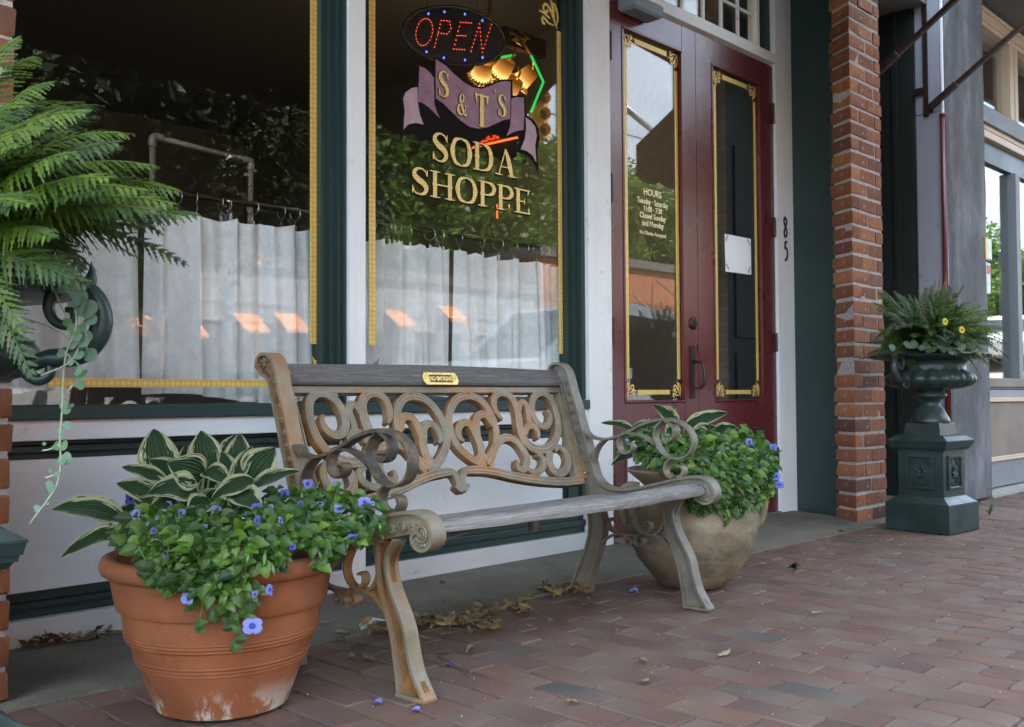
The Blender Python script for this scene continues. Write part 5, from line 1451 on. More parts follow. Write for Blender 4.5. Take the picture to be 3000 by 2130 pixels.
# ---- hostas
def hosta(root, O, leaves, sc):
    Rh = V((R3.x, R3.y, 0)).normalized(); Fh = V((F3.x, F3.y, 0)).normalized(); Z = V((0, 0, 1))
    def W(x, y, d): return O + Rh * ((x - 900) * sc) + Z * ((620 - y) * sc) - Fh * d
    r = random.Random(11)
    for k, L in enumerate(leaves):
        (bx, by, bd), (tx, ty, td), w, up, cup, bul, cu = L
        B, T = W(bx, by, bd), W(tx, ty, td)
        N = (-Fh * (1 - up) + Z * up + Rh * r.uniform(-.15, .15))
        m = MB()
        blade(m, B - root.location, T - root.location, N, w * 1.18 * sc, 14, 8, bul, cup, .035, k, 'hosta', cu)
        o = m.build('leaf', M['hosta'], root, True)
    st = MB()
    for L in leaves:
        B = W(*L[0]); G0 = O + Rh * ((B - O).dot(Rh) * .3) + Z * (-.11) - Fh * ((O - B).dot(Fh) * .3)
        st.tube([G0 - root.location, (G0 + B) / 2 - root.location + V((0, 0, .01)), B - root.location], [.004, .0035, .003], 6)
    st.build('leaf_stalk', M['stem'], root, True)
O1 = atd(563, 1484.5, 2.40)
h1 = thing('hosta_plant', (1.222, 2.20, .30), 'hosta with cream edged leaves standing in the terracotta pot', 'plant', 'hostas in the pots')
hl = [((700, 400, -.02), (630, 122, -.02), 230, .15, .25, .06, 0), ((985, 400, -.04), (912, 138, -.05), 200, .1, .35, .05, 0), ((1165, 430, -.03), (1168, 160, -.05), 165, .1, .3, .03, 0),
      ((1262, 450, .0), (1418, 248, -.02), 215, .2, .2, .06, 0), ((1045, 330, -.07), (1098, 172, -.10), 95, .1, .4, .03, 0), ((1290, 500, .03), (1595, 393, .02), 120, .55, .4, .05, 0),
      ((1000, 420, .03), (815, 330, .07), 210, .2, .35, .12, .25), ((985, 540, .05), (705, 470, .09), 190, .45, .4, .16, .3), ((760, 455, .02), (468, 362, .02), 95, .45, .4, .06, 0),
      ((740, 560, .03), (455, 458, .04), 130, .35, .35, .07, 0), ((520, 690, .04), (66, 612, .06), 165, .5, .4, .12, .02), ((570, 740, .07), (203, 893, .12), 120, .45, .3, .12, 0),
      ((835, 380, -.05), (798, 236, -.07), 120, .1, .3, .04, 0), ((900, 380, -.06), (868, 240, -.08), 90, .1, .3, .04, 0), ((1000, 390, .03), (1200, 465, .07), 130, .5, .4, .12, 0),
      ((1330, 440, .05), (1095, 545, .09), 130, .35, .3, .08, 0), ((1200, 530, .06), (1415, 610, .11), 170, .5, .3, .14, .1), ((1140, 430, -.01), (1070, 272, -.02), 110, .15, .35, .04, 0),
      ((600, 610, .0), (325, 716, .0), 70, .5, .3, .08, 0), ((840, 440, .0), (622, 318, .0), 130, .3, .35, .05, 0), ((900, 600, .05), (700, 590, .10), 150, .45, .35, .12, .25),
      ((1180, 480, .02), (1255, 235, -.04), 110, .1, .35, .02, 0), ((1060, 560, .06), (965, 640, .11), 150, .3, .3, .1, .1), ((760, 520, -.03), (575, 400, -.04), 150, .2, .3, .05, 0), ((1120, 600, .08), (1230, 590, .12), 110, .4, .3, .12, .1),
      ((880, 560, -.04), (770, 400, -.05), 150, .2, .3, .04, 0), ((960, 560, -.05), (980, 380, -.06), 150, .2, .3, .04, 0), ((1060, 560, -.04), (1180, 420, -.05), 150, .2, .3, .04, 0), ((800, 600, .0), (640, 500, .0), 150, .35, .3, .08, 0), ((1120, 580, .0), (1320, 470, .0), 150, .35, .3, .08, 0), ((930, 620, .03), (860, 500, .03), 160, .3, .3, .04, 0), ((1020, 620, .02), (1100, 500, .02), 160, .3, .3, .04, 0), ((760, 640, .05), (590, 560, .06), 140, .4, .3, .08, 0)]
hosta(h1, O1, hl, 2.40 / FP / 2.179)
O2 = atd(2010, 1285, 3.95)
h2 = thing('hosta_plant', (3.19, 2.21, .40), 'hosta with cream edged leaves rising behind the flowers in the clay jar', 'plant', 'hostas in the pots')
def c6h(x, y): return (900 + (1500 + x / 2.287 - 2010) , 620 + (1000 + y / 2.287 - 1285))
def H6(b, t, w, up, cup, bul, cu, bd=0, td=0):
    bx, by = c6h(*b); tx, ty = c6h(*t); return ((bx, by, bd), (tx, ty, td), w / 2.287, up, cup, bul, cu)
hl2 = [H6((1110, 560), (942, 424), 95, .3, .5, .08, 0, 0, .02), H6((1050, 500), (1100, 440), 80, .2, .4, .1, 0, -.03, -.05), H6((1150, 590), (1440, 478), 100, .4, .4, .1, 0, 0, .04), H6((1200, 640), (1345, 570), 95, .45, .4, .12, 0, .03, .08),
       H6((830, 600), (590, 544), 65, .5, .4, .08, 0, 0, .03), H6((960, 600), (800, 560), 90, .5, .35, .12, .1, 0, .04), H6((840, 770), (642, 815), 85, .6, .3, .15, 0, .05, .12), H6((1340, 610), (1505, 578), 75, .4, .4, .1, 0, .0, .04),
       H6((1300, 690), (1450, 662), 60, .5, .4, .1, 0, .05, .10), H6((1080, 560), (1010, 690), 90, .4, .4, .12, 0, .02, .10), H6((1190, 600), (1330, 660), 80, .4, .4, .12, 0, .02, .10), H6((960, 540), (900, 590), 70, .4, .4, .12, 0, 0, .05)]
hosta(h2, O2, hl2, 3.95 / FP)
# ---- torenia: bushy little leaves and blue flowers
def inpoly(x, y, P):
    c = False; n = len(P); j = n - 1
    for i in range(n):
        if (P[i][1] > y) != (P[j][1] > y) and x < (P[j][0] - P[i][0]) * (y - P[i][1]) / (P[j][1] - P[i][1]) + P[i][0]: c = not c
        j = i
    return c
def torenia(root, poly, conv, depf, n, size, seed, flowers, fs, layers=.09, lowy=840):
    r = random.Random(seed)
    xs = [p[0] for p in poly]; ys = [p[1] for p in poly]
    pts = []
    while len(pts) < n:
        x, y = r.uniform(min(xs), max(xs)), r.uniform(min(ys), max(ys))
        if inpoly(x, y, poly): pts.append((x, y, r.random() ** 1.6))
    pts.sort(key=lambda q: q[2])
    Fh = V((F3.x, F3.y, 0)).normalized(); Rh = V((R3.x, R3.y, 0)).normalized()
    # leaf shapes
    shapes = []
    for s in range(6):
        m = MB(); rr = random.Random(s)
        blade(m, (0, 0, 0), (1, 0, 0), (0, 0, 1), rr.uniform(.72, .86), 8, 4, .05, .28, 0, s, 'ovate', rr.uniform(.05, .22))
        # toothed edge
        for i in range(9):
            for j in (0, 4):
                k = i * 5 + j
                q = m.v[k]; sgn = 1 if i % 2 else -1
                m.v[k] = (q[0] + (.03 if sgn > 0 else -.01), q[1] * (1.06 if sgn > 0 else .93), q[2])
        me = m.mesh('leaf', True); me.materials.append(M['torenia']); shapes.append((m, me))
    rest = MB(); rest.uv = []
    stm = MB()
    for k, (x, y, d) in enumerate(pts):
        px, py = conv(x, y)
        P_ = atd(px, py, depf(x, y) + d * layers * (.35 if y > lowy else 1))
        s = size * r.uniform(.4, 1.25)
        az = r.uniform(0, 2 * pi)
        dr = (Rh * cos(az) + V((0, 0, 1)) * (sin(az) * .6 - .25) - Fh * .35).normalized()
        N = (V((0, 0, 1)) * r.uniform(.35, 1.0) - Fh * r.uniform(.35, 1.0) + Rh * r.uniform(-.5, .5)).normalized()
        Sx = N.cross(dr).normalized(); N = dr.cross(Sx)
        mt = fr(P_ - root.location, dr * s, Sx * s, N * s)
        m, me = shapes[r.randrange(6)]
        if k < 290:
            o = obj('leaf', me, None, root); o.matrix_local = mt
        else:
            n0 = len(rest.v); rest.add(m.v, m.f, mt); rest.uv += m.uv
        if r.random() < .25:
            stm.tube([P_ - root.location, P_ - root.location + (Fh * .03 + Rh * r.uniform(-.03, .03) - V((0, 0, 1)) * r.uniform(.0, .03))], .0011, 4)
    me = rest.mesh('small_leaves', True); tag(obj('small_leaves', me, M['torenia'], root), kind='stuff')
    # flowers: tube and lobed face
    fm = []
    for s in range(3):
        m = MB(); rr = random.Random(s + 9)
        prof = [(.10, -.55), (.16, -.35), (.26, -.12), (.36, .0)]
        m.lathe(prof, 12)
        n0 = len(m.v)
        ring = []
        for k in range(40):
            t = 2 * pi * k / 40
            lob = .72 + .26 * abs(sin(t * 2)) ** .6 + rr.uniform(-.02, .02)
            ring.append((t, lob))
        vs = [(.34 * cos(t), .34 * sin(t), 0.0) for t, l in ring] + [((.34 + (l - .34) * .6) * cos(t), (.34 + (l - .34) * .6) * sin(t), .06 + .04 * sin(3 * t)) for t, l in ring] + [(l * cos(t), l * sin(t), .02 + .12 * sin(2 * t + s)) for t, l in ring]
        fs_ = [(a * 40 + k, a * 40 + (k + 1) % 40, (a + 1) * 40 + (k + 1) % 40, (a + 1) * 40 + k) for a in range(2) for k in range(40)]
        m.add(vs, fs_)
        me = m.mesh('petals', True); me.materials.append(M['petal'])
        t = MB().lathe([(0, -.1), (.18, -.08), (.30, -.02)], 12).mesh('throat', True); t.materials.append(M['throat'])
        fm.append((me, t))
    for (x, y, sz) in flowers:
        px, py = conv(x, y)
        P_ = atd(px, py, depf(x, y) - .006)
        g = sub('flower', root)
        z = (-Fh * 1.0 + V((0, 0, 1)) * r.uniform(-.5, .8) + Rh * r.uniform(-1.4, 1.4)).normalized(); s_y = r.uniform(.75, 1.1)
        x_ = z.cross(V((0, 0, 1))).normalized(); y_ = z.cross(x_); s = fs * sz
        g.matrix_local = fr(P_ - root.location, x_ * s, y_ * s * s_y, z * s)
        a, b = fm[r.randrange(3)]
        obj('petals', a, None, g); obj('throat', b, None, g)
    # buds
    bd = MB()
    for k in range(24):
        x, y, d = pts[r.randrange(200)]
        px, py = conv(x, y); P_ = atd(px, py, depf(x, y) - .01) - root.location
        q = P_ + V((r.uniform(-.02, .02), r.uniform(-.02, .02), -r.uniform(.012, .035)))
        bd.tube([P_, (P_ + q) / 2, q], [.0012, .0042, .0012], 6)
    tag(bd.build('buds', M['stem'], root, True), kind='stuff'); tag(stm.build('stems', M['stem'], root, True), kind='stuff')
t1 = thing('torenia_plant', (1.222, 2.10, .30), 'bushy green plant with blue violet flowers spilling over the terracotta pot', 'plant', 'flowering plants in the pots')
conv1 = lambda x, y: (150 + x / 2.179, 1200 + y / 2.179)
poly1 = [(370, 760), (450, 690), (560, 640), (700, 590), (900, 640), (1030, 600), (1180, 590), (1300, 610), (1420, 530), (1600, 500), (1680, 520), (1850, 460), (1930, 520), (2000, 500), (2060, 600), (2120, 650), (2115, 790), (1950, 850), (1880, 920), (1870, 960), (1760, 990), (1700, 1000), (1690, 930), (1600, 900), (1480, 880), (1460, 990), (1360, 1010), (1250, 1040), (1220, 1200), (1120, 1200), (1060, 1110), (1000, 1200), (930, 1190), (900, 1080), (800, 1150), (700, 1120), (650, 1110), (600, 1000), (540, 880), (430, 830)]
def dep1(x, y):
    f = min(1, max(0, (y - 540) / 300))
    la = min(.285, abs(x - 1090) * .000376)
    rim = 2.380 - sqrt(max(.0, .30 ** 2 - la ** 2))
    return 2.40 * (1 - f) + (rim - .03) * f
fl1 = [(510, 565, 1.35), (545, 660, 1), (830, 660, .9), (750, 605, .9), (800, 592, .8), (655, 775, .7), (1060, 635, .9), (1312, 628, 1), (1310, 712, 1.35), (1492, 538, 1.3), (1640, 475, 1.2), (1590, 600, .7), (1465, 710, .75), (1840, 630, 1.05), (2000, 592, 1.3), (2052, 600, .5), (1715, 602, .6), (1400, 628, .65), (1490, 650, .45), (1250, 668, .5), (1925, 822, 1.05), (1540, 880, .8), (715, 925, .8), (875, 1195, 1.4), (1300, 1180, .7), (1395, 1150, 1.1), (1285, 1382, 1.7), (1810, 470, .45), (1250, 1065, .4), (990, 745, .35), (1720, 660, .6), (675, 690, .5), (420, 790, .4)]
torenia(t1, poly1, conv1, dep1, 1150, .034, 5, fl1, .0135)
# trailing shoots in front of the pot
tr1 = [(1080, 1230), (1140, 1255), (1100, 1330), (960, 1230), (985, 1180), (1010, 1270), (930, 1385), (1210, 1330), (1160, 1380), (1230, 1410), (1180, 1465), (1330, 1130), (1290, 1210), (1250, 1160), (680, 1110), (630, 1000), (690, 990), (660, 1060), (1060, 1290), (1130, 1190), (1240, 1280), (1190, 1240), (1020, 1160), (900, 1230)]
rr_ = random.Random(21)
Rh_ = V((R3.x, R3.y, 0)).normalized(); Fh_ = V((F3.x, F3.y, 0)).normalized()
lv = MB(); blade(lv, (0, 0, 0), (1, 0, 0), (0, 0, 1), .8, 8, 4, .05, .25, 0, 3, 'ovate', .15)
lvm = lv.mesh('leaf', True); lvm.materials.append(M['torenia'])
for x, y in tr1:
    P_ = atd(*conv1(x, y), 2.09)
    for q in range(2):
        az = rr_.uniform(0, 6.28); dr = (Rh_ * cos(az) + V((0, 0, sin(az) * .7 - .2)) - Fh_ * .15).normalized()
        N = (V((0, 0, .5)) - Fh_ + Rh_ * rr_.uniform(-.4, .4)).normalized(); Sx = N.cross(dr).normalized(); N = dr.cross(Sx); s = .030 * rr_.uniform(.7, 1.15)
        o = obj('leaf', lvm, None, t1); o.matrix_local = fr(P_ - t1.location + Rh_ * rr_.uniform(-.008, .008), dr * s, Sx * s, N * s)
sh = MB()
for pth in ([(1120, 1050), (1130, 1200), (1150, 1330), (1215, 1440), (1205, 1560)], [(900, 1050), (960, 1180), (960, 1290), (930, 1390)], [(1200, 1100), (1300, 1190), (1240, 1270), (1290, 1380)], [(560, 880), (620, 990), (690, 1080)], [(1230, 1050), (1330, 1130), (1390, 1150)]):
    sh.tube(smooth_path([atd(*conv1(x, y), 2.095) - t1.location for x, y in pth], 5), .0016, 6)
sh.build('trailing_stem', M['stem'], t1, True)
t2 = thing('torenia_plant', (3.18, 2.12, .40), 'bushy green plant with few blue flowers spilling over the clay jar', 'plant', 'flowering plants in the pots')
conv2 = lambda x, y: (1500 + x / 2.287, 1000 + y / 2.287)
poly2 = [(730, 690), (830, 620), (900, 600), (1000, 600), (1110, 640), (1250, 600), (1400, 590), (1500, 575), (1590, 600), (1640, 600), (1700, 680), (1770, 770), (1775, 900), (1750, 1010), (1700, 1040), (1670, 1100), (1610, 1090), (1560, 1140), (1500, 1120), (1440, 1180), (1400, 1150), (1360, 1080), (1290, 1050), (1310, 1150), (1250, 1150), (1210, 1130), (1180, 1040), (1100, 900), (1000, 850), (900, 830), (820, 760)]
def dep2(x, y):
    f = min(1, max(0, (y - 600) / 240))
    la = min(.25, abs(x - 1245) * .000575)
    return 3.84 * (1 - f) + (3.775 - sqrt(max(0, .275 ** 2 - la ** 2))) * f
torenia(t2, poly2, conv2, dep2, 1300, .036, 8, [(1590, 675, 1), (1680, 740, 1), (1752, 718, 1.2), (1770, 905, 1.2), (1792, 962, 1.2), (1155, 1045, .7), (770, 665, .5)], .016, .09, 900)
# ---- ferns
def frond(root, B, C, T, w, mat, seed, pairs=30, up=None):
    r = random.Random(seed)
    B, C, T = V(B), V(C), V(T)
    m = MB()
    ax = []
    pairs = n = max(14, int(((C - B).length + (T - C).length) / .0165))
    up = V(up) if up else V((0, 0, .75)) - Fh_ * r.uniform(.3, 1.1) + Rh_ * r.uniform(-.35, .35)
    for i in range(n + 1):
        f = i / n
        p = B * (1 - f) ** 2 + C * 2 * f * (1 - f) + T * f * f
        d = ((C - B) * (1 - f) + (T - C) * f).normalized()
        ax.append((p, d, f))
    L = sum((ax[i + 1][0] - ax[i][0]).length for i in range(n))
    gap = L / n
    m.tube([a[0] for a in ax[::3]] + [ax[-1][0]], [.0016] * (len(ax[::3])) + [.0004], 5)
    for p, d, f in ax[2:]:
        Sx = d.cross(up)
        if Sx.length < .05: Sx = d.cross(V((1, 0, 0)))
        Sx.normalize(); N = Sx.cross(d).normalized()
        env = (sin(pi * min(1, .16 + f * .84)) ** .7) * (1 - f * .12)
        for s in (-1, 1):
            l = w * 1.2 * env * r.uniform(.88, 1.08)
            if l < .004: continue
            a = radians(64 - 24 * f + r.uniform(-5, 5))
            D = (Sx * s * sin(a) + d * cos(a) - N * r.uniform(.05, .30)).normalized()
            Q = D.cross(N).normalized()
            hw = gap * .46
            k = 8; n0 = len(m.v)
            tw = r.uniform(-.3, .3)
            for j in range(k + 1):
                g = j / k
                c = p + D * (l * g) - N * (l * .18 * g * g)
                ww = hw * .84 * (1 - g ** 1.4) * (1.0 if j % 2 else .42) + .0002
                Qt = Q + N * tw
                m.v.append(tuple(c + Qt * ww + D * (hw * .5 if j % 2 else 0))); m.v.append(tuple(c)); m.v.append(tuple(c - Qt * ww + D * (hw * .5 if j % 2 else 0)))
            for j in range(k):
                b = n0 + 3 * j
                m.f += [(b, b + 1, b + 4, b + 3), (b + 1, b + 2, b + 5, b + 4)]
    return m.build('frond', mat, root, True)
def fern(root, O, tips, seed, w, sag=.35):
    r = random.Random(seed)
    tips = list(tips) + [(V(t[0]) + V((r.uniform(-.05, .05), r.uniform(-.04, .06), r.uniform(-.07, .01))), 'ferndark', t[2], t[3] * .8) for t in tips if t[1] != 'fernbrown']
    for k, (T, mt, ww, lift) in enumerate(tips):
        T = V(T) - root.location; B = V(O) - root.location + V((r.uniform(-.06, .06), r.uniform(-.06, .06), 0))
        C = (B + T) / 2 + V((0, 0, lift))
        frond(root, B, C, T, ww, M[mt], seed * 100 + k)
f1 = thing('fern_plant', (.515, 1.965, .93), 'bright green fern arching out of the urn at the left edge', 'plant', 'ferns in the urns')
ft = [((160, 240), 1.70, 'fern', .062, .16), ((120, 170), 1.85, 'fern', .05, .2), ((60, 110), 1.8, 'fern', .05, .18), ((310, 310), 1.95, 'ferndark', .06, .16), ((250, 300), 2.0, 'ferndark', .06, .18), ((190, 300), 2.0, 'fern', .06, .18),
      ((385, 395), 1.80, 'fern', .070, .16), ((260, 330), 1.62, 'fern', .075, .16), ((365, 432), 1.60, 'fern', .075, .13), ((470, 490), 1.75, 'fern', .075, .15), ((535, 565), 1.80, 'fern', .075, .15), ((548, 635), 1.78, 'fern', .072, .14),
      ((480, 690), 1.90, 'ferndark', .055, .20), ((520, 600), 1.62, 'fern', .07, .12), ((440, 560), 1.55, 'fern', .07, .12), ((330, 520), 1.50, 'fern', .075, .10), ((277, 758), 1.80, 'ferndark', .05, .24), ((248, 800), 1.85, 'ferndark', .05, .22), ((212, 805), 1.78, 'ferndark', .05, .20),
      ((360, 700), 1.9, 'ferndark', .05, .22), ((212, 838), 1.52, 'fern', .062, .12), ((75, 985), 1.45, 'fern', .055, .16), ((20, 890), 1.5, 'fern', .06, .12), ((160, 700), 1.45, 'fern', .07, .10), ((100, 600), 1.42, 'fern', .07, .10), ((210, 450), 1.48, 'fern', .08, .10),
      ((60, 420), 1.5, 'fern', .075, .12), ((130, 380), 1.55, 'fern', .075, .13), ((-60, 330), 1.6, 'fern', .07, .15), ((-300, 300), 1.7, 'fern', .07, .15), ((-600, 500), 1.7, 'fern', .07, .15), ((-800, 800), 1.7, 'ferndark', .07, .15), ((-500, 900), 1.45, 'fern', .07, .15), ((-150, 850), 1.4, 'fern', .07, .14),
      ((30, 700), 1.9, 'ferndark', .06, .15), ((200, 650), 2.0, 'ferndark', .06, .2), ((300, 600), 2.05, 'ferndark', .06, .2), ((80, 500), 2.05, 'ferndark', .06, .2), ((400, 610), 1.98, 'ferndark', .055, .2), ((-100, 600), 2.1, 'ferndark', .06, .2)]
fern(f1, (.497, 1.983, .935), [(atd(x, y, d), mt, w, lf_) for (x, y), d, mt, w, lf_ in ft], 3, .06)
f2 = thing('fern_plant', (5.372, 2.132, .93), 'darker green fern with brown tips filling the urn beside the brick pier', 'plant', 'ferns in the urns')
zz = lambda x, y: (2530 + x / 4.868, 800 + y / 4.868)
ft = [((205, 255), 5.4, 'ferndark', .05, .10), ((130, 420), 5.35, 'ferndark', .05, .10), ((270, 250), 5.3, 'ferndark', .05, .08), ((250, 1060), 5.15, 'ferndark', .055, .22), ((355, 1060), 5.05, 'ferndark', .055, .22), ((300, 900), 5.0, 'ferndark', .05, .2), ((150, 950), 5.35, 'ferndark', .05, .2),
      ((585, 330), 5.1, 'fern', .05, .04), ((640, 300), 5.3, 'ferndark', .05, .06), ((725, 320), 5.0, 'fern', .05, .05), ((780, 235), 5.3, 'fernbrown', .045, .03), ((890, 195), 5.4, 'ferndark', .05, .03), ((960, 170), 5.3, 'ferndark', .05, .03), ((975, 150), 5.5, 'fernbrown', .02, .04),
      ((1035, 75), 5.4, 'fernbrown', .016, .02), ((1090, 50), 5.35, 'fernbrown', .016, .02), ((1190, 60), 5.4, 'fernbrown', .02, .02), ((1240, 165), 5.3, 'ferndark', .05, .03), ((1140, 190), 5.2, 'ferndark', .055, .03), ((1340, 280), 5.2, 'ferndark', .055, .05), ((1440, 168), 5.3, 'fern', .02, .08),
      ((1050, 240), 5.0, 'ferndark', .055, .05), ((1430, 430), 5.0, 'ferndark', .055, .08), ((1700, 455), 5.3, 'fern', .045, .1), ((1785, 530), 5.25, 'fern', .045, .12), ((1865, 632), 5.2, 'fern', .045, .12), ((1885, 700), 5.1, 'fern', .045, .13), ((2020, 790), 5.3, 'fern', .045, .14), ((1965, 890), 5.05, 'fern', .05, .15),
      ((1850, 800), 4.9, 'fern', .05, .12), ((1700, 700), 4.85, 'fern', .055, .10), ((1550, 560), 4.9, 'fern', .055, .08), ((2050, 1000), 5.2, 'ferndark', .04, .18), ((2090, 1230), 5.15, 'fern', .04, .2), ((1830, 1310), 5.1, 'fernbrown', .014, .22), ((1750, 1190), 4.9, 'fern', .04, .2), ((1610, 1400), 5.0, 'fern', .018, .25), ((1920, 1140), 5.25, 'ferndark', .045, .2),
      ((430, 250), 5.5, 'ferndark', .05, .1), ((890, 790), 4.85, 'fern', .045, .15), ((650, 760), 4.8, 'ferndark', .05, .15), ((480, 560), 4.95, 'ferndark', .055, .12), ((330, 560), 5.05, 'ferndark', .055, .12), ((460, 800), 4.85, 'ferndark', .055, .16), ((1200, 500), 4.8, 'ferndark', .06, .08), ((1000, 480), 4.8, 'ferndark', .06, .08),
      ((800, 520), 4.85, 'ferndark', .055, .08), ((1400, 650), 4.75, 'ferndark', .06, .12), ((1150, 760), 4.7, 'ferndark', .055, .14), ((1600, 850), 4.75, 'fern', .055, .14), ((1500, 1000), 4.8, 'ferndark', .05, .16), ((700, 480), 5.6, 'ferndark', .055, .1), ((1500, 380), 5.5, 'ferndark', .055, .08), ((1300, 900), 4.75, 'ferndark', .05, .16), ((950, 900), 4.78, 'ferndark', .045, .16)]
rf_ = random.Random(77); ex = []
for q in range(46):
    a = rf_.uniform(0, 2 * pi); e_ = rf_.uniform(-.25, 1.25); l_ = rf_.uniform(.16, .30)
    ex.append((V((5.372 + l_ * cos(a) * cos(e_) * 1.15, 2.132 + l_ * sin(a) * cos(e_) * 1.15, .96 + l_ * sin(e_) * .75)), ('ferndark', 'fern', 'ferndark')[q % 3], rf_.uniform(.035, .05), .06))
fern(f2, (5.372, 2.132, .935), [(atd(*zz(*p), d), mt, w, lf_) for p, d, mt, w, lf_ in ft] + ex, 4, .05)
# ---- silver trailing vine
def disc_leaf():
    m = MB(); vs = [(0, 0, .12)]; n = 16
    for k in range(n):
        t = 2 * pi * k / n; rr = 1 - .42 * max(0, cos(t)) ** 6
        vs.append((rr * cos(t), rr * sin(t), .10 * sin(2 * t)))
    fs = [(0, 1 + k, 1 + (k + 1) % n) for k in range(n)]
    me = m.add(vs, fs).mesh('leaf', True); me.materials.append(M['silver']); return me
DL = disc_leaf()
def vine(root, leaves, strands, size, seed, stem_r=.0016):
    r = random.Random(seed)
    for x, y, d, s in leaves:
        P_ = atd(x, y, d) - root.location
        N = (-Fh_ + V((0, 0, r.uniform(-.1, .8))) + Rh_ * r.uniform(-.6, .6)).normalized()
        X = N.cross(V((r.uniform(-1, 1), r.uniform(-1, 1), .7))).normalized(); Y = N.cross(X); q = size * s
        o = obj('leaf', DL, None, root); o.matrix_local = fr(P_, X * q, Y * q, N * q)
    m = MB()
    for st in strands: m.tube(smooth_path([atd(x, y, d) - root.location for x, y, d in st], 5), stem_r, 6)
    m.build('vine_stem', M['palestem'], root, True)
v1 = thing('silver_vine', (.70, 1.80, .90), 'silvery green round leaved vine trailing down from the left urn', 'plant', 'silver vines in the urns')
l1 = [(188, 850, 1.70, 1), (205, 842, 1.69, 1.1), (222, 858, 1.68, 1), (235, 870, 1.68, 1.2), (218, 885, 1.67, 1), (240, 892, 1.68, 1.3), (262, 900, 1.70, 1.2), (232, 905, 1.67, 1.1), (250, 915, 1.69, 1), (262, 935, 1.7, 1.1), (215, 965, 1.66, 1), (238, 960, 1.67, 1), (222, 985, 1.66, .9), (250, 985, 1.69, 1), (240, 1002, 1.67, 1.1), (262, 1040, 1.70, 1.2), (215, 1008, 1.66, .9), (232, 1040, 1.66, .8), (178, 1033, 1.66, .7), (205, 1060, 1.66, .7), (228, 1085, 1.66, .9), (240, 1095, 1.67, 1.0), (195, 945, 1.67, .8), (180, 835, 1.72, 1), (165, 822, 1.73, 1), (150, 812, 1.73, .9), (232, 1128, 1.66, .8),
      (187, 1188, 1.66, .8), (193, 1200, 1.66, .7), (208, 1190, 1.66, .5), (197, 1248, 1.66, .7), (176, 1265, 1.66, .6), (168, 1305, 1.66, .8), (186, 1304, 1.66, .8), (191, 1342, 1.66, 1.0), (183, 1346, 1.66, .8), (167, 1385, 1.66, .6), (148, 1381, 1.66, .3), (145, 1425, 1.66, .9), (129, 1300, 1.66, .3), (108, 1491, 1.66, .6), (138, 1473, 1.66, .35)]
vine(v1, l1, [[(180, 830, 1.72), (215, 880, 1.68), (222, 960, 1.66), (195, 1030, 1.66), (185, 1120, 1.66), (182, 1200, 1.66), (176, 1290, 1.66), (178, 1360, 1.66), (168, 1415, 1.66), (150, 1450, 1.66), (88, 1534, 1.66)], [(150, 820, 1.73), (180, 900, 1.68), (230, 990, 1.67), (205, 1060, 1.66), (120, 1100, 1.65)], [(60, 930, 1.70), (150, 960, 1.68), (235, 1010, 1.67)], [(170, 1385, 1.66), (150, 1395, 1.66), (133, 1400, 1.66)], [(178, 1300, 1.66), (150, 1315, 1.66), (125, 1320, 1.66)], [(200, 840, 1.69), (245, 950, 1.68), (255, 1030, 1.69)], [(190, 1030, 1.66), (240, 1090, 1.67), (195, 1150, 1.66)]], .0115, 2)
v2 = thing('silver_vine', (5.3, 1.95, .95), 'silvery green round leaved vine along the rim of the right urn', 'plant', 'silver vines in the urns')
rv = random.Random(12); l2 = []
for (x, y) in [(620, 1020), (650, 1040), (700, 1000), (750, 1010), (800, 1080), (830, 1060), (870, 1000), (900, 1090), (930, 1060), (960, 1090), (990, 1080), (1000, 880), (1030, 900), (1060, 930), (1070, 990), (1090, 1010), (1130, 1060), (1150, 1080), (1110, 1080), (1160, 980), (1200, 1000), (1180, 1030), (1230, 930), (1250, 960), (1270, 920), (1240, 1110), (1250, 1130), (1230, 970), (1150, 970), (860, 1040), (600, 1000), (690, 1050), (1500, 1010), (1540, 1040), (405, 1065), (1330, 1000), (1400, 1050)]:
    a, b = zz(x, y); l2.append((a, b, 5.02, rv.uniform(.7, 1.25)))
vine(v2, l2, [[(*zz(1000, 1030), 5.02), (*zz(1150, 1080), 5.0), (*zz(1330, 1080), 5.0), (*zz(1450, 1135), 5.0), (*zz(1600, 1110), 5.02), (*zz(1640, 1050), 5.05)], [(*zz(1600, 1120), 5.02), (*zz(1700, 1200), 5.05), (*zz(1730, 1360), 5.06)], [(*zz(620, 1050), 5.03), (*zz(900, 1060), 5.01), (*zz(1250, 1080), 5.0)]], .018, 3, .0018)
yf = thing('yellow_flowers', (5.35, 2.0, 1.1), 'two small yellow flowers with dark centres among the fern of the right urn', 'flowers')
for (x, y) in ((1165, 692), (1403, 810)):
    P_ = atd(*zz(x, y), 4.74) - yf.location
    m = MB(); n = 20; vs = [(0, 0, .1)] + [((.8 + .2 * abs(cos(2.5 * 2 * pi * k / n))) * cos(2 * pi * k / n), (.8 + .2 * abs(cos(2.5 * 2 * pi * k / n))) * sin(2 * pi * k / n), .05 * sin(k)) for k in range(n)]
    g = sub('flower', yf); X = Rh_; N = (-Fh_ + V((0, 0, .2))).normalized(); Y = N.cross(X)
    g.matrix_local = fr(P_, X * .014, Y * .019, N * .014)
    m.add(vs, [(0, 1 + k, 1 + (k + 1) % n) for k in range(n)]).build('petals', M['yellow'], g, True)
    MB().ball((0, 0, .2), .28, 8, 6).build('flower_eye', M['black'], g, True)
    MB().tube([(0, 0, 0), (.3, -2.5, -2), (.2, -5, -4)], .06, 5).build('flower_stem', M['stem'], g, True)
wd_ = thing('weed_sprout', (7.0, 1.75, 0), 'small green weed sprouting between the paving bricks', 'weed')
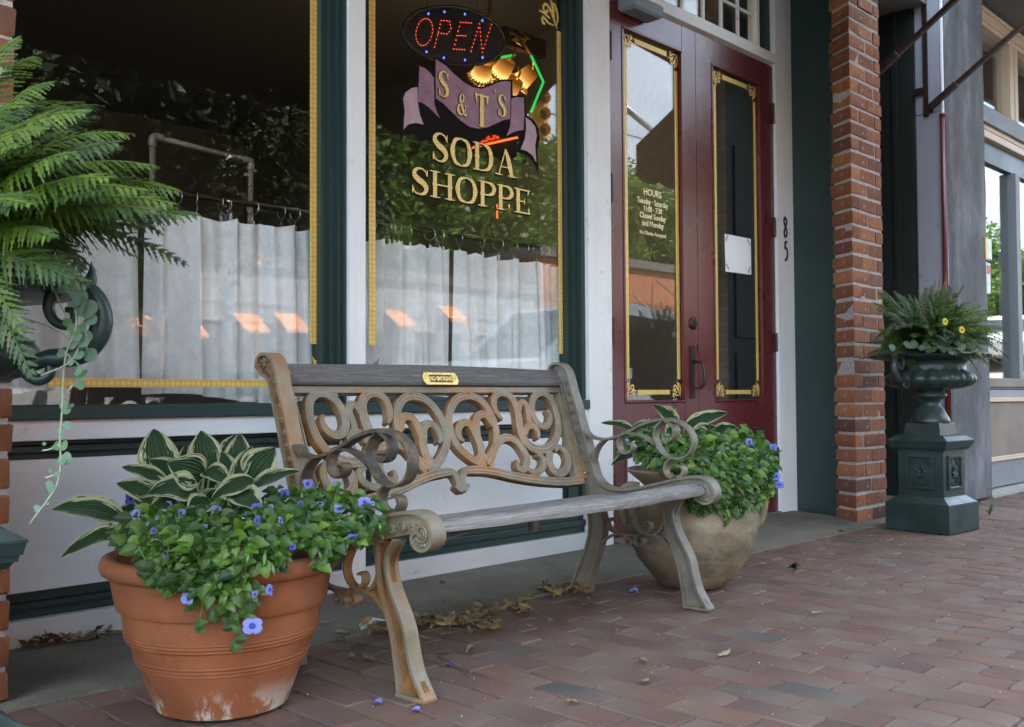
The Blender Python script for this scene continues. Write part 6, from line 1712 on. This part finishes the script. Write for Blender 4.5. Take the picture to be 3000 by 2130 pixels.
wp = atd(2400 + 1900 / 3.812, 1300 + 800 / 3.812, 1); s_ = -CAM.z / (wp - CAM).z; wp = CAM + (wp - CAM) * s_; wd_.location = (wp.x, wp.y, 0)
m = MB(); rr_ = random.Random(2)
for k in range(9):
    a = rr_.uniform(0, 6.28); blade(m, (0, 0, 0), (.07 * cos(a), .07 * sin(a), rr_.uniform(.01, .09)), (0, 0, 1), .010, 5, 2, .2, .2, 0, k, 'lin')
m.build('blades', M['torenia'], wd_, True)
# ================================================================ litter on the ground
def ground_pt(px, py):
    d = atd(px, py, 1) - CAM; return CAM + d * (-CAM.z / d.z)
LV = []
for s in range(10):
    rr_ = random.Random(s + 40)
    m = MB(); L = 1.0
    blade(m, (-.5, 0, 0), (.5, 0, 0), (0, 0, 1), rr_.uniform(.36, .52), 8, 4, rr_.uniform(.0, .16) * (1 if s % 3 else -1), rr_.uniform(-.5, .9), .07, s, 'ovate', rr_.uniform(-.2, .35))
    m.v = [(v[0], v[1] + .10 * v[0] ** 2 * rr_.uniform(-1, 1) + .03 * noise.noise(V((v[0] * 5, v[1] * 5, s))), v[2] + .10 * noise.noise(V((v[0] * 3.5, v[1] * 5, s * 3 + 1)))) for v in m.v]
    mn = min(v[2] for v in m.v); m.v = [(v[0], v[1], v[2] - mn + .01) for v in m.v]
    m.tube([(.45, 0, .05), (.6, .02, .04), (.72, .05, .02)], .012, 4)
    if m.uv: m.uv += [(.5, .5)] * (len(m.v) - len(m.uv))
    me = m.mesh('dry_leaf', True); me.materials.append(M['dry']); LV.append(me)
def leaf_at(x, y, z, size, seed, label, group, flat_=True):
    r = random.Random(seed)
    o = bpy.data.objects.new('dry_leaf', LV[r.randrange(10)]); COL.objects.link(o)
    o.location = (x, y, z); o.rotation_euler = (r.gauss(0, .12 if flat_ else .35), r.gauss(0, .12 if flat_ else .35), r.uniform(0, 6.28)); size *= 1.12; o.scale = (size, size, size * r.uniform(.6, 1.1))
    return tag(o, label, 'leaf', group)
c3 = lambda x, y: (1200 + x / 3.812, 1704 + y / 3.812)
singles = [(c3(365, 65), .045), (c3(235, 152), .035), (c3(215, 262), .02), (c3(430, 262), .045), (c3(455, 165), .022), (c3(1250, 190), .04), (c3(1310, 218), .045), (c3(1365, 180), .035), (c3(1870, 110), .055), (c3(2020, 225), .05), (c3(1960, 320), .05), (c3(1580, 455), .045), (c3(1730, 485), .045), (c3(1340, 515), .02), (c3(415, 612), .055), (c3(690, 590), .055), (c3(190, 672), .055), (c3(60, 740), .04), (c3(370, 815), .05), (c3(690, 805), .05), (c3(1825, 1385), .035), (c3(1205, 290), .03), (c3(2030, 90), .04), (c3(1530, 85), .03), (c3(1280, 375), .05),
           ((1870, 1722), .04), ((2155, 1775), .035), ((2393, 1800), .04), ((2120, 1924), .05), ((1890, 2006), .045), ((1885, 1944), .045), ((2231, 1656), .04), ((2466, 1561), .05), ((2411, 1580), .04), ((2550, 1575), .055), ((2262, 1521), .04), ((2356, 1545), .04), ((2297, 1553), .04), ((2462, 1520), .05), ((2867, 1478), .05), ((2905, 1556), .04), ((1050, 1900), .05), ((1030, 1930), .05), ((1080, 1935), .06), ((1000, 1880), .05), ((955, 1840), .04), ((1005, 1860), .05), ((330, 1880), .055), ((1690, 1620), .035), ((1640, 1650), .035), ((1575, 1672), .03), ((1612, 1678), .03), ((1760, 1625), .025), ((2440, 1545), .03)]
for k, ((px, py), s) in enumerate(singles):
    q = ground_pt(px, py)
    z = .006 if q.y < 2.45 else .006 + (q.y - 2.45) * .035
    wh = 'on the concrete ledge behind the bench' if q.y > 2.45 and q.x < 3.5 else 'on the door step by the green surround' if q.y > 2.45 else 'on the bricks left of the bench front leg' if q.x < 1.5 else 'on the bricks under the bench' if q.y > 1.9 and q.x < 3.0 else 'on the open bricks in front of the bench' if q.x < 3.4 and q.y <= 1.9 else 'on the bricks between clay jar and brick pier' if q.x < 5.1 else 'on the bricks beside the right pedestal'
    leaf_at(q.x, q.y, z, s, k + 100, 'single dry leaf lying ' + wh, 'scattered dry leaves')
rl = random.Random(33)
k = 0
for (xa, ya, xb, yb, n, sp) in ((1200, 1835, 1420, 1828, 60, 10), (1380, 1795, 1560, 1790, 34, 8), (1570, 1735, 1725, 1735, 44, 7), (1068, 1862, 1215, 1840, 26, 8), (1320, 1832, 1475, 1845, 26, 8)):
    for q in range(n):
        f = rl.random(); px = xa + (xb - xa) * f + rl.gauss(0, 4); py = ya + (yb - ya) * f + rl.gauss(0, sp) * .75
        g = ground_pt(px, py); h = rl.uniform(.006, .022)
        leaf_at(g.x, g.y, h, rl.uniform(.030, .052), 300 + k, 'dry brown leaf in the drift along the ledge behind the bench legs', 'dry leaves drifted along the ledge', False); k += 1
for q in range(26):
    px = rl.uniform(50, 330); py = 1895 + rl.uniform(-12, 14) - (px - 190) * .06
    g = ground_pt(px, py)
    leaf_at(g.x, min(g.y, 2.93), rl.uniform(.022, .04), rl.uniform(.035, .06), 600 + q, 'dry brown leaf heaped against white base board at far left', 'dry leaves at the left base board', False)
for k, (px, py, s) in enumerate(((1858, 1738, .026), (1106, 2065, .016), (1218, 2086, .014), (1313, 1953, .012))):
    g = ground_pt(px, py); m = MB(); n = 14
    m.add([(0, 0, .004)] + [((.9 + .3 * sin(5 * t)) * cos(t), (.9 + .3 * sin(5 * t)) * .7 * sin(t), .2 + .3 * sin(2 * t)) for t in [2 * pi * i / n for i in range(n)]], [(0, 1 + i, 1 + (i + 1) % n) for i in range(n)])
    o = m.build('fallen_petal', M['petal'], None, True, (g.x, g.y, .004)); o.scale = (s, s, s)
    tag(o, ('fallen blue flower near the clay jar under the right end of bench', 'fallen blue petal at the foot of the bench left front leg', 'fallen blue petal below the bench left front leg, nearest the photo bottom', 'tiny blue petal beside the twig on the bricks')[k], 'petal')
g = ground_pt(1090, 1842); o = MB()
o.add([(-.05, -.01, .0), (-.04, .012, .012), (.0, .016, .028), (.05, .01, .014), (.06, -.006, .006), (.01, -.004, .020), (-.02, -.014, .008), (-.05, -.01, -.001), (.06, -.006, .005)], [(0, 1, 2, 6), (6, 2, 3, 5), (5, 3, 4), (0, 6, 7), (5, 4, 8)])
pb = o.build('paper_scrap', M['paper'], None, None, (g.x, g.y, .006)); tag(pb, 'crumpled strip of white paper on the ledge behind the left bench leg', 'litter')
g = ground_pt(1284, 1928); g2 = ground_pt(1375, 1988)
tw = MB().tube(smooth_path([(0, 0, 0), ((g2.x - g.x) * .4, (g2.y - g.y) * .4 + .004, .006), ((g2.x - g.x), (g2.y - g.y), 0)], 5), .0016, 6).build('twig', M['bark'], None, True, (g.x, g.y, .004)); tag(tw, 'thin dark twig lying across the bricks right of the left bench leg', 'twig')
g = ground_pt(2325, 1672); m = MB(); rr_ = random.Random(3)
for q in range(14):
    a = rr_.uniform(0, 6.28); blade(m, (0, 0, .004), (.04 * cos(a), .028 * sin(a), rr_.uniform(.0, .03)), (0, 0, 1), .016, 5, 2, .2, .4, 0, q, 'lin')
tag(m.build('dark_debris', M['black'], None, True, (g.x, g.y, .004)), 'small black and white scrap on the bricks right of the clay jar', 'litter')
# white streak and mortar stains near the jar, and little grit
gt = MB(); rg = random.Random(8)
for q in range(420):
    x, y = rg.uniform(.9, 6.5), rg.uniform(.6, 2.44); s = rg.uniform(.0008, .0024)
    gt.ball((x, y, .001), s, 5, 3)
tag(gt.build('grit', M['light'], None, True), kind='stuff')
# ================================================================ our own awning
aw2 = thing('shop_awning', (0, 2.95, 4.14), 'brown fabric awning with scalloped valance above the shop windows', 'awning')
AX0, AX1, AY, AZ = .2, 5.5, -2.15, -1.29      # front edge, relative
cv = MB(); cv.add([(AX0, 0, 0), (AX1, 0, 0), (AX1, AY, AZ), (AX0, AY, AZ), (AX0, 0, -.006), (AX1, 0, -.006), (AX1, AY, AZ - .006), (AX0, AY, AZ - .006)], [(0, 3, 2, 1), (4, 5, 6, 7), (0, 1, 5, 4), (1, 2, 6, 5), (2, 3, 7, 6), (3, 0, 4, 7)])
cv.build('awning_canvas', M['fabric'], aw2)
def scallops(x0, x1, y, zt, par, n, dx=(1, 0)):
    pts = [(x0, zt), (x1, zt)]; L = x1 - x0; k = n * 10
    low = [(x1 - L * i / k, zt - .285 - .05 * abs(sin(pi * n * i / k)) ** .7) for i in range(k + 1)]
    MB().prism(pts + low, y, y + .004).build('valance', M['fabric'], par)
scallops(AX0, AX1, AY - .004, AZ, aw2, 16)
for x in (AX0, AX1 - .03):
    MB().prism([(0, 0), (AY, AZ), (AY, AZ - .05), (0, -.05)], x, x + .03, 'x').build('awning_arm', M['bronze'], aw2)
aw3 = thing('cream_shop_awning', (7.4, 2.55, 4.37), 'brown awning of the cream framed shop, mirrored in the door glass', 'awning')
MB().add([(0, 0, 0), (2.2, 0, 0), (2.2, -2.15, -1.33), (0, -2.15, -1.33), (0, 0, -.008), (2.2, 0, -.008), (2.2, -2.15, -1.338), (0, -2.15, -1.338)], [(0, 3, 2, 1), (4, 5, 6, 7), (0, 1, 5, 4), (1, 2, 6, 5), (2, 3, 7, 6), (3, 0, 4, 7)]).build('awning_canvas', M['fabric'], aw3)
scallops(0, 2.2, -2.155, -1.33, aw3, 6)
# ================================================================ across the street (seen mirrored in the panes)
M['redbrick'] = plain('sunlit_red_brick', (.42, .17, .09), .85, 0, .25, .5, 30)
M['orange'] = plain('orange_awning_fabric', (.65, .26, .08), .8, 0, .1)
M['rooftile'] = plain('grey_roof', (.16, .15, .14), .9)
M['greywall'] = plain('grey_wall', (.20, .19, .20), .8)
def bldg(name, label, x0, x1, y0, y1, h, mat, wins, awn=None, roof=None):
    t = thing(name, (x0, y0, 0), label, 'building')
    L = x1 - x0
    MB().box((0, -(y0 - y1), 0), (L, 0, h)).build('wall', mat, t)
    MB().box((-.1, -(y0 - y1) - .1, h), (L + .1, .12, h + .25)).build('parapet', M['rooftile'], t)
    for (a, b, c, d) in wins:
        w = MB().box((a - .06, .002, c - .06), (b + .06, .05, d + .06), .01).build('window', M['light'], t)
        MB().box((a, .052, c), (b, .06, d)).build('window_pane', M['glassc'], w)
    for (a, b, z) in awn or []:
        MB().prism([(.0, z + .38), (.5, z), (.5, z - .06), (.47, z - .06), (.47, z), (.0, z + .32)], a, b, 'x').build('awning', M['orange'], t)
    return t
bldg('row_building', 'low grey shop row with five orange window awnings across the street', 6.5, 20, -12.6, -20, 3.5, M['greywall'], [(a, a + 1.5, .6, 2.3) for a in (.8, 2.8, 4.9, 7.0, 9.2, 11.2)], [(1.9, 2.5, 1.95), (2.9, 3.5, 1.95), (4.3, 4.9, 2.1), (5.3, 5.9, 2.15), (8.3, 8.9, 2.4), (10.0, 10.6, 2.6)])
bldg('brick_shop', 'sunlit orange brick shop with flat canopy across the street', 20.3, 44, -12.6, -22, 4.6, M['redbrick'], [(2, 5, .4, 2.6), (7, 10, .4, 2.6), (12, 15, .4, 2.6)])
bldg('clapboard_house', 'grey clapboard house behind the brick shop across the street', 27, 33, -26, -34, 7.0, M['greywall'], [(1, 2, 4.5, 6)])
bldg('white_house', 'white framed building at the left end across the street', -6, 4.5, -13, -20, 4.2, M['redbrick'], [(a, a + 1.2, 1.0, 2.6) for a in (.8, 2.8, 4.8, 6.8, 8.6)])
cnp = thing('shop_canopy', (22, -12.5, 2.9), 'flat white canopy hung on rods in front of the brick shop', 'canopy')
MB().box((0, 0, 0), (12, 1.6, .25)).build('canopy_slab', M['light'], cnp)
for k in range(5): MB().tube([(1 + 2.4 * k, 1.5, .25), (1 + 2.4 * k, 0, 1.4)], .03, 6).build('rod', M['light'], cnp)
# trees
def crown_mesh(seed, n=16000, R=2.9, H=3.3, ls=1.0):
    r = random.Random(seed); m = MB()
    blobs = []
    for k in range(44):
        a = r.uniform(0, 6.28); q = r.random() ** .5 * R * .78; z = r.uniform(-.8, 1) * H * .75
        blobs.append((q * cos(a) * (1 - .25 * abs(z) / H), q * sin(a) * (1 - .25 * abs(z) / H), z, r.uniform(.55, 1.15)))
    for k in range(n):
        b = blobs[r.randrange(44)]
        d = V((r.gauss(0, 1), r.gauss(0, 1), r.gauss(0, .8))).normalized() * (b[3] * r.uniform(.55, 1.1))
        p = V(b[:3]) + d; s = r.uniform(.10, .20) * ls
        u = V((r.gauss(0, 1), r.gauss(0, 1), r.gauss(0, .6))).normalized(); w = u.cross(V((r.gauss(0, 1), r.gauss(0, 1), r.gauss(0, 1)))).normalized()
        m.v += [tuple(p - u * s), tuple(p + w * s * .5), tuple(p + u * s), tuple(p - w * s * .5)]; q = len(m.v); m.f.append((q - 4, q - 3, q - 2, q - 1))
    me = m.mesh('crown', False); me.materials.append(M['tree'])
    t = MB(); t.tube([(0, 0, -5.5), (.1, 0, -3), (0, .1, -.5)], [.26, .20, .14], 10)
    for b in blobs[:14]: t.tube([(0, .05, -2.6 + r.uniform(0, 1.6)), (b[0] * .5, b[1] * .5, (b[2] - 1.6) * .5), b[:3]], [.09, .06, .02], 6)
    tm = t.mesh('trunk', True); tm.materials.append(M['bark'])
    return me, tm
CR = [crown_mesh(1, 22000, ls=.8), crown_mesh(2, 22000, ls=.8)]
CN = crown_mesh(5, 34000, ls=.5)
def tree(x, y, s, k, label, sz=1.0):
    near = y > -8
    t = thing('broadleaf_tree', (x, y, -.06), label, 'tree', 'trees across the street'); t.scale = (s, s, s * sz); t.rotation_euler = (0, 0, k * 1.7)
    c, tm = CR[k % 2]
    if near:
        c, tm = CN; c.materials.clear(); c.materials.append(M['treeshade'])  # canopy shade comes from this darker leaf colour
    obj('crown', c, None, t, (0, 0, 5.5)); obj('trunk', tm, None, t, (0, 0, 5.5))
TR = [(3.6, -5.4, 1.1), (6.2, -5.8, .95), (30, -24.5, 1.4), (34.5, -24, 1.3), (39, -25, 1.4), (44, -25, 1.3), (4.5, -19, 1.3), (9, -20.5, 1.4), (15, -20.8, 1.4), (18, -21, 1.45), (22, -23.5, 1.6), (26, -24, 1.5), (2, -24, 1.4), (6, -22, 1.3), (9.5, -23.5, 1.5), (13, -22, 1.35), (16, -24, 1.5), (19.5, -24, 1.3), (24, -26, 1.4), (36, -26, 1.3), (-4, -24, 1.4), (12, -29, 1.7), (20, -31, 1.8), (30, -38, 1.8), (46, -22, 1.2), (52, -14, 1.1), (60, -20, 1.3), (70, -16, 1.2), (7.5, -10.6, .75), (44, -10.4, .7)]
ORD = 'first second third fourth fifth sixth seventh eighth ninth tenth eleventh twelfth thirteenth fourteenth fifteenth sixteenth seventeenth eighteenth nineteenth twentieth'.split()
for k, (x, y, s) in enumerate(sorted(TR)):
    o_ = ORD[k] if k < 20 else 'twenty-' + ORD[k - 20]
    tree(x, y, s, k, 'leafy green tree across the street mirrored in the panes, %s from the left' % o_)
# poles, signals, wires
def pole(name, x, y, h, r, mat, label, arm=None):
    t = thing(name, (x, y, -.02), label, 'pole')
    MB().tube([(0, 0, 0), (0, 0, h)], [r, r * .8], 12).build('pole', mat, t, True)
    if arm: MB().tube(smooth_path([(0, 0, h - 1.2), (arm[0] * .4, arm[1] * .4, h - .4), (arm[0], arm[1], h + arm[2])], 5), r * .45, 8).build('arm', mat, t, True)
    return t
M['polegrey'] = plain('pale_wood_pole', (.42, .40, .38), .8)
M['galv'] = plain('galvanised_metal', (.55, .56, .58), .5, .4)
pole('utility_pole', 8.05, -8.0, 4.6, .09, M['galv'], 'pale metal pole mirrored in the left window')
pole('street_lamp', 11.66, -9.6, 6.2, .13, M['polegrey'], 'wooden pole with curved lamp arm mirrored left of the word SHOPPE', (-2.2, 0, .1))
pole('signal_mast', 24, -8.6, 6.4, .14, M['galv'], 'signal mast with long horizontal arm mirrored in the door glass', (-9, 3, -.2))
M['sigyellow'] = plain('signal_yellow', (.85, .50, .05), .5)
def signal(x, y, z, label, rz=0, s=1):
    t = thing('traffic_light', (x, y, z), label, 'traffic light', 'traffic lights over the street', rz); t.scale = (s,) * 3
    MB().box((-.17, -.1, -.5), (.17, .1, .5), .03).build('housing', M['sigyellow'], t)
    for k in range(3):
        MB().tube([(0, .1, .32 - .32 * k), (0, .28, .30 - .32 * k)], [.12, .13], 14, cap=False).build('visor', M['sigyellow'], t, True)
        MB().lathe([(0, 0), (.11, .0)], 14, M=fr((0, .12, .32 - .32 * k), (1, 0, 0), (0, 0, 1), (0, -1, 0))).build('lens', M['black'], t)
signal(13.1, -6.0, 5.75, 'yellow traffic light mirrored beside the green neon tube', .3, .9)
signal(7.44, -8.0, 3.15, 'yellow traffic light mirrored on left curtain, left one of two', 0, .75)
signal(8.47, -8.0, 3.2, 'yellow traffic light mirrored on left curtain, right one of two', 0, .75)
for k, (z, y) in enumerate(((6.1, -10), (6.6, -10.2), (7.0, -10.4), (5.2, -9.8), (7.6, -10.1))):
    w = MB().tube([(-40 + 20 * i, y, z - .35 * sin(pi * (i % 2))) for i in range(8)], .016, 5)
    t = w.build('overhead_wire', M['black'], None, True); tag(t, 'black overhead wire mirrored across the panes, %s of the five wires' % ('fourth highest', 'third highest', 'second highest', 'lowest', 'highest')[k], 'wire', 'overhead wires')
struct('rising_street', MB().prism([(14.5, -.5), (14.5, -.139), (15, -.137), (90, 8.3), (90, -.5)], -9.0, -1.79, 'y'), M['light'])
# vehicles
def car(kind, loc, rz, mat, label, cat='car'):
    t = thing(kind, loc, label, cat, None, rz)
    L, Wd = (4.6, 1.8) if cat == 'car' else (5.6, 1.95)
    if cat == 'car':
        lo = [(-2.25, .32, .52, .80), (-2.15, .25, .85, .86), (-1.5, .22, .95, .90), (-.6, .22, .97, .90), (.6, .22, .97, .90), (1.1, .22, .93, .90), (1.9, .24, .82, .86), (2.25, .30, .62, .74)]
        cb = [(-1.9, .93), (-1.25, 1.38), (-.5, 1.46), (.2, 1.44), (1.0, .93)]
    else:
        lo = [(-2.8, .5, 1.0, .90), (-2.7, .45, 1.15, .95), (-.9, .42, 1.18, .97), (.2, .42, 1.18, .97), (1.2, .42, 1.18, .97), (2.2, .45, 1.12, .95), (2.7, .5, .95, .88)]
        cb = [(-1.2, 1.15), (-1.0, 1.72), (-.2, 1.84), (.5, 1.80), (1.35, 1.16)]
    m = MB(); vs = []
    for x, zb, zt, w in lo:
        for yy_, z in ((-w * .88, zb), (-w, zb + .12), (-w, (zb + zt) / 2 + .05), (-w * .93, zt - .03), (-w * .8, zt), (w * .8, zt), (w * .93, zt - .03), (w, (zb + zt) / 2 + .05), (w, zb + .12), (w * .88, zb)): vs.append((x, yy_, z))
    n = len(lo); fs = [(i * 10 + j, i * 10 + (j + 1) % 10, i * 10 + 10 + (j + 1) % 10, i * 10 + 10 + j) for i in range(n - 1) for j in range(10)] + [tuple(range(9, -1, -1)), tuple((n - 1) * 10 + j for j in range(10))]
    m.add(vs, fs)
    m.build('body', mat, t, 40)
    m = MB(); vs = []
    for x, z in cb:
        f = (z - .93) / .55; w = .86 - .16 * f
        vs += [(x, -w, z), (x, w, z)]
    base = .9 if cat == 'car' else 1.12
    cabin = MB(); poly = [(x, z) for x, z in cb]
    cabin.prism([(x * .97, z) for x, z in poly], -.70, .70, 'y'); cabin.build('cabin', mat, t)
    g = MB(); x0, x1 = poly[0][0], poly[-1][0]; zt = poly[2][1]
    zb = poly[0][1]
    for s in (-1, 1):
        g.prism([(x0 + .25, zb + .02), (poly[1][0] + .1, poly[1][1] - .06), (poly[3][0] - .02, poly[3][1] - .08), (x1 - .25, zb + .02)], s * .70, s * .715, 'y')
    g.build('side_window', M['glassc'], t)
    MB().add([(x1 + .0, -.6, zb + .03), (x1 + .0, .6, zb + .03), (poly[3][0] + .04, .55, poly[3][1] - .04), (poly[3][0] + .04, -.55, poly[3][1] - .04)], [(0, 1, 2, 3)]).build('windscreen', M['glassc'], t)
    wr_ = .32 if cat == 'car' else .39
    for x in ((-1.35, 1.4) if cat == 'car' else (-1.75, 1.75)):
        for s in (-1, 1):
            MX = fr((x, s * (lo[3][3] - .10), wr_), (1, 0, 0), (0, 0, 1), (0, -s, 0))
            w = MB().lathe([(wr_ * .62, -.11), (wr_ * .95, -.115), (wr_, -.08), (wr_, .08), (wr_ * .95, .115), (wr_ * .62, .11)], 28, M=MX).build('wheel', M['black'], t, True)
            rm_ = MB()
            rm_.lathe([(0, -.095), (wr_ * .2, -.10), (wr_ * .25, -.085)], 16, M=MX); rm_.lathe([(wr_ * .55, -.09), (wr_ * .63, -.11), (wr_ * .63, .05)], 24, M=MX)
            for q in range(5):
                a = 2 * pi * q / 5; rm_.tube([MX @ V((0, 0, -.088)), MX @ V((wr_ * .58 * cos(a), wr_ * .58 * sin(a), -.092))], .028, 5)
            rm_.build('rim', M['galv'], w, 40)
    for s in (-1, 1):
        MB().ball((lo[-1][0] - .12, s * .62, lo[-1][2] - .06), .12, 10, 7, (.9, 1.3, .7)).build('headlight', M['paper'], t, True)
        MB().ball((x1 - .35, s * .98, zb + .08), .10, 10, 7, (.7, 1.2, .8)).build('mirror', mat, t, True)
    return t
def carpaint(name, col):
    t = NT(name); return t.done(t.bsdf(col, .25, .1, Coat_Weight=.6))
M['carblue'] = carpaint('pale_blue_car_paint', (.30, .36, .44)); M['carwhite'] = carpaint('white_car_paint', (.75, .75, .75)); M['cardark'] = carpaint('dark_blue_car_paint', (.02, .035, .06)); M['carsilver'] = carpaint('silver_car_paint', (.42, .43, .45))
tk_ = car('pickup_truck', (10.6, -3.0, -.14), pi, M['carblue'], 'pale blue pickup truck parked at the kerb, mirrored in right window', 'truck')
car('parked_car', (16.5, -3.3, -.14), pi * .5, M['cardark'], 'dark blue car parked at the kerb, mirrored in the door glass')
tk_.scale = (1.1, 1.1, 1.14)
car('parked_car', (29.5, -4.3, 1.42), 2.75, M['carwhite'], 'white car parked nearest the cream shop, mirrored in its window')
car('parked_car', (3.5, -5.6, -.14), .1, M['carsilver'], 'silver car on the street mirrored in the lower left window')
# small signal seen at the edge of the cream shop window
psg = thing('pedestrian_signal', (7.44, 2.50, 1.72), 'small grey box with yellow face edge above a red and white tag at the pillar', 'signal')
a = at(2889, 695, 2.50); b = at(2906, 764, 2.50)
bpy.data.objects.remove(ms)
px0, px1, pz0, pz1 = a.x - 7.44, b.x - 7.44, b.z - 1.72, a.z - 1.72
MB().box((px0, 0, pz0), (px1, .05, pz1), .008).build('housing', M['galv'], psg)
MB().box((px0 - .012, -.002, pz0), (px0 + .02, .048, pz1), .002).build('yellow_edge', M['signy'], psg)
MB().box((px0, 0, pz0 - .24), (px0 + .07, .04, pz0 - .02), .004).build('tag', M['paper'], psg)
M['redp'] = plain('red_plastic', (.6, .03, .02), .5)
MB().box((px0 + .005, -.003, pz0 - .10), (px0 + .055, 0, pz0 - .04)).build('red_mark', M['redp'], psg)
MB().tube([(px0 + .03, .02, pz0), (px0 + .03, .02, pz0 - .02)], .006, 6).tube([(px0, .03, pz0 + .1), (px0 - .06, .03, pz0 + .1)], .008, 6).build('bracket', M['black'], psg)
